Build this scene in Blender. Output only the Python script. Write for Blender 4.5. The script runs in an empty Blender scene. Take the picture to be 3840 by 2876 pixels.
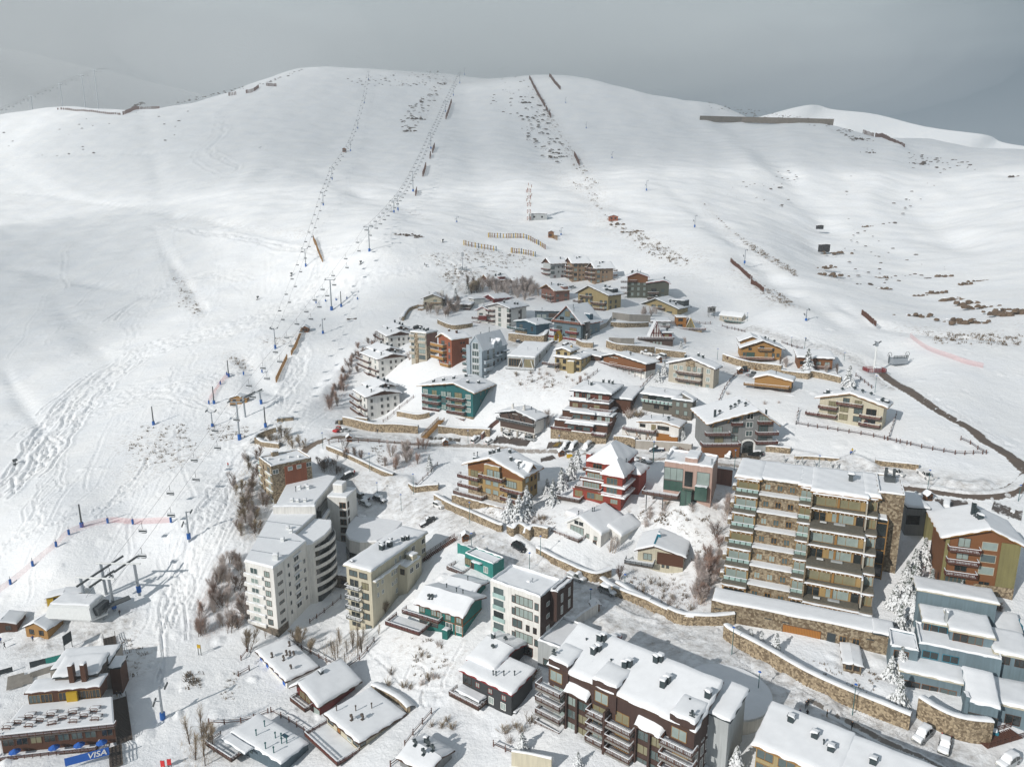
import bpy,math,random
import numpy as np
from mathutils import Vector,Matrix
R=math.radians
random.seed(7)
sc=bpy.context.scene
C=sc.collection
# --- camera
F=2663.0;PITCH=R(13.0);CP=math.cos(PITCH);SP=math.sin(PITCH);CZ=110.0
cam=bpy.data.objects.new('camera',bpy.data.cameras.new('camera'))
C.objects.link(cam);sc.camera=cam
cam.data.sensor_width=36;cam.data.lens=36*F/3840
cam.data.clip_start=1;cam.data.clip_end=20000
cam.location=(0,0,CZ);cam.rotation_euler=(R(90)-PITCH,0,0)
# --- world, sun, exposure
SUN_EL=27.5;SUN_AZ=228.0;HAZE=0.00017
world=bpy.data.worlds.new('World');sc.world=world;world.use_nodes=True
wn=world.node_tree;wn.nodes.clear()
def wnode(t,**k):
 n=wn.nodes.new(t)
 for a,b in k.items():setattr(n,a,b)
 return n
wout=wnode('ShaderNodeOutputWorld');bg=wnode('ShaderNodeBackground')
sky=wnode('ShaderNodeTexSky',sky_type='NISHITA');sky.sun_disc=False
sky.sun_elevation=R(SUN_EL);sky.sun_rotation=R(SUN_AZ);sky.altitude=2800;sky.air_density=1.0;sky.dust_density=1.5
skm=wnode('ShaderNodeMix',data_type='RGBA',blend_type='MULTIPLY');skm.inputs[0].default_value=1
skm.inputs[7].default_value=(0.090,0.090,0.090,1)
wn.links.new(sky.outputs[0],skm.inputs[6])
tc=wnode('ShaderNodeTexCoord');sep=wnode('ShaderNodeSeparateXYZ');wn.links.new(tc.outputs['Generated'],sep.inputs[0])
mp=wnode('ShaderNodeMapping');mp.inputs['Scale'].default_value=(1.0,1.0,5.0);wn.links.new(tc.outputs['Generated'],mp.inputs[0])
nz=wnode('ShaderNodeTexNoise');nz.inputs['Scale'].default_value=1.9;nz.inputs['Detail'].default_value=6;nz.inputs['Roughness'].default_value=.5
wn.links.new(mp.outputs[0],nz.inputs['Vector'])
mad=wnode('ShaderNodeMath',operation='MULTIPLY_ADD');mad.inputs[1].default_value=0.19
wn.links.new(nz.outputs['Fac'],mad.inputs[0]);wn.links.new(sep.outputs['Z'],mad.inputs[2])
rmp=wnode('ShaderNodeValToRGB');fx=wnode('ShaderNodeMath',operation='MULTIPLY');wn.links.new(sep.outputs['X'],fx.inputs[0]);wn.links.new(sep.outputs['X'],fx.inputs[1])
fe=wnode('ShaderNodeMapRange',interpolation_type='SMOOTHSTEP');fe.inputs['From Min'].default_value=0;fe.inputs['From Max'].default_value=.10;fe.inputs['To Min'].default_value=.045;fe.inputs['To Max'].default_value=0;wn.links.new(fx.outputs[0],fe.inputs['Value'])
fa=wnode('ShaderNodeMath',operation='ADD');wn.links.new(mad.outputs[0],fa.inputs[0]);wn.links.new(fe.outputs[0],fa.inputs[1]);wn.links.new(fa.outputs[0],rmp.inputs[0])
cr=rmp.color_ramp;cr.interpolation='EASE'
stops=[(0.0,(.42,.46,.48)),(0.205,(.25,.305,.345)),(0.258,(.25,.305,.345)),(0.30,(.40,.455,.475)),(0.345,(.60,.655,.65)),(0.6,(.60,.64,.64)),(1.0,(.46,.5,.52))]
cr.elements[0].position=0;cr.elements[0].color=(*stops[0][1],1);cr.elements[1].position=1;cr.elements[1].color=(*stops[-1][1],1)
for p_,c_ in stops[1:-1]:
 e_=cr.elements.new(p_);e_.color=(*c_,1)
cov=wnode('ShaderNodeMapRange');cov.inputs['From Min'].default_value=.45;cov.inputs['From Max'].default_value=.85
cov.inputs['To Min'].default_value=1.0;cov.inputs['To Max'].default_value=.55
wn.links.new(sep.outputs['Z'],cov.inputs['Value'])
mixs=wnode('ShaderNodeMix',data_type='RGBA');wn.links.new(cov.outputs[0],mixs.inputs[0]);wn.links.new(skm.outputs[2],mixs.inputs[6]);wn.links.new(rmp.outputs[0],mixs.inputs[7])
tint=wnode('ShaderNodeMix',data_type='RGBA',blend_type='MULTIPLY');tint.inputs[0].default_value=1;tint.inputs[7].default_value=(.91,.985,1.06,1);wn.links.new(mixs.outputs[2],tint.inputs[6]);wn.links.new(tint.outputs[2],bg.inputs['Color']);bg.inputs['Strength'].default_value=0.74
wn.links.new(bg.outputs[0],wout.inputs[0])
sun=bpy.data.lights.new('sun','SUN');sun.energy=4.3;sun.angle=R(0.55);sun.color=(1.0,.955,.895)
so=bpy.data.objects.new('sun',sun);C.objects.link(so)
sa=R(SUN_AZ);sd=Vector((math.sin(sa)*math.cos(R(SUN_EL)),math.cos(sa)*math.cos(R(SUN_EL)),math.sin(R(SUN_EL))))
so.rotation_euler=sd.to_track_quat('Z','Y').to_euler()
sc.view_settings.view_transform='Standard';sc.view_settings.look='None';sc.view_settings.gamma=1
sc.view_settings.exposure=-0.17
sc.cycles.use_denoising=True;sc.cycles.max_bounces=5;sc.cycles.diffuse_bounces=3;sc.cycles.glossy_bounces=2
sc.cycles.transparent_max_bounces=16;sc.cycles.volume_bounces=1;sc.cycles.sample_clamp_indirect=6
# --- materials
MATS={}
def mat(name,col=(.5,.5,.5),rough=.8,metal=0.0,var=.12,scale=2.0,bump=0.0,kind=None,col2=None,spec=None):
 if name in MATS:return MATS[name]
 m=bpy.data.materials.new(name);m.use_nodes=True;MATS[name]=m
 nt=m.node_tree;N=nt.nodes;L=nt.links;b=N['Principled BSDF']
 b.inputs['Roughness'].default_value=rough;b.inputs['Metallic'].default_value=metal
 if spec is not None:b.inputs['Specular IOR Level'].default_value=spec
 t=N.new('ShaderNodeTexCoord');co=t.outputs['Object']
 if kind=='stone':
  v=N.new('ShaderNodeTexVoronoi');v.inputs['Scale'].default_value=scale;v.feature='F1';L.new(co,v.inputs['Vector'])
  bwn=N.new('ShaderNodeRGBToBW');L.new(v.outputs['Color'],bwn.inputs[0])
  r=N.new('ShaderNodeValToRGB');L.new(bwn.outputs[0],r.inputs[0])
  r.color_ramp.elements[0].color=(*[c*.8 for c in col],1);r.color_ramp.elements[1].color=(*[min(1,c*1.18)for c in(col2 or col)],1)
  r.color_ramp.elements[0].position=.25;r.color_ramp.elements[1].position=.75
  v2=N.new('ShaderNodeTexVoronoi');v2.feature='DISTANCE_TO_EDGE';v2.inputs['Scale'].default_value=scale;L.new(co,v2.inputs['Vector'])
  mr=N.new('ShaderNodeMapRange');mr.inputs['From Max'].default_value=.06;mr.inputs['To Min'].default_value=.45;L.new(v2.outputs['Distance'],mr.inputs['Value'])
  mm=N.new('ShaderNodeMix');mm.data_type='RGBA';mm.blend_type='MULTIPLY';mm.inputs[0].default_value=1
  L.new(r.outputs[0],mm.inputs[6]);L.new(mr.outputs[0],mm.inputs[7]);L.new(mm.outputs[2],b.inputs['Base Color'])
  bp=N.new('ShaderNodeBump');bp.inputs['Strength'].default_value=.6;bp.inputs['Distance'].default_value=.06
  L.new(mr.outputs[0],bp.inputs['Height']);L.new(bp.outputs[0],b.inputs['Normal']);return m
 n=N.new('ShaderNodeTexNoise');n.inputs['Scale'].default_value=scale;n.inputs['Detail'].default_value=5
 if kind=='plank':
  w=N.new('ShaderNodeTexWave');w.inputs['Scale'].default_value=scale;w.bands_direction='DIAGONAL';w.inputs['Distortion'].default_value=.4
  mpx=N.new('ShaderNodeMapping');mpx.inputs['Scale'].default_value=(1,1,0.02);L.new(co,mpx.inputs[0]);L.new(mpx.outputs[0],w.inputs['Vector']);out=w.outputs['Fac']
 elif kind=='hplank':
  w=N.new('ShaderNodeTexWave');w.inputs['Scale'].default_value=scale;w.bands_direction='Z';w.inputs['Distortion'].default_value=.3
  L.new(co,w.inputs['Vector']);out=w.outputs['Fac']
 else:
  mpx=N.new('ShaderNodeMapping');mpx.inputs['Scale'].default_value=(1,1,.55);L.new(co,mpx.inputs[0]);L.new(mpx.outputs[0],n.inputs['Vector']);out=n.outputs['Fac']
 r=N.new('ShaderNodeValToRGB');L.new(out,r.inputs[0])
 c2=col2 or col
 r.color_ramp.elements[0].position=.3;r.color_ramp.elements[1].position=.7
 r.color_ramp.elements[0].color=(*[c*(1-var)for c in col],1);r.color_ramp.elements[1].color=(*[min(1,c*(1+var))for c in c2],1)
 if kind is None and var>.04 and name.endswith('_wall'):
  n3=N.new('ShaderNodeTexNoise');n3.inputs['Scale'].default_value=1.0;n3.inputs['Detail'].default_value=6;m3=N.new('ShaderNodeMapping');m3.inputs['Scale'].default_value=(2.6,2.6,.16);L.new(co,m3.inputs[0]);L.new(m3.outputs[0],n3.inputs['Vector'])
  q3=N.new('ShaderNodeMapRange');q3.inputs['From Min'].default_value=.35;q3.inputs['From Max'].default_value=.7;q3.inputs['To Min'].default_value=1.06;q3.inputs['To Max'].default_value=.86;L.new(n3.outputs['Fac'],q3.inputs['Value'])
  x3=N.new('ShaderNodeMix');x3.data_type='RGBA';x3.blend_type='MULTIPLY';x3.inputs[0].default_value=1;L.new(r.outputs[0],x3.inputs[6]);L.new(q3.outputs[0],x3.inputs[7]);L.new(x3.outputs[2],b.inputs['Base Color'])
 else:L.new(r.outputs[0],b.inputs['Base Color'])
 if bump:
  bp=N.new('ShaderNodeBump');bp.inputs['Strength'].default_value=bump;bp.inputs['Distance'].default_value=.05
  L.new(out,bp.inputs['Height']);L.new(bp.outputs[0],b.inputs['Normal'])
 return m
SNOW=mat('snow',(.80,.82,.85),.85,var=.03,scale=.8,bump=.25)
def M(k):
 if k in MATS:return MATS[k]
 c=PAL[k];return mat(k,*c[0:1],**c[1])
PAL={
'white_wall':((0.662,0.653,0.626),dict(var=.07,scale=.6)),'cream_wall':((0.475,0.439,0.338),dict(var=.07,scale=.6)),
'beige_wall':((0.396,0.36,0.295),dict(var=.07,scale=.6)),'tan_wall':((0.26,0.18,0.118),dict(var=.08,scale=.6)),
'yellow_wall':((.33,.26,.13),dict(var=.08,scale=.6)),'ochre_wall':((.31,.21,.085),dict(var=.08,scale=.6)),
'teal_wall':((.009,.105,.11),dict(var=.1,scale=.5)),'turq_wall':((.02,.19,.17),dict(var=.1,scale=.5)),
'green_wall':((.007,.12,.105),dict(var=.1,scale=.5)),'paleblue_wall':((0.302,0.36,0.403),dict(var=.06,scale=.5)),
'palegrey_wall':((0.36,0.382,0.389),dict(var=.06,scale=.5)),'grey_wall':((0.198,0.205,0.205),dict(var=.08,scale=.5)),
'slate_wall':((.075,.11,.135),dict(var=.1,scale=.5)),'blue_wall':((.022,.07,.105),dict(var=.15,kind='plank',scale=1.5)),
'sky_wall':((.13,.185,.215),dict(var=.08,scale=.5)),'aqua_trim':((0.0186,0.174,0.248),dict(var=.08)),
'orange_wall':((0.26,0.0806,0.0372),dict(var=.1,scale=.5)),'red_wall':((.23,.034,.02),dict(var=.1,scale=.5)),
'darkred_wall':((0.124,0.0186,0.0155),dict(var=.15,kind='hplank',scale=2)),'pink_wall':((0.396,0.274,0.23),dict(var=.06,scale=.5)),
'rose_wall':((0.205,0.0992,0.0744),dict(var=.1,scale=.5)),'olive_wall':((0.186,0.167,0.0682),dict(var=.08,scale=.5)),
'greengrey_wall':((0.0806,0.0868,0.0682),dict(var=.1,scale=.5)),'greybrown_wall':((0.124,0.115,0.0961),dict(var=.1,kind='plank',scale=2)),
'brown_wall':((0.0527,0.0279,0.0217),dict(var=.12,scale=.5)),'brownboard':((0.0682,0.0434,0.0341),dict(var=.25,kind='plank',scale=2)),
'charcoal_wall':((0.031,0.0341,0.0372),dict(var=.2,kind='hplank',scale=2.5)),'black_wall':((0.0093,0.0093,0.0112),dict(var=.2)),
'wood_wall':((.17,.068,.022),dict(var=.25,kind='hplank',scale=2.5)),'wood_dark':((0.0744,0.0279,0.0124),dict(var=.25,kind='hplank',scale=2.5)),
'wood_gold':((0.31,0.167,0.0496),dict(var=.2,kind='hplank',scale=2)),'orangewood':((0.285,0.118,0.0217),dict(var=.2,kind='plank',scale=2)),
'redwood':((0.0992,0.0248,0.0155),dict(var=.25,kind='hplank',scale=2)),'stone_wall':((.185,.135,.082),dict(kind='stone',scale=2.6,col2=(.34,.27,.18))),
'stone_dark':((0.11,0.09,0.065),dict(kind='stone',scale=1.8,col2=(.17,.14,.11))),'stone_big':((.155,.108,.062),dict(kind='stone',scale=2.0,col2=(.27,.22,.15))),
'concrete':((0.32,0.296,0.264),dict(var=.12,scale=.8)),'timber':((0.0992,0.0403,0.0248),dict(var=.2,scale=3)),
'timber_gold':((0.26,0.136,0.0372),dict(var=.15,scale=3)),'timber_grey':((0.093,0.0744,0.062),dict(var=.2,scale=3)),
'trim_red':((0.217,0.0124,0.0124),dict(var=.05)),'trim_dark':((0.03,0.04,0.045),dict(var=.1)),'trim_white':((0.75,0.75,0.73),dict(var=.03)),
'trim_teal':((0.031,0.112,0.118),dict(var=.1)),'trim_brown':((0.062,0.031,0.0186),dict(var=.1)),'flue':((0.025,0.04,0.045),dict(var=.1,rough=.5)),
'steel':((0.336,0.368,0.4),dict(var=.06,rough=.45,metal=.4)),'steel_dark':((0.06,0.07,0.075),dict(var=.1,rough=.5)),
'bluepad':((0.01,0.1,0.36),dict(var=.1)),'yellow':((0.465,0.298,0.0124),dict(var=.05)),'red':((0.55,0.02,0.02),dict(var=.05)),
'rope':((0.02,0.02,0.02),dict(var=.05)),'rubber':((0.015,0.015,0.015),dict(var=.1)),'deck':((0.186,0.18,0.167),dict(var=.2,kind='plank',scale=2)),
'lampglass':((0.6,0.6,0.55),dict(var=.02,rough=.3)),'metal_white':((0.7,0.72,0.72),dict(var=.05,rough=.4)),
'twig':((.24,.175,.14),dict(var=.25,scale=1.5)),'twig_frost':((.50,.44,.42),dict(var=.25,scale=1.5)),'twig_gold':((.30,.235,.155),dict(var=.25,scale=1.5)),
'twig_red':((.33,.215,.17),dict(var=.25,scale=1.5)),'bark':((0.1,0.07,0.055),dict(var=.2,scale=3)),'birch':((0.38,0.31,0.25),dict(var=.2,scale=3)),
'dryscrub':((0.161,0.115,0.0713),dict(var=.3,scale=.5)),'rock':((0.085,0.06,0.045),dict(var=.35,scale=.4)),'rock_tan':((.12,.08,.05),dict(var=.35,scale=.5)),
'terrace_floor':((.13,.12,.095),dict(var=.2)),
'skin':((0.5,0.3,0.2),dict(var=.02)),'cloth_black':((0.02,0.02,0.025),dict(var=.1)),'cloth_blue':((0.03,0.1,0.3),dict(var=.1)),
'cloth_red':((0.45,0.03,0.03),dict(var=.1)),'cloth_tan':((0.3,0.22,0.13),dict(var=.1)),'cloth_yellow':((0.55,0.38,0.05),dict(var=.1)),
'sign_blue':((0.01,0.1,0.42),dict(var=.03)),'sign_green':((0.02,0.26,0.22),dict(var=.03)),
'car_white':((0.7,0.7,0.7),dict(var=.01,rough=.3)),'car_black':((0.012,0.014,0.018),dict(var=.02,rough=.25)),'car_grey':((0.2,0.21,0.22),dict(var=.02,rough=.3)),
'car_silver':((0.42,0.44,0.45),dict(var=.02,rough=.3,metal=.4)),'car_red':((0.48,0.015,0.015),dict(var=.02,rough=.3)),'car_navy':((0.02,0.035,0.055),dict(var=.02,rough=.3)),
}
def glassmat(name,col,rough=.12):
 m=mat(name,col,rough,var=.25,scale=.35);m.node_tree.nodes['Principled BSDF'].inputs['Specular IOR Level'].default_value=.8;return m
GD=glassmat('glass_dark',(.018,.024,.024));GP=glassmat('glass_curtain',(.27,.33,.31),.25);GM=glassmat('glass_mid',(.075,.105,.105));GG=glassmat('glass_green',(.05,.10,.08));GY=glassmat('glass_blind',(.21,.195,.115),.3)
GREEN=glassmat('balcony_glass',(.30,.42,.40),.15)
# --- mesh helpers
def meta(o,label=None,cat=None,group=None,kind=None):
 if label:o['label']=label
 if cat:o['category']=cat
 if group:o['group']=group
 if kind:o['kind']=kind
 return o
class MB:
 def __init__(s):s.v=[];s.f=[];s.m=[];s.mats=[]
 def mi(s,m):
  if isinstance(m,str):m=M(m)
  if m not in s.mats:s.mats.append(m)
  return s.mats.index(m)
 def add(s,vs,fs,m):
  k=len(s.v);i=s.mi(m);s.v+=[tuple(v)for v in vs];s.f+=[tuple(a+k for a in f)for f in fs];s.m+=[i]*len(fs);return s
 def box(s,x0,y0,z0,x1,y1,z1,m):
  return s.add([(x0,y0,z0),(x1,y0,z0),(x1,y1,z0),(x0,y1,z0),(x0,y0,z1),(x1,y0,z1),(x1,y1,z1),(x0,y1,z1)],
[(0,3,2,1),(4,5,6,7),(0,1,5,4),(1,2,6,5),(2,3,7,6),(3,0,4,7)],m)
 def tube(s,p,q,r,m,n=6,r2=None):
  p=Vector(p);q=Vector(q);d=q-p
  if d.length<1e-6:return s
  d.normalize();a=d.orthogonal().normalized();b=d.cross(a);r2=r if r2 is None else r2;vs=[]
  for c,rr in((p,r),(q,r2)):
   for i in range(n):
    t=2*math.pi*i/n;vs.append(c+a*math.cos(t)*rr+b*math.sin(t)*rr)
  fs=[(i,(i+1)%n,n+(i+1)%n,n+i)for i in range(n)]+[tuple(range(n-1,-1,-1)),tuple(range(n,2*n))]
  return s.add(vs,fs,m)
 def bar(s,p,q,w,h,m):
  p=Vector(p);q=Vector(q);d=(q-p).normalized();up=Vector((0,0,1))if abs(d.z)<.95 else Vector((1,0,0))
  a=d.cross(up).normalized()*w/2;b=a.cross(d).normalized()*h/2
  vs=[c+sa_*a+sb_*b for c in(p,q)for sa_,sb_ in((-1,-1),(1,-1),(1,1),(-1,1))]
  return s.add(vs,[(0,1,5,4),(1,2,6,5),(2,3,7,6),(3,0,4,7),(3,2,1,0),(4,5,6,7)],m)
 def prism(s,poly,z0,z1,m):
  n=len(poly);vs=[(x,y,z0)for x,y in poly]+[(x,y,z1)for x,y in poly]
  ar=sum(poly[i][0]*poly[(i+1)%n][1]-poly[(i+1)%n][0]*poly[i][1]for i in range(n))
  idx=list(range(n))if ar>0 else list(range(n))[::-1]
  fs=[tuple(idx[::-1]),tuple(i+n for i in idx)]+[(idx[i],idx[(i+1)%n],idx[(i+1)%n]+n,idx[i]+n)for i in range(n)]
  return s.add(vs,fs,m)
 def slab(s,q,t,m):
  n=len(q);vs=[Vector(c)for c in q];vs+=[c-Vector((0,0,t))for c in vs]
  return s.add(vs,[tuple(range(n)),tuple(range(2*n-1,n-1,-1))]+[(i+n,(i+1)%n+n,(i+1)%n,i)for i in range(n)],m)
 def snowquad(s,q,h,edges=(1,1,1,1),res=None,rnd=.35,m=None):
  a,b,c,d=[Vector(x)for x in q]
  L1=max((b-a).length,(c-d).length);L2=max((d-a).length,(c-b).length)
  def ts(L,e0,e1):
   n=max(3,min(16,int(L/1.3)));t=[i/n for i in range(n+1)];e=min(.22,rnd/max(L,.1))
   if e0:t=[0,e*.35,e]+[x for x in t if x>e*1.3]
   if e1:t=[x for x in t if x<1-e*1.3]+[1-e,1-e*.35,1]
   return t
  U=ts(L1,edges[3],edges[1]);V=ts(L2,edges[0],edges[2]);k=len(s.v);i0=s.mi(m or SNOW);nu=len(U);nv=len(V)
  for jv,v in enumerate(V):
   for ju,u in enumerate(U):
    p=(a*(1-u)+b*u)*(1-v)+(d*(1-u)+c*u)*v
    f=1.0
    for fl,x in((edges[3],ju),(edges[1],nu-1-ju),(edges[0],jv),(edges[2],nv-1-jv)):
     if fl and x<3:f=min(f,(0.0,.72,1.0)[x])
    ns=math.sin(p.x*.9+p.y*1.3+k)*.5+math.sin(p.x*2.3-p.y*1.7+1)*.3
    hh=h*f*(1+.28*ns)if f>0 else-.01
    jit=Vector((math.sin(p.y*2.1+k)*.13,math.sin(p.x*2.3+k)*.13,-.04+math.sin(p.x*1.1+p.y*.9)*.04))if f==0 else Vector()
    s.v.append(tuple(p+jit+Vector((0,0,hh))))
  for jv in range(nv-1):
   for ju in range(nu-1):
    o=k+jv*nu+ju;s.f.append((o,o+1,o+nu+1,o+nu));s.m.append(i0)
  return s
 def me(s,name,smooth=False):
  me=bpy.data.meshes.new(name);me.from_pydata(s.v,[],s.f)
  for m in s.mats:me.materials.append(m)
  me.polygons.foreach_set('material_index',s.m)
  if smooth:me.polygons.foreach_set('use_smooth',[True]*len(s.f))
  me.update();return me
 def ob(s,name,parent=None,smooth=False,loc=None,rz=0):
  return link(name,s.me(name,smooth),parent,loc,rz)
def link(name,data,parent=None,loc=None,rz=0):
 o=bpy.data.objects.new(name,data);C.objects.link(o)
 if parent:o.parent=parent
 if loc is not None:o.location=loc
 if rz:o.rotation_euler=(0,0,rz)
 return o
def empty(name,loc,rz=0,label=None,cat=None,group=None):
 o=link(name,None,None,loc,rz);o.empty_display_size=.5;return meta(o,label,cat,group)
def tree_copy(o,loc=None,rz=None,scale=None,label=None,parent=None):
 c=o.copy();C.objects.link(c)
 if parent:c.parent=parent
 if loc is not None:c.location=loc
 if rz is not None:c.rotation_euler=(0,0,rz)
 if scale is not None:c.scale=(scale,scale,scale)if not isinstance(scale,tuple)else scale
 if label:c['label']=label
 for ch in list(KIDS.get(o.name,[])):
  tree_copy(ch,parent=c)
 return c
KIDS={}
def reg(o):
 bpy.context.view_layer.update()
 def rec(x):
  KIDS[x.name]=list(x.children)
  for c_ in x.children:rec(c_)
 rec(o);return o
 # --- pixel of the photograph -> ray -> ground
ZT={'Z1':(1500,900,3.682),'Z2':(2000,900,3.156),'Z3':(1250,1150,3.156),'Z4':(1900,1150,3.156),'Z5':(2500,1150,2.454),'Z6':(1850,1400,3.156),
'Z7':(2300,1400,3.156),'Z8':(1600,1600,2.454),'Y1':(850,1600,2.761),'Y2':(850,1900,2.209),'Y3':(1600,1900,2.209),'Y4':(2500,1650,2.209),
'Y5':(3200,1650,3.452),'Y6':(3240,2000,3.682),'Y7':(2740,2250,2.011),'Y8':(1850,2250,2.212),'X1':(700,2300,2.212),'X2':(0,2100,2.135),
'X3':(0,1400,2.008),'X4':(600,850,2.454),'X5':(0,100,1.841),'X6':(1100,200,1.841),'X7':(2000,600,2.212),'X8':(2600,300,1.657),'S':(0,0,1.0)}
def zp(t,x,y):
 a,b,s_=ZT[t];return a+x/s_,b+y/s_
def raydir(px,py):
 k=(1438-py)/F;return((px-1920)/F,CP+k*SP,k*CP-SP)
def proj(p):
 x,y,z=p[0],p[1],p[2]-CZ;dep=y*CP-z*SP;up=y*SP+z*CP
 return 1920+F*x/dep,1438-F*up/dep
 # --- terrain: a height field z(x,y) through surveyed points
CTRL="""2200 1065 430;2440 1115 380;2300 1165 345;2170 1290 305;1920 1295 330;1750 1425 284;1690 1378 294;1560 1352 312;1430 1320 340;1440 1432 318;1430 1575 284;1750 1600 268
1960 1650 256;2200 1665 246;2200 1700 238;2470 1690 234;2800 1700 220;3190 1610 225;2590 1485 256;2730 1500 250;2830 1362 290;2330 1465 264;2130 1400 282;1990 1385 286
2470 1300 312;2750 1210 355;3600 1850 190;3840 1800 194;3400 1400 272;3300 1330 290;3840 1500 250;3840 1650 220;3350 1770 201;3460 1775 199;3200 1700 211;3050 1500 246
3300 2430 148;2750 2310 160;2900 2330 157;2600 2420 151;2300 2300 163;2100 2150 178;1950 2050 190;1650 1900 219;2200 1912 196;2230 2045 186;2500 2130 180;2400 2000 189
2560 1905 190;1900 1900 204;1450 1900 226;1060 1890 222;1037 2392 178;1405 2357 175;700 2000 206;500 2230 190;700 2100 200;850 1800 236;560 1590 290;300 1980 215
0 2200 200;0 1800 262;0 1500 355;300 1500 338;700 1480 314;880 1560 290;1050 1420 325;1140 1240 372;1244 1164 402;1000 1100 450;800 1180 430;400 1350 395;400 1100 520
0 1250 470;0 1000 620;400 900 650;800 900 560;1190 700 690;1200 780 600;800 700 760;400 700 850;0 700 900;0 550 1050;0 430 1240;230 400 1240;480 415 1210;900 340 1250
1100 270 1300;1500 270 1330;1700 275 1320;2000 285 1290;2200 300 1270;2400 360 1240;1385 947 440;1549 719 690;1616 558 850;1670 420 1050;1724 313 1250
2700 390 1120;3120 470 1000;3500 520 900;3840 562 840;3080 930 520;3840 1200 325;3500 1150 380;3500 800 620;3840 800 560;3500 600 800;3840 650 700;3300 520 930;2700 480 1010
2400 700 640;2400 900 500;2700 900 470;2700 1050 400;2900 1150 350;2000 700 680;1985 825 560;2000 900 500;1800 900 480;1700 1000 430;1500 1150 385;1600 1250 350
2100 500 950;1300 500 950;2600 600 780;2850 700 680;3000 850 580;3150 1150 352;3300 1230 315;3500 1380 268
1500 2600 152;1500 2876 131;1000 2876 138;700 2700 152;0 2876 140;0 2500 170;350 2400 178;1800 2700 141;1850 2560 148;2100 2876 127;2600 2876 124;3000 2700 131
3400 2876 121;3840 2876 122;3840 2500 140;3700 2250 156;3500 2360 152;3840 2100 168;3600 1960 180;1300 1700 244;1100 1680 250;1500 1680 250;1277 2096 214;1240 2190 203;1200 2280 192;1650 2200 178
1980 1880 205;2150 1480 264;1900 1500 272;2400 1560 252;2900 1560 236;3400 1560 230;200 1250 440;600 1400 350;200 2050 207;500 1900 228;950 1500 300;900 2000 207;800 2300 185
2300 2520 147;2650 2600 137;2800 2480 146;3200 2600 137""".replace('\n',';')
pts=np.array([[float(a)for a in s.split()]for s in CTRL.split(';')])
def ctrl_xyz(px,py,Z):
 k=(1438-py)/F;return(px-1920)/F*Z,Z*(CP+k*SP),CZ+Z*(k*CP-SP)
cx,cy,cz=ctrl_xyz(pts[:,0],pts[:,1],pts[:,2])
ex=[]
for px,py,Z in((-200,430,1260),(230,400,1240),(900,340,1250),(1500,270,1330),(2000,285,1290),(2400,360,1240),(2700,390,1120),(3120,470,1000),(3500,520,900),(3840,562,840),(4100,580,800)):
 x,y,z=ctrl_xyz(px,py,Z)
 for f_,dz in((1.08,-14),(1.25,-90),(1.6,-200)):ex.append((x*f_,y*f_,z+dz))
for px,py,Z in((-900,2000,230),(-900,1200,520),(-900,700,950),(-900,2876,150),(4700,2876,125),(4700,2200,165),(4700,1600,225),(4700,1000,430),(4700,700,640),
(0,3500,105),(1200,3500,104),(1920,3500,101),(2700,3500,99),(3840,3500,99)):
 ex.append(ctrl_xyz(px,py,Z))
ex=np.array(ex);cx=np.append(cx,ex[:,0]);cy=np.append(cy,ex[:,1]);cz=np.append(cz,ex[:,2])
SU,SV=1.0,0.62
cu=cx/cy*SU;cv=np.log(cy)*SV
def kern(r2):return np.where(r2>1e-12,r2*np.log(r2+1e-12),0)
n_=len(cu);A_=np.zeros((n_+3,n_+3));r2=(cu[:,None]-cu)**2+(cv[:,None]-cv)**2
A_[:n_,:n_]=kern(r2)+np.eye(n_)*0.0009;A_[:n_,n_]=1;A_[:n_,n_+1]=cu;A_[:n_,n_+2]=cv;A_[n_:,:n_]=A_[:n_,n_:].T
sc_=(cz-CZ)/cy
W_=np.linalg.solve(A_,np.append(sc_,[0,0,0]))
U0,U1,V0,V1=-1.25,1.25,math.log(72),math.log(2300);GN=260
gu=np.linspace(U0,U1,GN);gv=np.linspace(V0,V1,GN)
GU,GV=np.meshgrid(gu,gv)
def tps(u,v):
 out=np.zeros(u.size);uf=u.ravel()*SU;vf=v.ravel()*SV
 for i in range(0,u.size,20000):
  a=uf[i:i+20000];b=vf[i:i+20000]
  out[i:i+20000]=kern((a[:,None]-cu)**2+(b[:,None]-cv)**2)@W_[:n_]+W_[n_]+W_[n_+1]*a+W_[n_+2]*b
 return out.reshape(u.shape)
GZ=tps(GU,GV)*np.exp(GV)+CZ
def gz_uv(u,v):
 a=np.clip((u-U0)/(U1-U0)*(GN-1),0,GN-1.001);b=np.clip((v-V0)/(V1-V0)*(GN-1),0,GN-1.001)
 i=a.astype(int);j=b.astype(int);fa=a-i;fb=b-j
 return(GZ[j,i]*(1-fa)+GZ[j,i+1]*fa)*(1-fb)+(GZ[j+1,i]*(1-fa)+GZ[j+1,i+1]*fa)*fb
rg=np.random.RandomState(3);WAV=[]
for wl,amp in((60,.9),(28,.5),(14,.22),(7,.10),(3.5,.05)):
 for _ in range(5):
  t=rg.uniform(0,math.pi);WAV.append((2*math.pi/wl*math.cos(t)*rg.uniform(.8,1.2),2*math.pi/wl*math.sin(t)*rg.uniform(.8,1.2),rg.uniform(0,6.28),amp/2.2))
def rough(x,y,lod=1.0):
 z=np.zeros_like(x)
 far=np.clip((y-230)/300,0.25,1.0)
 for a,b,p,m in WAV:z=z+m*np.sin(a*x+b*y+p+.8*np.sin(b*.37*x-a*.41*y))
 return z*far*.62
def ground(x,y):
 x=np.asarray(x,float);y=np.asarray(y,float)
 return gz_uv(x/y,np.log(y))+rough(x,y)
def gz(x,y):return float(ground(np.array([x]),np.array([y]))[0])
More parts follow.
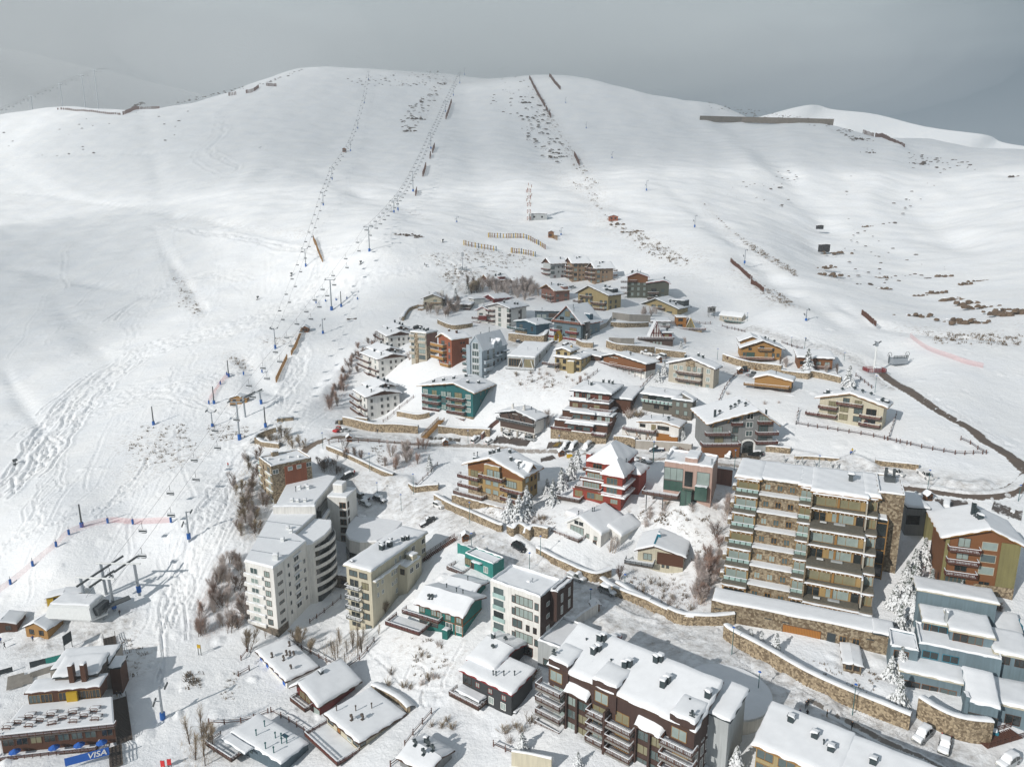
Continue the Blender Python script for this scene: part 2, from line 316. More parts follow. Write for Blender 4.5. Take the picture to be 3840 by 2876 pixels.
def hit(px,py,zoff=0.0):
 d=raydir(px,py);t=np.exp(np.linspace(math.log(80),math.log(2200),900))/d[1]
 x=d[0]*t;y=d[1]*t;z=CZ+d[2]*t;g=z-zoff-ground(x,y);i=np.where(g<0)[0]
 if len(i)==0:i0=int(np.argmin(np.where(y<1330,g,9e9)))+1
 else:i0=max(1,int(i[0]))
 a,b=t[i0-1],t[i0];ga,gb=g[i0-1],g[i0];f=ga/(ga-gb)if ga>0>gb else 1.0
 tt=a+(b-a)*f;return Vector((d[0]*tt,d[1]*tt,CZ+d[2]*tt-zoff))
def H(t,x,y):return hit(*zp(t,x,y))
def at_depth(px,py,y):
 d=raydir(px,py);t=y/d[1];return Vector((d[0]*t,y,CZ+d[2]*t))
NU,NV=860,960
fu=np.linspace(-1.15,1.15,NU);fv=np.linspace(math.log(76),math.log(2150),NV)
FU,FV=np.meshgrid(fu,fv);FY=np.exp(FV);FX=FU*FY
FZ=gz_uv(FU,FV)+rough(FX,FY)
for _ in range(3):
 FZ[1:-1,1:-1]=(FZ[1:-1,1:-1]*4+FZ[:-2,1:-1]+FZ[2:,1:-1]+FZ[1:-1,:-2]+FZ[1:-1,2:])/8
BARE=np.zeros_like(FZ)
def stamp(P,w,depth,arr=None,step=None,rim=0.35,wob=0.0,mode='sub'):
 """press a groove of half-width w metres along world points P into the grid (or paint a mask)"""
 for a,b in zip(P[:-1],P[1:]):
  L=math.hypot(b[0]-a[0],b[1]-a[1]);n=max(2,int(L/(step or w*.5)))
  for k in range(n):
   t=k/n;x=a[0]+(b[0]-a[0])*t;y=a[1]+(b[1]-a[1])*t
   if y<80:continue
   u=x/y;v=math.log(y);ci=(u+1.15)/2.3*(NU-1);cj=(v-fv[0])/(fv[-1]-fv[0])*(NV-1)
   du=2.3/(NU-1)*y;dv=(fv[-1]-fv[0])/(NV-1)*y;ri=int(w*1.8/du)+1;rj=int(w*1.8/dv)+1
   i0,i1,j0,j1=int(ci)-ri,int(ci)+ri+2,int(cj)-rj,int(cj)+rj+2
   if i0<0 or j0<0 or i1>=NU or j1>=NV:continue
   X=FX[j0:j1,i0:i1]-x;Y=FY[j0:j1,i0:i1]-y;d=np.sqrt(X*X+Y*Y)/w
   if mode=='mask':
    arr[j0:j1,i0:i1]=np.maximum(arr[j0:j1,i0:i1],depth*np.clip(1.4-d,0,1))
   else:
    g=-np.exp(-d*d*2.2)+rim*np.exp(-(d-1.35)**2*6)
    DIS[j0:j1,i0:i1]=np.where(np.abs(g*depth)>np.abs(DIS[j0:j1,i0:i1]),g*depth,DIS[j0:j1,i0:i1])
DIS=np.zeros_like(FZ);BIG=np.zeros_like(FZ)
def gully(P,w,depth):
 n=len(P);G=np.zeros_like(FZ)
 for k,p in enumerate(P):
  x,y=p[0],p[1];t=k/(n-1)
  if y<80:continue
  dk=depth*math.sin(math.pi*min(1,max(0,t*.96+.02)))**.7*(1+.25*math.sin(k*.7+w));wk=w*(1+.3*math.sin(k*.45+depth))
  u=x/y;v=math.log(y);ci=(u+1.15)/2.3*(NU-1);cj=(v-fv[0])/(fv[-1]-fv[0])*(NV-1)
  du=2.3/(NU-1)*y;dv=(fv[-1]-fv[0])/(NV-1)*y;ri=int(wk*2.6/du)+2;rj=int(wk*2.6/dv)+2
  i0,i1,j0,j1=max(0,int(ci)-ri),min(NU,int(ci)+ri),max(0,int(cj)-rj),min(NV,int(cj)+rj)
  if i0>=i1 or j0>=j1:continue
  X=FX[j0:j1,i0:i1]-x;Y=FY[j0:j1,i0:i1]-y;g=-dk*np.exp(-(X*X+Y*Y)/wk**2)
  G[j0:j1,i0:i1]=np.where(np.abs(g)>np.abs(G[j0:j1,i0:i1]),g,G[j0:j1,i0:i1])
 BIG[:]+=G
ZT['W']=(0,0,0.576)
def PX(t,s):return[zp(t,*map(float,q.split(',')))for q in s.split()]
def WL(t,s):return[hit(*p)for p in PX(t,s)]
def spline(P,n=8):
 out=[]
 for i in range(len(P)-1):
  p0,p1,p2,p3=P[max(i-1,0)],P[i],P[i+1],P[min(i+2,len(P)-1)]
  for k in range(n):
   t=k/n;out.append(tuple(.5*(2*b+(c-a)*t+(2*a-5*b+4*c-d)*t*t+(3*b-a-3*c+d)*t**3)for a,b,c,d in zip(p0,p1,p2,p3)))
 return out+[tuple(P[-1])]
rt=random.Random(5)
for s_,w,d in(('330,480 360,545 400,600 430,645 455,682',3.2,1.5),('345,500 385,560 425,620 462,684',2,-.8),('0,780 50,868 105,945',2.4,1.0),('-40,408 150,430 330,455 545,500 700,520',4,1.2),('-40,342 200,332 420,326',4,.9),
('1440,400 1500,450 1560,500 1640,570 1700,620 1760,655 1900,745 1960,810',7,2.2),('1600,290 1700,380 1775,470 1772,540 1780,600',12,3.5),('1150,200 1165,300 1240,400 1330,440 1420,470',14,2.5),('985,170 1010,300 1030,420 1080,480',16,2.0),
('690,370 760,410 850,440 930,490',10,2.2),('310,240 330,330 370,440 385,480',10,2.0),('640,300 560,360 480,470',14,-2.0),('1500,220 1560,300 1660,400',12,-2.5),('2000,420 2050,500 2100,540',14,3.5),('1950,300 1900,400 1850,470',12,-2.5),
('640,900 700,850 740,800 775,745',3,-1.4),('0,575 140,598 330,640',5,1.6),('90,600 180,720 260,790',5,.9),('1800,640 1900,700 2212,745',3,1.0),('400,1190 330,1250 300,1330',5,1.2),('300,1150 240,1200 150,1260',6,1.0),('520,760 560,830 600,850',3,1.2),('590,610 640,570 800,545 960,520',3,-.8)):
 gully(spline(WL('W',s_),14),w*1.5,d*1.3)
def bundle(t,s_,n,spread,w=.38,d=.2):
 P=spline(WL(t,s_),10)
 for k in range(n):
  off=rt.uniform(-spread,spread);ph=rt.uniform(0,6.28);am=rt.uniform(.5,2.4);fr=rt.uniform(.05,.16);a0=rt.randint(0,len(P)//3);a1=len(P)-rt.randint(0,len(P)//3);Q=[]
  L=0
  for i in range(a0,a1):
   p=P[i];q=P[min(i+1,len(P)-1)];o=P[max(i-1,0)];dx,dy=q[0]-o[0],q[1]-o[1];l=math.hypot(dx,dy)or 1;L+=l/2
   f=off+am*math.sin(L*fr*2+ph)+off*.5*math.sin(L*.02+ph);Q.append((p[0]-dy/l*f,p[1]+dx/l*f))
  yy=P[len(P)//2][1];wf=max(w,yy*.0026);stamp(Q,wf,d*max(1,wf/w*.9),rim=.7)
bundle('W','1010,538 880,575 760,612 640,660 540,700 400,735 300,765 220,820 150,880 90,950 40,1020 -30,1090',34,9,.5,.26)
bundle('W','330,480 420,500 560,520 700,540 860,520',5,4);bundle('W','0,960 120,900 260,860 420,830 560,770 700,700',16,12);bundle('W','620,1000 520,1120 450,1240 420,1350',8,6,.4,.25);bundle('W','250,700 330,640 450,600 600,600',6,9);bundle('W','700,560 660,620 600,660 500,700',14,8)
bundle('W','655,855 600,905 555,960 490,1040 440,1120 405,1200 385,1290 360,1400 350,1480',16,3,.4,.26)
bundle('W','640,740 660,770 625,840 600,880',10,2.5)
bundle('W','360,760 380,840 330,850 420,870 600,900',4,2)
bundle('W','560,950 420,990 250,1080 120,1130 0,1190',4,1.2,.8,.3)
bundle('W','420,900 330,985 270,1060 210,1120',3,.5,.5,.3);bundle('W','175,930 110,1060 60,1140 -20,1210',6,4,.5,.25)
bundle('W','940,550 985,600 930,660 870,690',8,9);bundle('W','1850,760 1980,850 2212,970',6,3,.6,.2);bundle('W','1500,680 1650,720 1800,760 1900,800',8,6,.5,.2)
bundle('W','490,220 470,290 440,330 500,370 360,420',4,14,.9,.3)
for s_ in('1180,1200 1330,1330 1450,1460 1650,1520 1900,1510','1960,1130 1880,1270 1800,1420 1790,1500','1640,1500 1610,1600 1650,1657','250,1290 400,1160 560,1040','760,960 900,900 1000,940 1100,1030','1480,1430 1540,1310 1640,1340 1670,1440 1660,1500'):
 P=spline(WL('Y2',s_),6);stamp(P,.45,.3,rim=.5)
for _ in range(46):
 a=(rt.uniform(430,1000),rt.uniform(520,700));b=(rt.uniform(-20,520),rt.uniform(880,1400));
 if rt.random()<.35:a=(rt.uniform(150,700),rt.uniform(420,640));b=(a[0]-rt.uniform(-60,250),a[1]+rt.uniform(120,300))
 m1=[a[i]*.65+b[i]*.35+rt.uniform(-40,40)for i in(0,1)];m2=[a[i]*.3+b[i]*.7+rt.uniform(-50,50)for i in(0,1)]
 P=spline([tuple(hit(*zp('W',*q)))for q in(a,m1,m2,b)],26);fr=rt.uniform(.3,.9);am=rt.uniform(0,2.2);ph=rt.uniform(0,6)
 P=[(p[0]+am*math.sin(i*fr+ph),p[1]+.5*am*math.cos(i*fr),0)for i,p in enumerate(P)];yy=P[40][1];stamp(P,max(.4,yy*.0024),.16*max(1,yy*.003),rim=.7)
for s_,t in(('0,60 250,170 560,330 850,420 1050,560 1500,760 1900,930 2200,1080','Y3'),('300,90 480,180 640,260 900,380 1150,530 1400,640 1700,830 2000,930','Y3'),('40,430 500,660 1000,960 1600,1270','Y7'),('0,330 300,520 900,860 1500,1150','Y7'),('0,640 700,560 1200,520','Y1'),('400,200 1200,260 2000,330','Y4'),('1250,110 1900,120 2209,200','Y1')):
 P=spline(WL(t,s_),8)
 for o in(-3.2,-2.0,-.7,.6,1.9,3.1):
  Q=[(p[0]+o*.35+.2*math.sin(i*.3),p[1]+o)for i,p in enumerate(P)];stamp(Q,.34,.2,rim=.5)
for _ in range(9):
 a=rt.uniform(-6,6);P=spline(WL('Y8','1480,240 1650,235 1800,260 1950,330'),6);stamp([(p[0]+a*.4,p[1]+a*.5+3*math.sin(i*.12+a))for i,p in enumerate(P)],.28,.12)
for s_,t,w,d in(('480,700 620,760 900,930','Z8',1.2,-.5),('1000,90 1300,160 1400,60 1700,60','Z3',1,-.5),('560,1040 800,1010 1100,1250','Z8',1.6,-.8),('1180,800 1400,760 1700,900 1900,950','Y3',1,-.5),('430,120 800,70 1250,130','Y4',1.2,-.5),('1450,190 1560,150 1700,210','Y4',2.2,-1.0),('1300,560 1560,600 1700,560','Y5',2.5,-.9),('400,540 900,600 1500,680 2000,640 2209,480','Y5',1.3,-.5),
('1700,560 1850,560 1880,620','Y1',3,-1.2),('1050,20 1300,90 1200,180','Y1',1,-.5),('560,780 900,1010 1500,1240','Y7',.9,-.35),('400,560 700,700 850,900','Y7',.8,-.3)):
 stamp(spline(WL(t,s_),14),w,d,rim=.1)
hr=np.random.RandomState(11)
for _ in range(1500):
 u=hr.uniform(-.85,.85);y=math.exp(hr.uniform(math.log(115),math.log(480)));x=u*y
 stamp([(x,y),(x+hr.uniform(-2,2),y+hr.uniform(-1,2))],hr.uniform(.4,2.4),hr.uniform(-.5,.28),rim=.2)
for t,s_,w,a in(('Z1','880,150 1100,180 1400,220 1800,260',12,.8),('Z1','620,500 900,420 1100,480 800,560',7,1),('X3','1050,480 1200,600 1350,640 1100,700',11,.9),('X3','1600,420 1750,440 1850,470',6,.9),('X4','600,1180 700,1250 800,1330',6,.8),('X4','100,400 200,480 300,700 380,830',7,.7),
('X4','950,1030 1150,1050 1300,1020',8,.6),('X7','100,20 220,100 330,200 480,260 560,400 640,560 850,640 1100,720 1300,830',16,.8),('X7','850,600 1100,800 1300,900',22,.5),('X7','1700,900 1850,1030 2000,1130 2150,1200',10,.9),('X7','1400,340 1700,650 2000,850 2200,960',6,.7),
('X8','1450,1560 1700,1600 2000,1600',14,.9),('X8','1700,1500 2000,1520',8,.6),('X8','560,930 660,960 700,1060',8,.6),('X8','780,1130 860,1200 900,1240',7,.9),('X6','730,1060 820,1080 920,1140',5,1),('X6','0,1240 150,1240',7,.9),('X6','940,1400 1250,1390 1500,1430',9,.7),('X6','1600,60 1000,80 620,90',14,.9),('X6','1640,240 1760,450 1900,650 2000,800 2100,1000',14,.9),('X6','1010,200 960,370 860,470 780,550',12,.7),
('X8','100,140 500,190 860,260',12,.8),('X8','860,310 1100,380',8,.8),('X5','100,1200 650,1260 750,1370',12,.4),('X5','1200,1330 1600,1360 2100,1420',8,.7),
('Y4','150,600 250,800 200,1200',7,.6),('Z8','500,700 700,800 1000,850 1200,900',6,.6),('Z8','1950,800 2100,850',6,.7),('Z4','100,850 400,900 600,950',8,.5),('Y3','1700,600 2000,650 2150,800',8,.5),('Y2','1500,1100 1800,1200 1700,1450',7,.5),('Z6','0,60 300,80 600,60',8,.5),('X2','700,750 800,850 1000,650 1130,820',6,.6),('Z7','500,1450 700,1480 1300,1500',4,.9)):
 stamp(spline(WL(t,s_),5),w,a,BARE,mode='mask',step=w*.6)
STR=np.zeros_like(FZ)
for t,s_,w in(('Z8','20,830 150,800 450,1000 700,1150 1000,1290 1250,1410 1500,1560',5),('Y3','1150,700 1350,780 1500,830 1750,930 1950,1000',8),('Y8','700,40 900,150 1200,260 1500,330 1750,420 2000,560 2150,700',9),('Y7','60,420 250,560 500,720 800,860 1100,1010 1500,1230 1640,1320',6),('Y1','1250,600 1450,640 1700,700 1900,800 2100,900',8),('Y1','1000,150 1300,90 1700,110 2100,170',4),('Z7','0,930 500,960 1100,960 1600,1010',4),('Y4','700,130 1200,190 1800,260 2100,300',5),('Z4','20,440 300,460 700,440 1000,560',5),('Z4','1480,570 1750,590 1900,620',3),('Z5','520,570 650,620 800,660',4),('Y5','300,430 900,500 1500,620 1900,640',6),('Z5','760,200 1200,330 1700,470 2100,760',3),('X2','250,700 500,640 800,560 1000,480',4),('Y7','1400,1000 1700,1180 1900,1259',5),('Z3','0,1530 400,1530 900,1570 1700,1610',4)):
 stamp(spline(WL(t,s_),6),w,1.0,STR,mode='mask',step=w*.5)
 # --- road ribbons laid on the ground
def ribbon(name,P,w,mat_,up=.14,n=7):
 vs=[];fs=[];es=[];P=[P[i]for i in range(len(P))]
 X=[];Y=[]
 for i,p in enumerate(P):
  q=P[min(i+1,len(P)-1)];o=P[max(i-1,0)];dx,dy=q[0]-o[0],q[1]-o[1];l=math.hypot(dx,dy)or 1
  ww=w*(1+.06*math.sin(i*.9)+.05*math.sin(i*2.3))
  for k in range(n):f=(k/(n-1)-.5)*ww;X.append(p[0]-dy/l*f);Y.append(p[1]+dx/l*f);es.append(abs(k/(n-1)-.5)*2)
 Z=ground(np.array(X),np.array(Y))+up
 for e,x,y,z in zip(es,X,Y,Z):vs.append((x,y,z-(.2 if e>.99 else 0)))
 for i in range(len(P)-1):
  for k in range(n-1):a=i*n+k;fs.append((a,a+1,a+n+1,a+n))
 me=bpy.data.meshes.new(name);me.from_pydata(vs,[],fs);a_=me.attributes.new('edge','FLOAT','POINT');a_.data.foreach_set('value',es);me.materials.append(mat_);me.polygons.foreach_set('use_smooth',[True]*len(fs));me.update()
 nrm=me.polygons[len(fs)//2].normal
 if nrm.z<0:me.flip_normals()
 return meta(link(name,me),kind='structure')
def roadmat(name,c0,c1,cov):
 m=bpy.data.materials.new(name);m.use_nodes=True;nt=m.node_tree;N=nt.nodes;L=nt.links;b=N['Principled BSDF'];t=N.new('ShaderNodeTexCoord')
 n1=N.new('ShaderNodeTexNoise');n1.inputs['Scale'].default_value=.9;n1.inputs['Detail'].default_value=8;n1.inputs['Roughness'].default_value=.65;L.new(t.outputs['Object'],n1.inputs['Vector'])
 n2=N.new('ShaderNodeTexNoise');n2.inputs['Scale'].default_value=.25;n2.inputs['Detail'].default_value=5;L.new(t.outputs['Object'],n2.inputs['Vector'])
 e=N.new('ShaderNodeAttribute');e.attribute_name='edge'
 pw=N.new('ShaderNodeMath');pw.operation='POWER';L.new(e.outputs['Fac'],pw.inputs[0]);pw.inputs[1].default_value=2.5
 ad=N.new('ShaderNodeMath');ad.operation='ADD';L.new(pw.outputs[0],ad.inputs[0]);L.new(n1.outputs['Fac'],ad.inputs[1])
 mr=N.new('ShaderNodeMapRange');mr.inputs['From Min'].default_value=cov;mr.inputs['From Max'].default_value=cov+.16;L.new(ad.outputs[0],mr.inputs['Value'])
 r=N.new('ShaderNodeMix');r.data_type='RGBA';L.new(n2.outputs['Fac'],r.inputs[0]);r.inputs[6].default_value=(*c0,1);r.inputs[7].default_value=(*c1,1)
 x=N.new('ShaderNodeMix');x.data_type='RGBA';L.new(mr.outputs[0],x.inputs[0]);L.new(r.outputs[2],x.inputs[6]);x.inputs[7].default_value=(.78,.80,.82,1);L.new(x.outputs[2],b.inputs['Base Color']);b.inputs['Roughness'].default_value=.6;return m
asph=roadmat('wet_asphalt',(.07,.06,.055),(.17,.12,.085),.82);slush=roadmat('slushy_road',(.24,.20,.17),(.42,.40,.38),.55);thin=roadmat('half_cleared_tarmac',(.05,.05,.055),(.12,.09,.07),.66)
ribbon('road',spline([hit(*p)for p in PX('Y5','380,545 700,610 1000,645 1400,700 1700,725 1950,690 2150,600')+[(3852,1795),(3862,1765)]+PX('Y5','2230,400 2100,270 1900,130 1700,20')+[(3640,1610),(3500,1530),(3380,1452),(3290,1385)]],10),5.6,asph)
ribbon('upper_road',spline([hit(*p)for p in PX('Z3','560,1590 900,1625 1300,1640 1700,1650')+PX('Z6','200,905 500,930 1000,950 1600,1000 2050,1015')+PX('Z7','900,1040 1250,1080 1550,1100')+PX('Y4','700,230')],10),5.0,slush)
ribbon('lower_road',spline([hit(*p)for p in PX('Y1','760,330 800,260 870,205 960,160 1100,118 1250,112')+PX('Z3','100,1560 560,1585')],10),4.6,roadmat('brown_slush',(.13,.095,.07),(.22,.17,.13),.78))
ribbon('street_strip',spline(WL('Y7','590,755 800,870 1000,980 1250,1110 1500,1225 1640,1300'),10),2.4,roadmat('wet_strip',(.10,.085,.07),(.30,.27,.25),.62));ribbon('parking_bay',spline(WL('Z6','20,790 200,800 420,830'),8),7,thin);ribbon('parking_bay',spline(WL('Z6','640,860 760,850 860,850'),8),6,thin)
ribbon('parking_bay',spline(WL('Z7','1100,985 1400,990 1650,1000'),8),5,roadmat('patchy_tarmac',(.05,.05,.055),(.12,.09,.07),.52));ribbon('parking_bay',spline(WL('Y5','1080,830 1300,840 1500,860'),8),7,thin);ribbon('parking_bay',spline(WL('Y5','1800,860 2000,930 2180,1000'),8),9,roadmat('patchy_tarmac2',(.05,.05,.055),(.12,.09,.07),.55));ribbon('parking_bay',spline(WL('Z3','1120,1560 1300,1565 1500,1585'),8),5,roadmat('patchy_tarmac3',(.06,.055,.05),(.12,.10,.08),.52))
FZ2=FZ+DIS+BIG
vs=np.stack([FX,FY,FZ2],-1).reshape(-1,3).astype(np.float32)
idx=np.arange(NU*NV).reshape(NV,NU)
quads=np.stack([idx[:-1,:-1],idx[:-1,1:],idx[1:,1:],idx[1:,:-1]],-1).reshape(-1,4).astype(np.int32)
me=bpy.data.meshes.new('snow_ground');me.vertices.add(len(vs));me.vertices.foreach_set('co',vs.ravel())
me.loops.add(quads.size);me.loops.foreach_set('vertex_index',quads.ravel());me.polygons.add(len(quads))
me.polygons.foreach_set('loop_start',np.arange(0,quads.size,4,dtype=np.int32));me.polygons.foreach_set('use_smooth',np.ones(len(quads),dtype=bool))
me.update(calc_edges=True)
at=me.attributes.new('bare','FLOAT','POINT');at.data.foreach_set('value',BARE.ravel().astype(np.float32))
at=me.attributes.new('street','FLOAT','POINT');at.data.foreach_set('value',STR.ravel().astype(np.float32))
gm=bpy.data.materials.new('snow_ground');gm.use_nodes=True;nt=gm.node_tree;N=nt.nodes;L=nt.links;b=N['Principled BSDF']
b.inputs['Roughness'].default_value=.8;b.inputs['Specular IOR Level'].default_value=.3
t=N.new('ShaderNodeTexCoord')
def noise(scale,det=6,rgh=.55,mapping=None):
 n=N.new('ShaderNodeTexNoise');n.inputs['Scale'].default_value=scale;n.inputs['Detail'].default_value=det;n.inputs['Roughness'].default_value=rgh
 if mapping:
  q=N.new('ShaderNodeMapping');q.inputs['Scale'].default_value=mapping;q.inputs['Rotation'].default_value=(0,0,.5);L.new(t.outputs['Object'],q.inputs[0]);L.new(q.outputs[0],n.inputs['Vector'])
 else:L.new(t.outputs['Object'],n.inputs['Vector'])
 return n.outputs['Fac']
def rng(x,a,b_,c=0,d=1):
 r=N.new('ShaderNodeMapRange');r.inputs['From Min'].default_value=a;r.inputs['From Max'].default_value=b_;r.inputs['To Min'].default_value=c;r.inputs['To Max'].default_value=d;L.new(x,r.inputs['Value']);return r.outputs[0]
def mth(op,a,b_):
 r=N.new('ShaderNodeMath');r.operation=op
 for i,q in enumerate((a,b_)):
  if isinstance(q,(int,float)):r.inputs[i].default_value=q
  else:L.new(q,r.inputs[i])
 return r.outputs[0]
def mixc(f,a,b_):
 r=N.new('ShaderNodeMix');r.data_type='RGBA'
 if isinstance(f,(int,float)):r.inputs[0].default_value=f
 else:L.new(f,r.inputs[0])
 for i,q in((6,a),(7,b_)):
  if isinstance(q,tuple):r.inputs[i].default_value=(*q,1)
  else:L.new(q,r.inputs[i])
 return r.outputs[2]
at2=N.new('ShaderNodeAttribute');at2.attribute_name='bare';bare=at2.outputs['Fac']
snowc=mixc(rng(noise(.06),.3,.7),(.80,.825,.86),(.86,.87,.88))
at3=N.new('ShaderNodeAttribute');at3.attribute_name='street'
sn=mth('MULTIPLY',rng(noise(.35,8,.68,(1,1.6,1)),.36,.66),at3.outputs['Fac']);snowc=mixc(sn,snowc,mixc(rng(noise(1.1),.45,.7),(.50,.50,.505),(.33,.30,.27)))
patch=mth('MULTIPLY',rng(noise(.55,8,.7,(1,1.8,1)),.52,.66),bare)
patch=mth('MINIMUM',patch,1.0)
earth=mixc(rng(noise(2.0),.35,.65),(.20,.135,.085),(.36,.29,.22))
L.new(mixc(mth('MULTIPLY',patch,.75),snowc,earth),b.inputs['Base Color'])
hgt=mth('ADD',mth('MULTIPLY',noise(.16,8,.62,(1,1.5,1)),1.0),mth('MULTIPLY',noise(1.3,7,.66),.5))
bp=N.new('ShaderNodeBump');bp.inputs['Strength'].default_value=.6;bp.inputs['Distance'].default_value=.8;L.new(hgt,bp.inputs['Height']);L.new(bp.outputs[0],b.inputs['Normal'])
me.materials.append(gm)
meta(link('snow_ground',me),kind='structure')
# --- buildings
def fit(t,Cb,Cty,A,B=None,yaw=None,w=None,d=None,zoff=0.0):
 """position, heading and size of a box from its near corner (foot, top), left top corner, right top corner"""
 cb=zp(t,*Cb);cty=zp(t,0,Cty)[1];P=hit(*cb)
 P.z+=zoff;h=5.0
 for _ in range(30):
  e=proj((P.x,P.y,P.z+h))[1]-cty;e2=proj((P.x,P.y,P.z+h+.1))[1]-cty;h-=e/((e2-e)/.1)
 a=zp(t,*A);b=zp(t,*B)if B else None
 best=None
 for y0 in([yaw]if yaw is not None else(-65,-50,-35,-20,-5,10,30)):
  p=np.array([R(y0),w or 12.0,d or 10.0])
  free=[i for i,k in enumerate((yaw,w,d))if k is None and not(i==2 and B is None)]
  def res(p):
   r=[]
   q=proj((P.x-p[1]*math.cos(p[0]),P.y-p[1]*math.sin(p[0]),P.z+h));r+=[q[0]-a[0],(q[1]-a[1])*.6]
   if b:
    q=proj((P.x-p[2]*math.sin(p[0]),P.y+p[2]*math.cos(p[0]),P.z+h));r+=[q[0]-b[0],(q[1]-b[1])*.6]
   return np.array(r)
  lam=1.0
  for _ in range(60):
   r0=res(p);J=np.zeros((len(r0),len(free)))
   for k,i in enumerate(free):
    q=p.copy();q[i]+=1e-3;J[:,k]=(res(q)-r0)/1e-3
   if not free:break
   st=np.linalg.solve(J.T@J+lam*np.eye(len(free))*(1 if len(free)else 0),-J.T@r0)
   q=p.copy()
   for k,i in enumerate(free):q[i]+=max(-.2 if i==0 else-4,min(.2 if i==0 else 4,st[k]))
   if(res(q)**2).sum()<(r0**2).sum():p=q;lam*=.5
   else:lam*=4
  e=(res(p)**2).sum()+(1e4 if p[1]<1 or p[2]<1 else 0)
  if best is None or e<best[0]:best=(e,p)
 e,p=best
 return Vector((P.x-p[1]*math.cos(p[0]),P.y-p[1]*math.sin(p[0]),P.z)),p[0],p[1],p[2],h,e
WC={}
def wmesh(w,h,mull,fm,gl):
 k=(round(w,1),round(h,1),mull,fm,gl)
 if k in WC:return WC[k]
 w,h=k[0],k[1];f=.07 if w<1 else .09
 b=MB()
 b.box(-w/2-f,-.07,-f,-w/2,.02,h+f,fm);b.box(w/2,-.07,-f,w/2+f,.02,h+f,fm)
 b.box(-w/2,-.07,h,w/2,.02,h+f,fm);b.box(-w/2,-.11,-f,w/2,.02,0,fm)
 for i in range(mull):
  x=-w/2+w*(i+1)/(mull+1);b.box(x-.04,-.06,0,x+.04,.02,h,fm)
 g=MB();g.add([(-w/2,-.02,0),(w/2,-.02,0),(w/2,-.02,h),(-w/2,-.02,h),(-w/2,.04,0),(w/2,.04,0),(w/2,.04,h),(-w/2,.04,h)],
[(0,1,2,3),(5,4,7,6),(4,5,1,0),(3,2,6,7),(4,0,3,7),(1,5,6,2)],gl)
 WC[k]=(b.me('window'),g.me('pane'));return WC[k]
NH=0
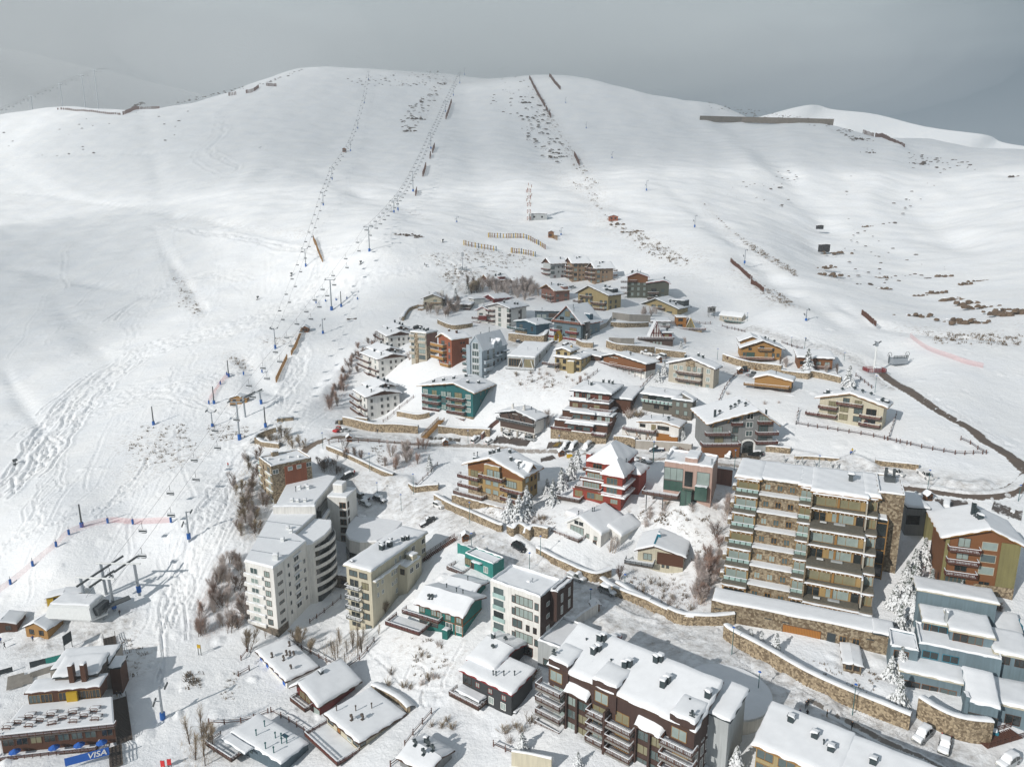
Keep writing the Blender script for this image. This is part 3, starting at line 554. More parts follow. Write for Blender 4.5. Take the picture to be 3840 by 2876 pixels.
class House:
 def __init__(s,name,label,t,Cb,Cty,A,B=None,cat='building',group=None,**k):
  loc,yaw,s.w,s.d,s.h,e=fit(t,Cb,Cty,A,B,**k)
  s.root=empty(name,loc,yaw,label,cat,group);s.loc=loc;s.yaw=yaw
  s.rng=random.Random(int(loc.x*13+loc.y*7));s.snow=MB();s.v=None
  print('HOUSE %-34s w%5.1f d%5.1f h%5.1f yaw%5.0f err%6.1f'%(label[:34],s.w,s.d,s.h,math.degrees(yaw),math.sqrt(e)))
 def vol(s,m,x0=0,y0=0,x1=None,y1=None,z0=-4,z1=None,roof='f',rise=0,ov=.5,ax='y',pos=.5,rm='trim_dark',gm=None,sh=.42,t=.3,base=None,bm='stone_wall',name='wall',lo=None,nosnow=False):
  x1=s.w if x1 is None else x1;y1=s.d if y1 is None else y1;z1=s.h if z1 is None else z1
  v=Vol();v.h=s;v.x0,v.y0,v.x1,v.y1,v.z0,v.z1=x0,y0,x1,y1,z0,z1
  b=MB();b.box(x0,y0,z0,x1,y1,z1,m)
  sh=sh*s.rng.uniform(.7,1.3);gm=gm or m;q=[];fl=[];z=z1;S=MB();rf=MB()
  if roof=='f':
   v.rz=lambda x,y:z1+t
   rf.box(x0-ov,y0-ov,z+.002,x1+ov,y1+ov,z+t,rm);i=.08
   q.append([(x0-ov+i,y0-ov+i,z+t),(x1+ov-i,y0-ov+i,z+t),(x1+ov-i,y1+ov-i,z+t),(x0-ov+i,y1+ov-i,z+t)]);fl.append((1,1,1,1))
  elif roof=='p':
   v.rz=lambda x,y:z1-.3
   for a in((x0,y0,x1,y0+.25),(x0,y1-.25,x1,y1),(x0,y0+.25,x0+.25,y1-.25),(x1-.25,y0+.25,x1,y1-.25)):
    rf.box(a[0]-.02,a[1]-.02,z,a[2]+.02,a[3]+.02,z+.55,m)
    q.append([(a[0],a[1],z+.55),(a[2],a[1],z+.55),(a[2],a[3],z+.55),(a[0],a[3],z+.55)]);fl.append((1,1,1,1))
   q.append([(x0+.25,y0+.25,z),(x1-.25,y0+.25,z),(x1-.25,y1-.25,z),(x0+.25,y1-.25,z)]);fl.append((0,0,0,0))
  elif roof=='g':
   if ax=='y':
    xr=x0+pos*(x1-x0);s0=rise/(xr-x0);s1=rise/(x1-xr)
    zl=z-ov*s0;zr=z-ov*s1;a0,a1=y0-ov,y1+ov;zz=z+rise;e=.02
    for yy in(y0,y1):pass
    b.add([(x0,y0,z),(x1,y0,z),(xr,y0,zz),(x0,y1,z),(x1,y1,z),(xr,y1,zz)],[(0,1,2),(4,3,5),(0,2,5,3),(1,4,5,2)],gm)
    q+=[[(x0-ov,a0,zl+e),(xr,a0,zz+e),(xr,a1,zz+e),(x0-ov,a1,zl+e)],[(xr,a0,zz+e),(x1+ov,a0,zr+e),(x1+ov,a1,zr+e),(xr,a1,zz+e)]]
    fl+=[(1,0,1,1),(1,1,1,0)]
    v.rz=lambda x,y:z+(x-x0)*s0+t if x<xr else z+(x1-x)*s1+t
   else:
    yr=y0+pos*(y1-y0);s0=rise/(yr-y0);s1=rise/(y1-yr)
    zf=z-ov*s0;zb=z-ov*s1;a0,a1=x0-ov,x1+ov;zz=z+rise;e=.02
    b.add([(x0,y0,z),(x0,y1,z),(x0,yr,zz),(x1,y0,z),(x1,y1,z),(x1,yr,zz)],[(1,0,2),(3,4,5),(0,3,5,2),(4,1,2,5)],gm)
    q+=[[(a0,y0-ov,zf+e),(a1,y0-ov,zf+e),(a1,yr,zz+e),(a0,yr,zz+e)],[(a0,yr,zz+e),(a1,yr,zz+e),(a1,y1+ov,zb+e),(a0,y1+ov,zb+e)]]
    fl+=[(1,1,0,1),(0,1,1,1)]
    v.rz=lambda x,y:z+(y-y0)*s0+t if y<yr else z+(y1-y)*s1+t
   rq=q[:]
   for c in rq:rf.slab([(a,b_,c_+t)for a,b_,c_ in c],t,rm)
   q=[[(a,b_,c_+t)for a,b_,c_ in c]for c in rq]
  elif roof=='s':
   dz={'y':(0,0,1,1),'x':(0,1,1,0),'X':(1,0,0,1),'Y':(1,1,0,0)}[ax]
   c=[(x0,y0),(x1,y0),(x1,y1),(x0,y1)];o=[(-ov,-ov),(ov,-ov),(ov,ov),(-ov,ov)]
   b.add([(c[i][0],c[i][1],z)for i in range(4)]+[(c[i][0],c[i][1],z+rise*dz[i])for i in range(4)],[(0,1,5,4),(1,2,6,5),(2,3,7,6),(3,0,4,7),(4,5,6,7)],gm)
   L=(y1-y0)if ax in 'yY' else(x1-x0);so_=ov*rise/L
   qq=[(c[i][0]+o[i][0],c[i][1]+o[i][1],z+rise*dz[i]+(so_ if dz[i]else-so_)+t+.02)for i in range(4)]
   rf.slab(qq,t,rm);q.append(qq);fl.append((1,1,1,1))
   def rz(x,y):
    f={'y':(y-y0)/(y1-y0),'Y':(y1-y)/(y1-y0),'x':(x-x0)/(x1-x0),'X':(x1-x)/(x1-x0)}[ax];return z+rise*f+t
   v.rz=rz
  elif roof=='h':
   W_,D_=x1-x0+2*ov,y1-y0+2*ov;X0,Y0,X1,Y1=x0-ov,y0-ov,x1+ov,y1+ov;k=min(W_,D_)/2*.98
   if lo:k=lo
   if W_>D_:r0=(X0+k,(Y0+Y1)/2);r1=(X1-k,(Y0+Y1)/2)
   else:r0=((X0+X1)/2,Y0+k);r1=((X0+X1)/2,Y1-k)
   zz=z+rise+t;ze=z+t;c=[(X0,Y0,ze),(X1,Y0,ze),(X1,Y1,ze),(X0,Y1,ze)];a_=(*r0,zz);b_=(*r1,zz)
   if W_>D_:fs=[[c[0],c[1],b_,a_],[c[1],c[2],b_,b_],[c[2],c[3],a_,b_],[c[3],c[0],a_,a_]]
   else:fs=[[c[0],c[1],a_,a_],[c[1],c[2],b_,a_],[c[2],c[3],b_,b_],[c[3],c[0],a_,b_]]
   rf.box(X0,Y0,z+.002,X1,Y1,ze,rm)
   for c_ in fs:q.append(c_);fl.append((1,0,0,0))
   v.rz=lambda x,y:ze+rise*max(0,min(1,min(x-X0,X1-x,y-Y0,Y1-y)/k))
  v.wall=b.ob(name,s.root)
  if base:
   bb=MB();bb.box(x0-.06,y0-.06,z0,x1+.06,y1+.06,base,bm);bb.ob('foundation',s.root)
  v.roof=rf.ob('roof',s.root)
  if not nosnow:
   for c_,f_ in zip(q,fl):S.snowquad(c_,sh,f_)
   S.ob('snow_cover',v.roof,smooth=True)
  s.v=v;return v
def pvol(h,poly,z0,z1,m,name='wall',sh=.4,up=.35,slope=0,ov=0,cap='white_wall'):
 b=MB();b.prism(poly,z0,z1,m);b.ob(name,h.root);cx=sum(p[0]for p in poly)/len(poly);cy_=sum(p[1]for p in poly)/len(poly)
 f=lambda k:[(cx+(x-cx)*k,cy_+(y-cy_)*k)for x,y in poly]
 r=MB();r.prism(f(1.012+ov),z1+.003,z1+up,cap);r=r.ob('roof',h.root);s=MB();A=f(1.008+ov);B_=f(.975+ov);z=z1+up;n=len(poly)
 s.add([(x,y,z+.002)for x,y in A]+[(x,y,z+sh)for x,y in B_],[(i,(i+1)%n,n+(i+1)%n,n+i)for i in range(n)]+[tuple(range(n,2*n))],SNOW);s.ob('snow_cover',r,False)
 v=Vol();v.h=h;v.x0,v.y0,v.x1,v.y1=min(p[0]for p in poly),min(p[1]for p in poly),max(p[0]for p in poly),max(p[1]for p in poly);v.rz=lambda x,y:z+.2;return v
class Vol:
 def face(v,f):
  if not isinstance(f,str):
   (a,b),(c,d)=f;l=math.hypot(c-a,d-b);return(a,b),((c-a)/l,(d-b)/l),l,math.atan2(d-b,c-a)
  if f=='F':return(v.x0,v.y0),(1,0),v.x1-v.x0,0
  if f=='S':return(v.x1,v.y0),(0,1),v.y1-v.y0,math.pi/2
  if f=='L':return(v.x0,v.y1),(0,-1),v.y1-v.y0,-math.pi/2
 def win(v,f,us,zs,w=1.2,h=1.3,gl=None,fm='trim_brown',mull=1,sill=False):
  (ox,oy),(dx,dy),L,rz=v.face(f)
  for z in(zs if isinstance(zs,(list,tuple))else[zs]):
   for u in(us if isinstance(us,(list,tuple))else[us]):
    g=gl or v.h.rng.choice(['glass_curtain','glass_mid','glass_dark','glass_curtain','glass_mid'])
    if isinstance(g,(list,tuple)):g=v.h.rng.choice(g)
    a,b=wmesh(w,h,mull,fm,g)
    o=link('window',a,v.h.root,(ox+dx*u*L,oy+dy*u*L,z),rz);link('pane',b,o)
  return v
 def balc(v,f,u0,u1,zs,dep=1.4,st='rail',rm='timber',fl='timber_grey',snow=True,hh=1.0,t=.18,side=True):
  (ox,oy),(dx,dy),L,rz=v.face(f)
  for z in(zs if isinstance(zs,(list,tuple))else[zs]):
   a=u0*L;b_=u1*L;W=b_-a
   b=MB();b.box(0,-dep,-t,W,0,0,fl)
   if snow:b.snowquad([(.12,-dep+.15,0),(W-.12,-dep+.15,0),(W-.12,-.05,0),(.12,-.05,0)],.14,(0,0,0,0))
   o=b.ob('balcony',v.h.root,loc=(ox+dx*a,oy+dy*a,z),rz=rz)
   r=MB();segs=[((0,-dep),(W,-dep))]+([((0,0),(0,-dep)),((W,-dep),(W,0))]if side else[])
   for(p,q)in segs:railing(r,(p[0],p[1],0),(q[0],q[1],0),st,rm,hh)
   r.ob('railing',o)
  return v
 def box(v,name,x0,y0,z0,x1,y1,z1,m,snow=0):
  b=MB();b.box(x0,y0,z0,x1,y1,z1,m)
  if snow:b.snowquad([(x0,y0,z1),(x1,y0,z1),(x1,y1,z1),(x0,y1,z1)],snow,rnd=.2)
  b.ob(name,v.h.root);return v
 def chim(v,pts,kind='box',m='flue',hgt=1.4,s=.7):
  for(x,y)in pts:
   X=v.x0+x*(v.x1-v.x0);Y=v.y0+y*(v.y1-v.y0);z=v.rz(X,Y);b=MB()
   if kind=='box':
    b.box(X-s/2,Y-s/2,z-.3,X+s/2,Y+s/2,z+hgt,m);b.box(X-s*.62,Y-s*.62,z+hgt+.15,X+s*.62,Y+s*.62,z+hgt+.24,m)
    for a_,b_ in((-1,-1),(1,1)):b.box(X+a_*s*.4-.04,Y+b_*s*.4-.04,z+hgt,X+a_*s*.4+.04,Y+b_*s*.4+.04,z+hgt+.15,m)
    b.snowquad([(X-s*.6,Y-s*.6,z+hgt+.24),(X+s*.6,Y-s*.6,z+hgt+.24),(X+s*.6,Y+s*.6,z+hgt+.24),(X-s*.6,Y+s*.6,z+hgt+.24)],.25)
   elif kind=='pipe':
    b.tube((X,Y,z-.2),(X,Y,z+hgt),.11,m,6);b.tube((X,Y,z+hgt-.1),(X,Y,z+hgt+.12),.19,m,6)
   elif kind=='cowl':
    b.box(X-.3,Y-.3,z-.2,X+.3,Y+.3,z+.5,m);b.tube((X,Y,z),(X,Y,z+hgt),.12,m,6)
    for k in(.75,.55):b.tube((X-.5,Y,z+hgt*k+.3),(X+.5,Y,z+hgt*k+.3),.15,m,6)
    b.tube((X,Y,z+hgt),(X,Y,z+hgt+.25),.26,m,6)
   elif kind=='pot':
    b.tube((X,Y,z-.3),(X,Y,z+hgt),.62,m,10,.42);b.tube((X,Y,z+hgt+.1),(X,Y,z+hgt+.2),.5,m,10);b.snowquad([(X-.4,Y-.4,z+hgt+.2),(X+.4,Y-.4,z+hgt+.2),(X+.4,Y+.4,z+hgt+.2),(X-.4,Y+.4,z+hgt+.2)],.2)
   b.ob('chimney',v.h.root)
  return v
def railing(r,p,q,st,rm,hh=1.0,snow=True):
 p=Vector(p);q=Vector(q);L=(q-p).length
 if L<.2:return
 up=Vector((0,0,1));n=max(1,int(round(L/1.5)))
 if st=='glass':
  for i in range(n):
   a=p+(q-p)*(i/n+.02/1);c=p+(q-p)*((i+1)/n-.02);r.slab([a+up*.02,c+up*.02,c+up*hh,a+up*hh],0,GREEN)if False else r.bar(a+up*hh*.5,c+up*hh*.5,.03,hh*.95,GREEN)
 elif st=='solid':r.bar(p+up*hh*.45,q+up*hh*.45,.08,hh*.95,rm)
 else:
  for i in range(n+1):c=p+(q-p)*i/n;r.bar(c,c+up*hh,.1,.1,rm)
  if st=='rail':ks=(.35,.65)
  elif st=='plank':ks=(.2,.42,.64)
  else:ks=(.12,)
  for k in ks:r.bar(p+up*hh*k,q+up*hh*k,.05,.15 if st!='balus' else .07,rm)
  if st=='balus':
   m_=max(2,int(L/.28))
   for i in range(m_):c=p+(q-p)*(i+.5)/m_;r.bar(c+up*hh*.12,c+up*hh,.07,.07,rm)
 r.bar(p+up*hh,q+up*hh,.1,.09,rm)
 if snow:r.bar(p+up*(hh+.08),q+up*(hh+.08),.15,.1,SNOW)
OCT='apartment block'
# ---- top row
h=House('apartment_building','pale blue-white apartment block with red wooden balconies at the left end of the top row','Z2',(200,455),278,(118,270),(378,275),cat='apartment block')
v=h.vol('palegrey_wall',roof='g',rise=2.8,ov=1.0,rm='wood_dark',gm='wood_dark').win('S',[.16],[5.4,2.6],2.4,1.6,'glass_mid').win('S',[.55,.82],[6.2,3.4],.9,.9).win('S',[.3,.8],[.4],1.4,1.2,fm='trim_red')
v.balc('F',0,1,[5,2.2],1.6,'plank','redwood').chim([(.3,.3),(.7,.8)],'cowl')
for k,(lab,cb,ct,a,b)in enumerate([('tan apartment block in the middle of the top row, between pale blue-white and tan blocks',(455,500),275,(385,262),(665,268)),('tan apartment block at the right end of the top row, balconies on both ends',(725,525),335,(650,326),(945,335))]):
 h=House('apartment_building',lab,'Z2',cb,ct,a,b,cat='apartment block')
 v=h.vol('tan_wall',roof='g',rise=2.8,ov=1.0,rm='wood_dark',gm='wood_dark').win('S',[.2],[1,3.8,6.6,9.2],1.8,1.6).win('S',[.45,.65],[1,3.8,6.6,9.2],.9,.9)
 v.balc('F',-.1,1.05,[2.9,5.7,8.5],1.8,'plank','timber').win('F',[.5],[.6,3.3,6,8.8],2.0,1.8).chim([(.4,.3),(.6,.55),(.3,.8)],'box',hgt=1.1,s=.8).chim([(.7,.35)],'cowl')
 v.box('pilaster',v.x1-.02,h.d*.33,-3,v.x1+.35,h.d*.36,h.h,'tan_wall')
 if k:v.balc('S',1.02,1.2,[2,4.8,7.6],1.2,'plank','timber')
h=House('apartment_building','grey-green apartment block with orange gable panels standing right of the tan blocks','Z2',(1345,690),440,(1120,428),None,yaw=-8,d=13,cat='apartment block')
v=h.vol('greengrey_wall',roof='g',rise=2.0,ov=.9,pos=.45,rm='trim_red',gm='wood_wall').win('F',[.25,.55,.85],[1.2,4,6.8],1.2,1.7,'glass_curtain').balc('F',-.35,.02,[2.4,5.2,8.3],1.6,'rail','timber').balc('F',.1,.45,[8.6],1.1,'plank')
v.box('wall_panel',-.05,-.12,h.h-3.0,h.w+.05,-.001,h.h-.1,'wood_wall').win('F',[.3],[h.h-2.4],2.2,1.6,'glass_blind').chim([(.2,.4),(.25,.5)],'cowl').chim([(.5,.6),(.65,.5)],'pipe')
v=h.vol('greengrey_wall',h.w+.01,-2.0,h.w+11,9,z1=h.h-3.0,roof='g',ax='y',rise=1.3,ov=1.0,pos=.75,rm='trim_red').win('F',[.72],[.8,3.4],1.6,1.8,'glass_mid').win('F',[.3],[.8,3.4],2.4,1.9,'glass_dark').balc('F',.02,.52,[-.2,2.6],1.3,'rail','timber').chim([(.8,.5)],'cowl')
h=House('chalet','rose brown chalet with small balconies behind the frosty thicket','Z2',(250,745),600,(95,575),(430,598),cat='chalet')
v=h.vol('rose_wall',roof='g',rise=2.6,ov=1.1,rm='wood_gold',gm='wood_dark').win('S',[.2,.75],[.6,3.2],1.6,1.3,'glass_mid').win('F',[.4,.7],[.4,3],1.4,1.6).balc('F',.2,.95,[0,2.6],1.4,'rail','timber').chim([(.6,.15)],'cowl').chim([(.7,.5),(.75,.6),(.8,.7)],'box')
v.box('dormer',h.w*.5,h.d*.55,h.h,h.w+.6,h.d*.85,h.h+2.0,'rose_wall',.4)
h=House('chalet','yellow four-storey chalet with half-round balconies right below the tan blocks','Z2',(880,835),655,(530,632),(1040,648),cat='chalet')
v=h.vol('yellow_wall',roof='g',rise=3.6,ov=1.3,pos=.38,rm='trim_brown').win('F',[.12,.3,.45,.78,.93],[.5,3.1],1.5,1.5).win('F',[.3,.42],[6.2],1.6,1.3,'glass_mid').balc('F',.1,.5,[5.4],1.3,'rail','timber').balc('F',.5,.95,[0,2.7],1.6,'plank','timber').balc('F',-.12,.2,[2.8],1.3,'rail','timber')
v.win('S',[.2,.6],[.6,3.2],1.4,1.4,'glass_mid').chim([(.8,.3),(.6,.7),(.7,.8)],'box');v.box('dormer',h.w*.6,h.d*.4,h.h,h.w*.98,h.d*.8,h.h+2.6,'trim_dark',.4)
h=House('chalet','yellow chalet with dark dormer behind the grey concrete wall','Z2',(1700,900),808,(1255,782),(1830,790),cat='chalet')
v=h.vol('yellow_wall',roof='g',rise=3.9,ov=1.6,pos=.45,rm='trim_dark').win('F',[.38,.55],[3.4],2.2,1.3,'glass_mid').balc('F',.25,.68,[2.7],1.3,'rail','timber').win('F',[.1,.25,.4],[.4],2.0,1.7,'glass_blind').win('F',[.8],[.5],2.8,1.4,'glass_mid').balc('F',.66,1.02,[-.3],1.5,'rail','timber').chim([(.75,.2),(.9,.2),(.3,.5)],'box')
v.box('dormer',h.w*.62,h.d*.5,h.h,h.w+.8,h.d*.95,h.h+3.2,'trim_dark',.4)
h=House('aframe_house','blue house with a tall red-edged triangular gable and yellow entrance arch','Z2',(560,1185),985,(245,955),(790,955),cat='house')
v=h.vol('sky_wall',roof='g',rise=6.6,ov=1.0,rm='orange_wall',gm='sky_wall',pos=.5).win('F',[.5],[h.h+2.2],2.6,2.2,'glass_blind',mull=2).win('F',[.3,.7],[h.h+.1],2.2,1.6,'glass_dark',mull=1).win('F',[.2],[5.2-2,0.6],2.8,1.7,'glass_mid').win('F',[.72],[5.0-2,.6],3.6,1.8,'glass_blind','trim_red',2)
v.balc('F',0,1,[h.h-.6],1.2,'plank','orange_wall').balc('F',-.08,.3,[2.6],1.4,'plank','trim_red').balc('F',.5,.92,[2.5],1.4,'plank','trim_red').balc('F',-.1,1,[-.2],2.2,'plank','trim_red')
v.box('stair_tower',h.w,h.d*.1,-2,h.w+1.6,h.d*.32,h.h+.4,'glass_dark',.3).box('dormer',h.w*.66,h.d*.45,h.h,h.w,h.d*.62,h.h+3.2,'blue_wall',.4).chim([(.6,.15),(.7,.05)],'pipe',hgt=1.8)
v.win('S',[.55,.8],[.5,2.8],.9,1.2)
b=MB();x=h.w*.36
for dx in(-1.35,1.35):b.box(x+dx-.15,-4.6,-3,x+dx+.15,-2.4,1.2,'yellow')
b.add([(x-1.5,-4.6,1.2),(x+1.5,-4.6,1.2),(x,-4.6,3.4),(x-1.5,-2.4,1.2),(x+1.5,-2.4,1.2),(x,-2.4,3.4)],[(0,2,5,3),(2,1,4,5)],'yellow');b.ob('entrance_arch',h.root)
v.box('garage_base',-1.5,-2.6,-4,h.w+.5,-.02,-.5,'sky_wall',.2)
gb=Vol();gb.h=h;gb.x0,gb.y0,gb.x1,gb.y1=-1.5,-2.6,h.w+.5,0;gb.win('F',[.12,.6,.78,.93],[-2.9],2.0,1.8,'glass_blind','trim_white',0)
h=House('house','low blue-grey house with small middle gable left of the tall blue triangular house','Z2',(330,945),868,(20,838),None,yaw=-6,d=9)
v=h.vol('slate_wall',roof='s',ax='Y',rise=.8,ov=.7,gm='slate_wall').win('F',[.15,.35,.62,.85],[.9],1.7,1.4,'glass_curtain','trim_white').balc('F',-.1,.75,[.2],2.4,'rail','trim_teal').chim([(.25,.4)],'pipe')
v.box('wall_panel',h.w*.52,-.14,.6,h.w*.95,-.002,h.h,'brownboard')
h=House('house','teal board house on a stone base with turquoise deck railing','Z1',(1880,1320),1172,(1605,1130),(2060,1155))
v=h.vol('blue_wall',roof='g',ax='y',rise=1.1,ov=1.0,rm='trim_teal',gm='blue_wall').win('F',[.25],[1.8],1.8,2.2,'glass_mid','wood_wall').win('F',[.8],[1.9],1.2,1.9,'glass_dark').balc('F',-.35,.55,[1.5],1.7,'rail','trim_teal').chim([(.8,.4)],'pipe').win('F',[.8],[-.9],3,1.2,'glass_dark')
v.box('foundation',-.4,-.35,-4,h.w*.55,-.003,1.3,'stone_wall')
h=House('apartment_building','white four-storey block with brown truss in its gable and red balconies on the left','Z1',(1510,1225),945,(1215,915),(1745,908),cat='apartment block')
v=h.vol('white_wall',roof='g',rise=1.7,ov=1.2,rm='trim_brown',gm='white_wall').win('F',[.55,.95],[.4,3.0,5.6,8.2],1.5,1.7).win('S',[.04],[.4,3.0,5.6,8.2],1.2,1.7).win('S',[.55,.6],[3.5,6.8],.6,1.4,'glass_dark').win('S',[.67],[4],1.2,4.6,'glass_dark').balc('F',-.02,.33,[.2,2.8,5.4,8.0],1.5,'plank','redwood')
v.chim([(.6,.2),(.85,.5),(.9,.6)],'box',hgt=1.3).box('truss',h.w*.35,-.5,h.h+.1,h.w*.75,-.4,h.h+.25,'trim_brown')
h=House('house','small white and dark red chalet beside the white truss-gabled block','Z1',(1215,1150),970,(1068,935),None,yaw=-15,d=8)
v=h.vol('white_wall',roof='g',rise=1.4,ov=.9,rm='trim_red').win('F',[.35],[3.6],1.8,1.4,'glass_mid').balc('F',-.45,.3,[2.3,-.2],1.6,'plank','redwood').box('bay',h.w*.2,-1.8,1.8,h.w*.95,-.003,4.0,'darkred_wall',.05).chim([(.5,.3)],'pipe')
h=House('chalet','cream chalet with tall white chimney above the frosted shrubs','Z1',(585,955),805,(325,803),None,yaw=-3,d=9,cat='chalet')
v=h.vol('cream_wall',roof='g',rise=1.9,ov=1.3,rm='trim_brown').win('F',[.1],[2.2],1.0,1.4,'glass_dark').win('F',[.62],[3.9],1.6,1.0).balc('F',.4,.95,[2.8],1.1,'rail','timber_gold').balc('F',-.3,.0,[1.6,-.6],1.4,'plank','timber_gold').box('chimney',h.w*.85,h.d*.5,h.h-1,h.w*1.0,h.d*.7,h.h+3.6,'white_wall').chim([(.25,.4)],'pipe',hgt=1.8)
h=House('chalet','low dark red log chalet behind the white truss-gabled block','Z1',(1300,872),812,(1163,800),(1520,800),cat='chalet')
h.vol('darkred_wall',roof='g',ax='y',rise=1.5,ov=.8,rm='trim_red').win('F',[.2,.5,.8],[.6],.8,1.1,'glass_curtain').win('S',[.7],[.4],1.2,1.5,'glass_blind').chim([(.6,.5)],'pipe')
h=House('garage','plain white flat-roofed annex left of the dark red chalet','Z1',(1020,905),822,(955,812),(1168,812),cat='garage')
h.vol('white_wall',roof='f',ov=.5).win('F',[.6],[1.2],1.2,1.2,'glass_mid')
for lab,cb,ct,a,b in(('brown chalet half hidden by the left part of the frosty thicket',(1235,640),560,(1120,548),(1500,560)),('white-roofed chalet half hidden by the right part of the frosty thicket',(1610,690),628,(1505,590),(1800,600))):
 h=House('chalet',lab,'Z1',cb,ct,a,b,cat='chalet')
 v=h.vol('wood_dark',roof='g',rise=2.6,ov=1.0,rm='wood_gold',gm='wood_dark').win('F',[.5],[.4],2.0,1.6,'glass_mid').balc('F',0,1,[-.2],1.3,'plank','redwood').chim([(.7,.45),(.75,.6),(.6,.75),(.3,.2)],'box').chim([(.65,.65)],'cowl')
 v.box('dormer',h.w*.6,h.d*.5,h.h,h.w+.5,h.d*.8,h.h+1.9,'darkred_wall',.4)
 # ---- left column: stone, orange, pale blue, three white blocks
h=House('apartment_building','beige and stone five-storey flat-roofed block between the white gabled blocks and the orange block','Z3',(1105,645),325,(915,300),(1228,292),cat='apartment block')
v=h.vol('beige_wall',roof='f',ov=.35,rm='beige_wall').win('F',[.12],[.6,3.2,5.8,8.4,10.6],1.4,1.5).win('F',[.72],[.6,3.2,5.8,8.4,10.6],3.4,1.7,None,'trim_brown',2)
v.box('stone_pier',h.w*.3,-.3,-4,h.w*.48,-.003,h.h-.1,'stone_wall').box('wall_panel',h.w+.001,h.d*.05,h.h*.55,h.w+.1,h.d*.98,h.h-.1,'rose_wall').box('stone_panel',h.w+.001,-.02,-4,h.w+.12,h.d,h.h*.55,'stone_wall')
v.balc('F',-.05,.28,[2.5,5.1,7.7,10.2],.6,'solid','beige_wall','beige_wall').balc('F',.5,1.0,[10.2,7.7],.5,'solid','beige_wall','beige_wall').chim([(.2,.6),(.5,.5),(.7,.6),(.8,.3)],'box').chim([(.2,.8)],'pipe')
h=House('apartment_building','orange-red block with varnished wooden balconies beside the pale blue gabled block','Z3',(1405,722),392,(1243,365),(1605,372),cat='apartment block')
v=h.vol('orange_wall',roof='g',rise=1.6,ov=.9,rm='timber_gold',pos=.35).win('F',[.82],[.8,3.5,6.1,8.7],1.2,1.7,None,'trim_red').win('F',[.35],[3.5,6.1,8.7],2.2,1.8,'glass_mid','wood_wall').win('F',[.15,.5],[1.4],1.1,1.2).win('S',[.55,.7],[5.8,9.4],.7,.7,'glass_dark')
v.balc('F',-.35,.62,[3.0,5.6,8.2],2.0,'solid','wood_gold','wood_gold').balc('F',.3,.95,[.4],1.6,'solid','wood_gold','wood_gold').chim([(.3,.4),(.6,.6)],'box','wood_dark')
h=House('apartment_building','tall pale blue block of steep gables in the middle of the village','Z3',(1768,850),520,(1585,440),(2052,425),cat='apartment block')
v=h.vol('paleblue_wall',roof='g',rise=5.4,ov=.3,rm='paleblue_wall',pos=.55,sh=.25).win('F',[.55],[.4,3.2,6,8.8],3.2,1.9,'glass_mid','trim_white',2).win('F',[.55],[11.6],2.6,2.4,'glass_mid','trim_white',1)
for z in(2.5,5.3,8.1,10.9):v.box('ledge',h.w*.3,-.3,z,h.w*.82,-.003,z+.35,'palegrey_wall',.08)
v.box('pier',0,-.5,-4,h.w*.24,-.003,h.h+1.8,'paleblue_wall').box('pier',h.w*.86,-.5,-4,h.w+.02,-.003,h.h-.4,'paleblue_wall').balc('L',.6,1,[1.8,4.6,7.4,10.2],2.4,'rail','trim_teal')
v.win('S',[.22,.45],[1,4,7,9.4],1.0,1.7,None,'trim_brown').win('S',[.62,.78,.93],[1.5,5,8],.8,1.0,'glass_dark').balc('S',.03,.34,[0,3,6],1.2,'solid','paleblue_wall','palegrey_wall').chim([(.4,.3),(.55,.55),(.85,.4)],'pipe',hgt=2)
for k,y in enumerate((.5,.68)):
 b=MB();Y=h.d*y;z=h.h;X=h.w;n_=1.3
 b.box(X-3,Y-n_,z-.5,X+.4,Y+n_,z+1.4,'paleblue_wall');b.add([(X+.4,Y-n_,z+1.4),(X+.4,Y+n_,z+1.4),(X+.4,Y,z+3.2),(X-3,Y-n_,z+1.4),(X-3,Y+n_,z+1.4),(X-3,Y,z+3.2)],[(0,1,2),(4,3,5)],'paleblue_wall')
 b.snowquad([(X+.5,Y-n_-.1,z+1.4),(X+.5,Y,z+3.25),(X-3,Y,z+3.25),(X-3,Y-n_-.1,z+1.4)][::-1],.25);b.snowquad([(X+.5,Y+n_+.1,z+1.4),(X+.5,Y,z+3.25),(X-3,Y,z+3.25),(X-3,Y+n_+.1,z+1.4)],.25);b.ob('dormer',h.root)
v.box('side_roof',h.w,h.d*.45,7.6,h.w+1.6,h.d*.7,7.9,'blue_wall',.2).box('side_roof',h.w,h.d*.76,8.8,h.w+1.6,h.d*.98,9.1,'blue_wall',.2)
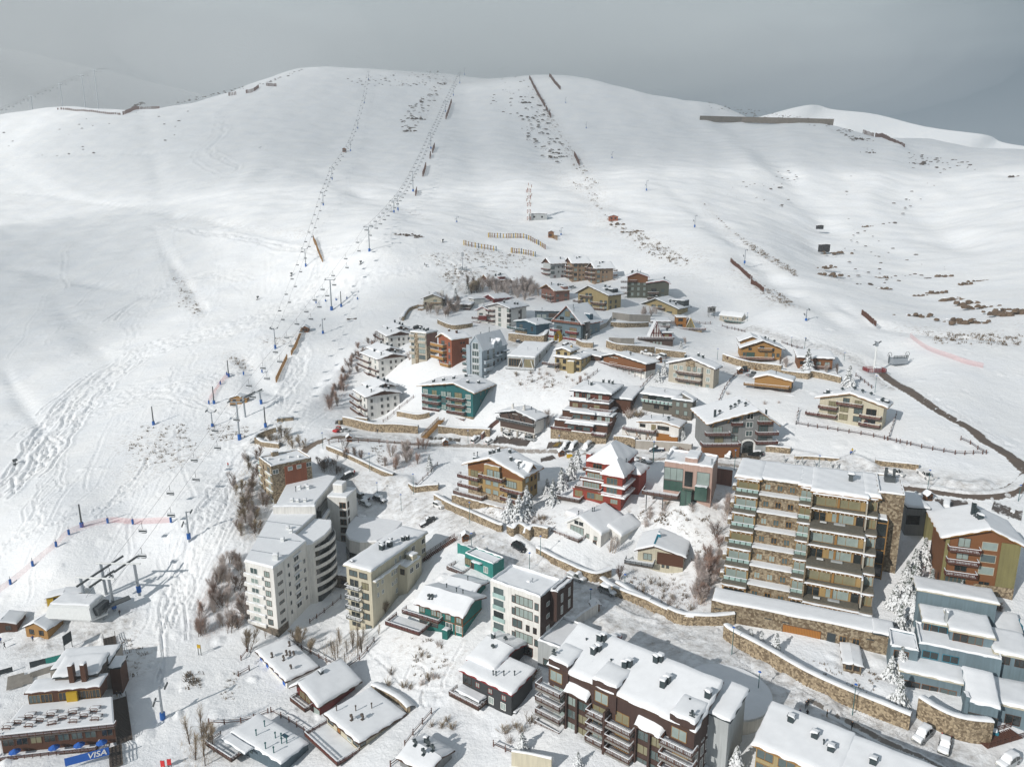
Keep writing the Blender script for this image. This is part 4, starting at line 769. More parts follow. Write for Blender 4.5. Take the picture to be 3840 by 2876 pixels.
for lab,cb,ct,a,b,n in(('white gabled block with brown balconies, farthest of the three on the village edge',(655,540),350,(535,285),(928,322),3),('white gabled block with brown balconies, middle one of the three on the village edge',(545,880),625,(345,550),(852,592),4),('white gabled block with brown balconies, nearest of the three, above the road wall',(408,1345),1070,(262,985),(780,1018),3)):
 h=House('apartment_building',lab,'Z3',cb,ct,a,b,cat='apartment block',group='white gabled blocks on the left edge of the village')
 zs=[h.h-2.4-2.75*i for i in range(n)]
 v=h.vol('white_wall',roof='g',ax='x',rise=1.7,ov=1.1,rm='trim_brown',gm='wood_dark').win('S',[.14,.45,.64,.86],zs,.85,1.25,['glass_mid','glass_dark']).win('F',[.45,.8],zs,1.6,1.7,None,'trim_white')
 v.balc('F',-.25,.55,[z-.6 for z in zs],1.7,'plank','timber').balc('F',.45,1.0,[z-.6 for z in zs[1:]],1.0,'plank','timber').chim([(.35,.25),(.7,.6),(.8,.75)],'box').chim([(.85,.2)],'cowl')
 v=h.vol('white_wall',-.2*h.w,h.d*.35,h.w*.55,h.d+1,z1=h.h+1.5,roof='g',ax='x',rise=1.6,ov=1.0,rm='trim_brown',gm='wood_dark').chim([(.3,.5),(.5,.7),(.75,.75)],'box').balc('F',0,.55,[z+.8 for z in zs],1.4,'plank','timber')
 # ---- teal block and neighbours on the upper road
h=House('apartment_building','deep teal block with wooden balconies and orange roof edge above the stone stairs','Z3',(1655,1335),1010,(1045,988),(1872,972),cat='apartment block')
v=h.vol('teal_wall',roof='g',rise=2.5,ov=1.5,pos=.66,rm='timber_gold',gm='teal_wall',base=.9).win('F',[.07,.91],[2.6,5.2,7.8],1.9,1.6,'glass_curtain','trim_white',0).win('F',[.25,.43],[2.4,5.0,7.6],2.2,1.9,['glass_curtain','glass_mid','glass_blind'],'trim_teal').win('F',[.54],[2.6,5.2,7.8],1.8,1.7,'glass_curtain').win('F',[.72],[0,2.4,5.0,7.6],3.0,2.0,'glass_blind','wood_wall')
v.balc('F',.04,.37,[1.7,4.3,6.9],1.5,'plank','redwood').balc('F',.52,.86,[-.8,1.7,4.3,6.9],1.5,'plank','redwood').win('S',[.42,.68,.85],[2.9,5.4,8.2],.55,1.1,'glass_curtain').chim([(.18,.15),(.32,.3),(.45,.5),(.62,.7),(.8,.3),(.9,.6)],'box',hgt=1.2,s=.9)
for u in(.24,.46,.7,.98):v.box('bracket',h.w*u-.1,-1.2,h.h-.6+(1-abs(u-.66)/.66)*2,h.w*u+.1,-.003,h.h-.35+(1-abs(u-.66)/.66)*2,'trim_brown')
v.box('doorway',h.w*.39,-.8,-2.6,h.w*.46,-.003,.4,'white_wall',.15)
h=House('house','modern white glass-fronted house between the pale blue block and the pale yellow house','Z4',(335,742),612,(10,592),(515,500))
v=h.vol('palegrey_wall',z0=0.2,roof='s',ax='y',rise=2.2,ov=.2,rm='palegrey_wall').win('F',[.28],[.8],5.4,3.0,'glass_dark','timber_gold',4).win('F',[.78],[.8],3.8,3.0,'glass_blind','timber_gold',3).win('S',[.3,.75],[1.2,3.4],1.0,1.5,'glass_mid').chim([(.5,.4),(.85,.4)],'pipe','steel',1.5)
v.box('deck',-.6,-1.6,-.1,h.w+.2,-.003,.25,'palegrey_wall',.1);b=MB();b.bar((h.w*.42,-1.4,.2),(h.w*.56,-1.0,4.6),.2,.3,'white_wall');b.bar((h.w*.97,-1.4,.2),(h.w*.86,-.4,3.6),.2,.3,'white_wall')
for x in(1,h.w*.5,h.w-1):b.bar((x,-.8,-3),(x,-.8,0),.25,.25,'steel_dark')
b.ob('brace',h.root)
h=House('house','pale yellow stepped house with timber carport and corner deck','Z4',(872,775),628,(570,625),(1000,590))
v=h.vol('yellow_wall',roof='h',rise=.9,ov=.6,rm='trim_brown').win('F',[.12,.38,.65,.9],[2.9],1.2,1.5,'glass_dark').win('F',[.1,.37,.9],[.4],1.3,1.2,'glass_dark').win('S',[.2,.55],[.6,3.2],1.0,1.2).balc('F',-.4,.2,[2.1],2.6,'rail','timber').box('porch',h.w*.55,-1.5,-3,h.w*.8,-.003,4.2,'yellow_wall',.3)
v2=h.vol('yellow_wall',0,.8,h.w*.55,h.d*.75,z0=h.h,z1=h.h+2.6,roof='g',ax='y',rise=1.0,ov=.8,rm='trim_brown').win('F',[.2,.7],[h.h+.9],1.1,1.3,'glass_dark').chim([(.85,.5)],'box','yellow_wall',1.3)
v3=h.vol('trim_brown',h.w*.7,h.d,h.w+4,h.d+6,z1=h.h-.5,roof='s',ax='X',rise=1.2,ov=.8,rm='trim_brown')
h=House('chalet','wide low chalet with brown boarded upper floor and long timber deck on posts','Z4',(1640,855),678,(1150,582),(1762,640),cat='chalet')
v=h.vol('white_wall',roof='g',rise=1.7,ov=1.2,pos=.3,rm='trim_dark',gm='wood_wall').win('F',[.24],[h.h-1.7],4.4,2.0,'glass_mid','trim_white',2).win('F',[.53],[h.h-1.6],1.0,1.5,'glass_curtain').win('F',[.77,.92],[h.h-2.2],2.0,1.6,'glass_curtain').win('F',[.15,.32,.45,.7],[.4],1.3,1.5).win('S',[.4],[3.4],1.6,1.2,'glass_dark')
v.box('boarding',-.05,-.1,h.h-2.9,h.w+.08,-.003,h.h,'wood_wall').box('boarding',h.w+.002,-.08,h.h-2.9,h.w+.1,h.d,h.h,'wood_dark').balc('F',-.05,.98,[h.h-3.0],2.0,'rail','timber').balc('F',-.08,.75,[-.3],2.2,'rail','timber').chim([(.55,.4)],'cowl').chim([(.3,.8),(.35,.8)],'pipe')
b=MB()
for i in range(8):x=h.w*(i/7.2);b.bar((x,-1.9,-3),(x,-1.9,h.h-3.1),.16,.16,'timber')
b.ob('deck_posts',h.root)
h=House('house','cream three-storey house with stone panel in its gable and dark balconies','Z5',(425,755),575,(22,530),(488,560))
v=h.vol('beige_wall',roof='g',rise=2.7,ov=.9,pos=.5,rm='trim_brown').win('F',[.15,.28,.68,.88],[h.h-1.9],1.3,1.6,'glass_curtain','trim_white').win('F',[.45,.58],[h.h-1.8],1.2,1.9,'glass_curtain').win('F',[.15,.4,.55,.88],[h.h-4.9],1.3,1.5,'glass_curtain','trim_white').win('F',[.45,.65,.88],[h.h-7.6],1.2,1.5,'glass_curtain')
v.box('stone_panel',h.w*.38,-.14,h.h-.2,h.w*.58,-.003,h.h+2.0,'stone_wall').box('wall_panel',h.w*.73,-.1,0,h.w*.77,-.003,h.h,'greybrown_wall').balc('F',.2,.75,[h.h-3,h.h-5.7],1.6,'rail','timber').balc('F',.12,.95,[h.h-8.4],1.8,'rail','timber').chim([(.32,.35),(.55,.8),(.65,.8)],'box')
h=House('chalet','honey-coloured two-gabled chalet with red deck above the far stone wall','Z5',(1050,490),388,(697,352),None,yaw=-12,d=10,cat='chalet')
v=h.vol('wood_gold',roof='g',rise=2.9,ov=1.2,pos=.5,rm='trim_brown').win('F',[.5],[h.h-.3],1.6,1.1,'glass_dark').win('F',[.22],[.8],3.2,1.8,'glass_green',mull=2).win('F',[.62],[.8],1.0,1.8,'glass_blind').win('F',[.06,.8,.92],[1.2],1.0,1.3,'glass_mid').win('F',[.2,.78],[h.h-1.0],1.1,.9,'glass_dark').win('S',[.3,.7],[1.6],1.2,1.2,'glass_mid').balc('F',.4,.75,[h.h-.9],1.2,'plank','timber_gold').balc('F',-.4,.8,[.2],2.6,'plank','redwood').chim([(.6,.4),(.85,.5)],'cowl').chim([(.7,.6)],'pipe')
h.vol('wood_gold',-.3,h.d*.45,h.w*.55,h.d+3,z0=0,z1=h.h+1.9,roof='g',rise=1.8,ov=1.0,rm='trim_brown',gm='wood_gold').win('F',[.3],[h.h+.6],1.4,1.0,'glass_dark')
h=House('house','small brown house half hidden behind the tall snowy pine','Z5',(1520,580),482,(1215,455),None,yaw=-14,d=9)
h.vol('wood_wall',roof='s',ax='y',rise=1.0,ov=.8,rm='trim_brown').win('F',[.12,.3,.6,.85],[1.6],1.6,1.2,['glass_dark','glass_curtain']).win('F',[.4,.7],[-.8],1.2,1.0,'glass_mid').balc('F',.2,.9,[.3],1.5,'rail','timber')
h=House('chalet','small golden wood chalet with wraparound deck on a stone terrace','Z5',(1140,795),692,(812,668),(1170,662),cat='chalet')
v=h.vol('brownboard',roof='g',rise=1.5,ov=.7,pos=.35,rm='timber_gold',gm='wood_gold').win('F',[.22,.45],[h.h-2.0],1.8,1.8,'glass_dark','timber_gold').win('F',[.8],[h.h-1.8],2.2,1.3,'glass_curtain','timber_gold').win('F',[.2,.75],[.2],1.8,1.4,'glass_dark').balc('F',-.28,.95,[h.h-2.5],1.8,'plank','timber_gold').chim([(.55,.3)],'pipe')
v.box('boarding',-.05,-.1,h.h-2.5,h.w+.08,-.003,h.h,'wood_gold').box('terrace',-2,-2.6,-4,h.w+1.5,h.d,-.4,'stone_wall',.25)
h=House('cabin','beige prefabricated cabin on a deck near the ski slope','Z5',(688,146),100,(488,76),(726,92),cat='cabin')
h.vol('beige_wall',roof='g',ax='x',rise=1.4,ov=.3,rm='trim_white').win('F',[.18,.38,.62,.82],[.7],.8,1.1,'glass_mid','trim_white').balc('F',.3,1.15,[-.3],1.8,'rail','trim_teal')
h=House('cabin','orange boarded cabin with a glazed triangular wing and deck','Z5',(178,195),105,(92,100),None,yaw=-4,d=6,cat='cabin')
v=h.vol('orangewood',roof='f',ov=.3,rm='timber_gold').win('F',[.4],[3.2,.4],2.0,1.2,'glass_dark').balc('F',-.4,2.9,[-.6],3.0,'rail','redwood')
b=MB();w=h.w;b.add([(w,.3,0),(w+4.2,.3,0),(w+2,.3,4.6),(w,5,0),(w+4.2,5,0),(w+2,5,4.6)],[(0,1,2),(4,3,5)],'glass_blind')
b.bar((w,.2,0),(w+2,.2,4.8),.3,.3,'yellow');b.bar((w+4.3,.2,0),(w+2,.2,4.8),.3,.3,'yellow');b.bar((w+2,.2,0),(w+2,.2,4.6),.1,.1,'timber_gold');b.bar((w,.2,2.2),(w+3.2,.2,2.2),.1,.1,'timber_gold')
b.snowquad([(w+4.5,-.1,-.2),(w+4.5,5.2,-.2),(w+2,5.2,4.9),(w+2,-.1,4.9)],.3);b.snowquad([(w-.2,5.2,0),(w-.2,-.1,0),(w+2,-.1,4.9),(w+2,5.2,4.9)],.3);b.ob('wing',h.root)
v.box('terrace',-2,-2.9,-4,w+7,2,-.8,'stone_wall',.2)
h=House('aframe_cabin','dark red triangular cabin over a long brown lower floor with white shutters','Z4',(1965,472),392,(1560,380),None,yaw=-3,d=9,cat='cabin')
v=h.vol('brownboard',roof='f',ov=.4,rm='timber').win('F',[.1,.2,.3,.45,.55,.65],[.3],1.0,1.8,'glass_curtain','redwood',0).balc('F',-.02,1.02,[h.h+.3],1.0,'rail','timber')
b=MB();x0,x1,z=h.w*.32,h.w*.70,h.h+.3;xm=(x0+x1)/2
b.add([(x0,1,z),(x1,1,z),(xm,1,z+7),(x0,8,z),(x1,8,z),(xm,8,z+7)],[(0,1,2),(4,3,5)],'white_wall')
for p,q in(((x0,.8,z),(xm,.8,z+7.6)),((x1,.8,z),(xm,.8,z+7.6)),((xm,.9,z),(xm,.9,z+7)),((x0+.8,.9,z+2.4),(x1-.8,.9,z+2.4)),((x0+1.8,.9,z),(x0+1.8,.9,z+4.6)),((x1-1.8,.9,z),(x1-1.8,.9,z+4.6))):b.bar(p,q,.3,.3,'darkred_wall')
b.snowquad([(x1+.3,.6,z),(x1+.3,8,z),(xm,8,z+7.2),(xm,.6,z+7.2)],.3);b.snowquad([(x0-.3,8,z),(x0-.3,.6,z),(xm,.6,z+7.2),(xm,8,z+7.2)],.3);b.ob('triangular_roof',h.root)
v2=h.vol('darkred_wall',h.w*.72,1.5,h.w*.98,7,z0=h.h,z1=h.h+2.6,roof='f',ov=.6).win('F',[.4],[h.h+1],1.6,1.1,'glass_blind','timber_gold').chim([(.5,.4),(.6,.6)],'cowl')
# ---- along the upper road
h=House('chalet','dark brown chalet with two white chimneys and cars parked under its raised floor','Z6',(488,800),545,(78,468),(600,515),cat='chalet')
v=h.vol('white_wall',z0=2.4,roof='g',rise=1.9,ov=1.3,pos=.5,rm='trim_dark',gm='brownboard').win('F',[.08,.2,.37,.54,.71,.88],[3.1],.6,1.2,'glass_curtain','trim_white',0)
v.box('boarding',.2,-.12,2.8,h.w-.2,-.003,5.0,'brownboard').box('boarding',.1,-.12,5.9,h.w-.1,-.002,h.h+.3,'brownboard').balc('F',-.05,1.02,[5.4],1.3,'rail','trim_dark').win('F',[.17,.4,.48,.68],[6.1],.8,2.3,'glass_curtain','trim_white',0).chim([(.28,.35),(.62,.3)],'pot','white_wall',2.0).chim([(.7,.8),(.85,.7)],'pipe')
b=MB()
for x in np.linspace(.4,h.w-.6,5):b.box(x-.25,.1,-1,x+.35,.7,2.38,'concrete');b.box(x-.25,h.d-1.2,-1,x+.35,h.d-.6,2.38,'concrete')
b.box(0,h.d-.55,-1,h.w,h.d,2.38,'stone_dark');b.ob('pillars',h.root)
b=MB()
for u in(.02,.3,.42,.62,.72,.97):b.bar((h.w*u,-.1,6.2),(h.w*u,-1.2,8.4),.14,.2,'trim_dark')
b.ob('brackets',h.root)
h=House('apartment_building','stepped red-brown block of stacked terraces on a high stone base','Z6',(1330,835),745,(677,690),(1452,650),cat='apartment block')
W_,D_,z=h.w,h.d,h.h
v=h.vol('stone_wall',roof='f',ov=.0,rm='stone_wall',name='base')
D_=max(D_,26)
v=h.vol('wood_dark',W_*.04,1.6,W_*1.0,D_,z0=z,z1=z+3.0,roof='f',ov=.1,rm='trim_dark').balc('F',-.04,.35,[z+.2],1.6,'plank','redwood')
v=h.vol('redwood',W_*.27,.2,W_*.76,5,z0=z,z1=z+2.7,roof='f',ov=.4,rm='trim_dark').win('F',[.2,.5,.78],[z+1.0],2.4,1.3,['glass_mid','glass_dark'],mull=1)
h.v.balc('F',1.02,1.48,[z+.2],1.8,'plank','redwood')
v=h.vol('wood_dark',W_*.12,5.2,W_*.98,D_,z0=z+3,z1=z+5.8,roof='f',ov=.1,rm='trim_dark').balc('F',.0,.25,[z+3.3],3.0,'plank','redwood')
v=h.vol('wood_dark',W_*.3,4.0,W_*.72,9,z0=z+3,z1=z+5.7,roof='f',ov=.5,rm='trim_dark').win('F',[.25,.68],[z+3.9],2.8,1.4,['glass_curtain','glass_mid'],'wood_wall',1)
v=h.vol('wood_dark',W_*.7,5.0,W_*1.03,10,z0=z+2.8,z1=z+5.4,roof='f',ov=.4,rm='trim_dark').win('F',[.3,.75],[z+3.4],1.7,1.8,'glass_curtain','redwood').balc('F',-.1,1,[z+2.95],1.6,'plank','redwood')
v=h.vol('wood_dark',W_*.18,9.2,W_*.9,D_,z0=z+5.8,z1=z+8.6,roof='f',ov=.3,rm='trim_dark').win('F',[.15,.4,.7],[z+6.6],2.0,1.4,['glass_blind','glass_mid'],'wood_wall').balc('F',.55,1.1,[z+6.0],1.4,'plank','redwood').chim([(.42,.05)],'pipe',hgt=2.4)
v=h.vol('redwood',W_*.2,12.5,W_*.86,D_,z0=z+8.6,z1=z+11.6,roof='h',rise=1.5,ov=1.3,rm='trim_dark').win('F',[.1,.28,.42,.75],[z+9.2],1.3,1.8,None,'wood_wall').balc('F',-.05,.45,[z+8.8],2.4,'solid','trim_white').balc('F',.6,1.05,[z+8.8],2.6,'plank','redwood').win('S',[.3,.6,.8],[z+9.4],.9,1.3)
v.chim([(.4,.3),(.6,.75),(.75,.8),(.85,.8)],'box').chim([(.3,.35)],'pipe',hgt=1.8)
v=h.vol('wood_dark',W_*.86,16,W_*1.2,D_+6,z0=z+4,z1=z+9.4,roof='s',ax='y',rise=.8,ov=.8).win('S',[.3,.7],[z+7],1.0,1.4,'glass_curtain')
h=House('house','low white house with orange timber braces under its deck above the concrete wall','Z7',(765,822),640,(300,612),(850,600))
v=h.vol('white_wall',roof='g',rise=1.0,ov=.7,pos=.6,rm='timber_gold',gm='white_wall').win('F',[.1],[h.h-1.5],1.8,1.0,'glass_dark').win('F',[.62],[h.h-1.6],3.8,1.2,'glass_dark',mull=2).win('F',[.38],[h.h-2.3],1.4,2.0,'glass_blind','timber_gold').balc('F',-.35,.45,[h.h-2.6],2.6,'rail','redwood').chim([(.25,.4),(.5,.7)],'pipe').chim([(.7,.3)],'cowl')
v.box('boarding',h.w*.46,-.15,-.2,h.w*.78,-.003,2.4,'orangewood').box('boarding',h.w*.8,-1.2,.2,h.w+.02,-.003,2.2,'orangewood',.2).box('lower_wall',-h.w*.42,-.4,-4,h.w*.2,2,h.h-2.9,'white_wall',.2);b=MB()
for k in range(5):x=-h.w*.2+k*h.w*.14;b.bar((x,-.6,-.6),(x+(1.2 if k%2 else-1.2),-2.4,h.h-3),.16,.16,'orangewood')
b.ob('deck_braces',h.root)
h=House('house','grey-brown boarded house with long glazed balcony and raised skylight roof','Z7',(922,560),345,(700,325),(985,318))
v=h.vol('greybrown_wall',roof='f',ov=.5,rm='trim_dark',base=1.3,bm='stone_dark').win('F',[.28,.65],[h.h-2.0],1.2,1.4,'glass_curtain','trim_dark',0).win('F',[.28,.7],[h.h-4.8],1.1,1.4,'glass_curtain','trim_dark',0).win('S',[.4],[h.h-2.2],.8,1.4)
v2=h.vol('greybrown_wall',-h.w*1.7,2.5,-.02,h.d+5,z0=-3,roof='s',ax='y',rise=.5,ov=.9).win('F',[.3,.55,.8],[h.h-1.9],3.0,1.5,['glass_dark','glass_mid'],'trim_dark',2).balc('F',0,.98,[h.h-2.3],1.8,'glass','trim_white').win('F',[.45,.75],[h.h-4.6],1.8,1.2,'glass_dark').chim([(.6,.4)],'pipe')
v3=h.vol('greybrown_wall',h.w*.45,1,h.w*.98,h.d-.5,z0=h.h,z1=h.h+.3,roof='s',ax='X',rise=1.7,ov=.3,rm='greybrown_wall')
v4=h.vol('grey_wall',h.w+.02,h.d*.3,h.w+7,h.d+4,z0=-1,z1=h.h-3.4,roof='f',ov=.2).win('F',[.5],[.5],4.6,1.6,'glass_dark','trim_dark',0)
h=House('hotel','large pale grey gabled hotel with arched doorway and red balconies facing the upper road','Z7',(1872,885),575,(1150,600),None,yaw=2,d=15,cat='hotel')
W_=h.w
v=h.vol('grey_wall',roof='g',rise=3.8,ov=1.6,pos=.72,rm='timber_gold',gm='grey_wall').win('F',[.12],[h.h-3.4],2.8,2.0,'glass_curtain','trim_brown',2).win('F',[.4],[h.h-.4,h.h-3.3,h.h-6],1.7,1.6,['glass_curtain','glass_mid']).win('F',[.62],[h.h+1.0,h.h-1.6,h.h-4.4],1.9,1.6,None,'trim_white').win('F',[.84],[h.h,h.h-3,h.h-5.8],2.9,1.9,None,'trim_brown',2).win('F',[.15],[h.h-6.4],2.6,1.8,'glass_blind')
v.balc('F',-.08,.3,[h.h-3.8],1.6,'plank','redwood').balc('F',-.14,.46,[h.h-6.9],2.4,'plank','redwood').balc('F',.33,.5,[h.h-.9],.8,'plank','redwood').balc('F',.74,.97,[h.h-.5],1.0,'plank','redwood').balc('F',.72,1.06,[h.h-3.7,h.h-6.6],1.7,'plank','redwood')
v.box('lower_wall',-W_*.12,-2.2,-4,W_*.45,-.003,h.h-7.2,'wood_wall').box('lower_wall',W_*.72,-1.2,-4,W_*1.0,-.003,h.h-6.9,'palegrey_wall').chim([(.1,.15)],'box','flue',2.6,.6).chim([(.2,.25),(.4,.35),(.48,.4),(.58,.55),(.62,.3)],'cowl').chim([(.93,.2)],'box','flue',1.8,.5)
b=MB();X=W_*.61
for i in range(9):
 a0,a1=math.pi*i/9,math.pi*(i+1)/9;b.bar((X+2*math.cos(a0),-.5,1.6+1.3*math.sin(a0)),(X+2*math.cos(a1),-.5,1.6+1.3*math.sin(a1)),.45,.45,'trim_white')
b.box(X-2.25,-.75,-1.5,X-1.8,-.003,1.6,'trim_white');b.box(X+1.8,-.75,-1.5,X+2.25,-.003,1.6,'trim_white');b.box(X-1.8,-.2,-1.5,X+1.8,-.003,2.6,'glass_dark');b.ob('doorway',h.root)
b=MB()
for u,z in((.03,-.3),(.27,.9),(.48,2),(.93,.2)):b.bar((W_*u,-.05,h.h+z-1.2),(W_*u,-1.3,h.h+z+.1),.2,.25,'timber_gold')
b.ob('brackets',h.root);v.box('stone_steps',X-2.2,-5,-4,X+2.2,-.8,-1.2,'stone_dark')
h=House('chalet','cream chalet with pairs of red balconies inside the rail fence on the right slope','Z5',(1975,1135),918,(1412,858),(2040,900),cat='chalet')
v=h.vol('cream_wall',roof='g',rise=2.6,ov=1.4,pos=.48,rm='timber_gold',gm='cream_wall').win('F',[.22],[h.h-2.6,h.h-5.3],2.6,1.8,'glass_blind','trim_brown',2).win('F',[.42],[h.h-.7],1.8,1.6,'glass_mid').win('F',[.61],[h.h-.9],2.0,1.5,'glass_blind').win('F',[.4,.62],[h.h-3.6,h.h-6.2],2.4,1.7,['glass_mid','glass_blind']).win('F',[.82],[h.h-3.4,h.h-6.1],2.8,1.9,'glass_dark')
v.balc('F',0,.3,[h.h-3.2,h.h-5.9],1.6,'plank','redwood').balc('F',.28,.68,[h.h-1.3],1.2,'plank','redwood').balc('F',.66,.98,[h.h-4.2,h.h-6.8],1.6,'plank','redwood').balc('F',-.2,-.0,[h.h-5.9],1.6,'plank','redwood').chim([(.1,.2)],'box','flue',1.6,.9).chim([(.3,.6),(.5,.5),(.62,.6),(.75,.7),(.95,.5),(.95,.2)],'cowl')
v.box('dormer',h.w*.02,h.d*.3,h.h-.4,h.w*.3,h.d*.7,h.h+1.6,'trim_dark',.3).box('dormer',h.w*.82,h.d*.3,h.h,h.w+.8,h.d*.7,h.h+1.4,'trim_dark',.3).win('F',[.75],[.2],.9,1.9,'glass_dark','trim_red',0)
# ---- middle, below the road
h=House('chalet','four-storey yellow and wood gabled chalet with brown balconies below the road','Z8',(880,735),452,(380,352),(1025,402),cat='chalet')
W_=h.w
v=h.vol('ochre_wall',roof='g',rise=3.2,ov=1.4,pos=.45,rm='timber_gold',gm='wood_wall',base=1.4).win('F',[.22],[h.h-1.3],1.4,1.2,'glass_curtain').win('F',[.38,.52],[h.h-5.2,h.h-8.0],1.9,1.6,'glass_curtain','timber_gold',0).win('F',[.72],[h.h-1.0],.9,1.0).win('F',[.8],[h.h-4.4],3.6,1.9,'glass_curtain','trim_brown',3).win('F',[.12],[h.h-3.6,h.h-6.4],2.6,1.8,'glass_blind','trim_brown',1).win('F',[.3,.5],[.0],1.4,1.5,'glass_dark').win('F',[.82],[h.h-7.3],3.2,1.8,'glass_dark')
v.box('boarding',-.04,-.1,h.h-1.6,h.w+.04,-.003,h.h+.3,'wood_wall').box('bay',W_*.34,-1.0,h.h-2.6,W_*.62,-.11,h.h+1.3,'ochre_wall',.1)
bv=Vol();bv.h=h;bv.x0,bv.y0,bv.x1,bv.y1=W_*.34,-1.0,W_*.62,0;bv.win('F',[.4,.85],[h.h-2.0],2.0,2.0,'glass_curtain','trim_brown',1)
v.balc('F',.27,.7,[h.h-2.7],2.0,'plank','redwood').balc('F',-.14,.25,[h.h-4.2,h.h-7.0],1.9,'plank','redwood').balc('F',.66,1.05,[h.h-5.2,h.h-8.0],1.8,'plank','redwood').balc('F',-.2,.35,[-.1],2.6,'plank','timber')
v.win('S',[.3],[h.h-2.8],1.9,1.9,'glass_curtain','timber_gold',0).win('S',[.6,.85],[h.h-3,h.h-6],.8,1.2,'glass_dark').chim([(.12,.08)],'box','flue',.9,1.2).chim([(.1,.05),(.15,.1)],'pipe','flue',2.4).chim([(.3,.4),(.34,.5),(.4,.6),(.55,.8),(.7,.35),(.85,.45)],'box').chim([(.9,.12)],'cowl',hgt=2.4)
v.box('terrace_wall',-W_*.22,-2.9,-4,W_*.75,-.1,-.6,'stone_wall',.2)
v=h.vol('ochre_wall',W_*.6,h.d*.25,h.w+.03,h.d*.75,z0=h.h-.5,z1=h.h+.2,roof='g',ax='x',rise=2.0,ov=1.0,rm='timber_gold',gm='wood_dark')
b=MB()
for dx,dy in((-4,8),(8,14),(10,7)):b.box(h.w*.3+dx,h.d+dy-5,-4,h.w*.3+dx+.5,h.d+dy-4.5,4.0,'concrete')
b.ob('pillars',h.root)
h=House('house','bright red house with two tall hipped snow roofs and stepped terraces','Z6',(1505,1628),1245,(945,1215),(1690,1128))
W_,D_,hh=h.w,h.d,h.h
v=h.vol('red_wall',0,0,W_,D_,z1=hh*.42,roof='f',ov=.2,rm='red_wall',sh=.15).win('F',[.12,.38,.55],[hh*.42-2.0],2.2,1.7,['glass_blind','glass_mid'],'timber_gold',1).balc('F',-.28,.22,[hh*.42-2.6],3.0,'plank','trim_brown').win('F',[.86],[hh*.42-2.2],2.0,1.2,'glass_curtain','timber_gold',2)
v=h.vol('red_wall',W_*.16,1.4,W_+.01,D_+1,z0=hh*.42,z1=hh*.68,roof='f',ov=.7,rm='timber',sh=.3).win('F',[.12,.32],[hh*.42+.5],2.3,1.7,'glass_curtain','timber_gold',2).win('F',[.55],[hh*.42+.8],1.2,1.0,'glass_dark').balc('F',-.15,.5,[hh*.42+.1],1.5,'solid','timber')
v=h.vol('red_wall',W_*.22,2.6,W_+.012,D_+2,z0=hh*.68,z1=hh*.94,roof='f',ov=.5,rm='timber',sh=.3).win('F',[.1,.3],[hh*.68+.5],2.2,1.6,'glass_curtain','timber_gold',2).balc('F',-.15,.52,[hh*.68+.1],1.4,'solid','timber')
v=h.vol('red_wall',W_*.62,.6,W_+.02,D_*.7,z0=hh*.42,z1=hh,roof='h',rise=3.4,ov=.8,rm='red_wall',sh=.45).win('F',[.45],[hh-2.4,hh-5.2],3.0,1.8,None,'timber_gold',2).win('S',[.5],[hh-2.6],1.2,1.4).chim([(.8,.8)],'pipe')
for z in(hh-2.9,hh-5.7):v.box('awning',W_*.6,-.6,z,W_+1.2,.595,z+.18,'trim_white',.25).box('awning',W_+.021,.6,z,W_+1.2,D_*.75,z+.18,'trim_white',.25)
v=h.vol('red_wall',W_*.24,4,W_*.86,D_+5,z0=hh*.94,z1=hh*1.2,roof='h',rise=4.2,ov=.9,rm='red_wall',sh=.5).win('F',[.25],[hh*.94+.5],2.6,1.8,'glass_dark','timber_gold',2).win('F',[.8],[hh*.94+.5],1.6,1.8,'glass_dark','timber_gold').balc('F',-.2,.75,[hh*.94],1.3,'solid','timber')
v.box('chimney',W_*.14,4.2,hh*.7,W_*.24,5.8,hh*1.2+2.0,'red_wall',.3)
v=h.vol('red_wall',W_*.8,D_*.75,W_+2.2,D_+4,z0=0,z1=hh*.85,roof='h',rise=1.8,ov=.7,rm='red_wall')
h=House('house','pale pink flat-roofed house with tall glass bays and a deck on posts','Z7',(1145,1590),1140,(607,1060),(1240,1005))
W_=h.w
v=h.vol('pink_wall',roof='p',ov=0).win('F',[.2],[h.h-4.4],5.0,3.4,'glass_curtain','trim_dark',2).win('F',[.2],[h.h-7.4],5.0,2.7,'glass_green','trim_dark',2).win('F',[.82],[h.h-4.6],3.2,3.4,'glass_curtain','trim_dark',0).win('F',[.68],[.6,3.2],.8,.9,'glass_dark')
v.box('glass_bay',W_*.4,-2.4,-1,W_*.63,-.003,h.h-6.2,'glass_green').box('glass_bay',W_*.68,-1.6,h.h-8.6,W_*.93,-.003,h.h-4.7,'glass_green',.1).box('slot',W_*.44,-.2,h.h-5.6,W_*.6,-.003,h.h-1.4,'glass_dark').balc('F',-.4,.36,[h.h-8.4],3.4,'plank','timber')
for x in(.4,.515,.628):v.box('mullion',W_*x-.06,-2.5,-1,W_*x+.06,-2.402,h.h-6.2,'trim_dark')
v.box('skylight',W_*.4,h.d*.2,h.h,W_*.66,h.d*.9,h.h+1.7,'pink_wall',.3).box('flue',.2,1.2,h.h,.7,1.7,h.h+2.2,'steel').box('flue',W_-.8,2,h.h,W_-.3,2.5,h.h+2.2,'steel');b=MB()
b.bar((-W_*.3,-3.2,-4),(-W_*.3,-3.2,h.h-8.6),.22,.22,'steel_dark');b.bar((W_*.05,-3.2,-4),(W_*.05,-3.2,h.h-8.6),.22,.22,'steel_dark');b.ob('deck_posts',h.root)
h=House('chalet','white gabled chalet with tall gable glazing and a deck on V-shaped struts','Z8',(1600,1112),985,(1290,915),(1828,885),cat='chalet')
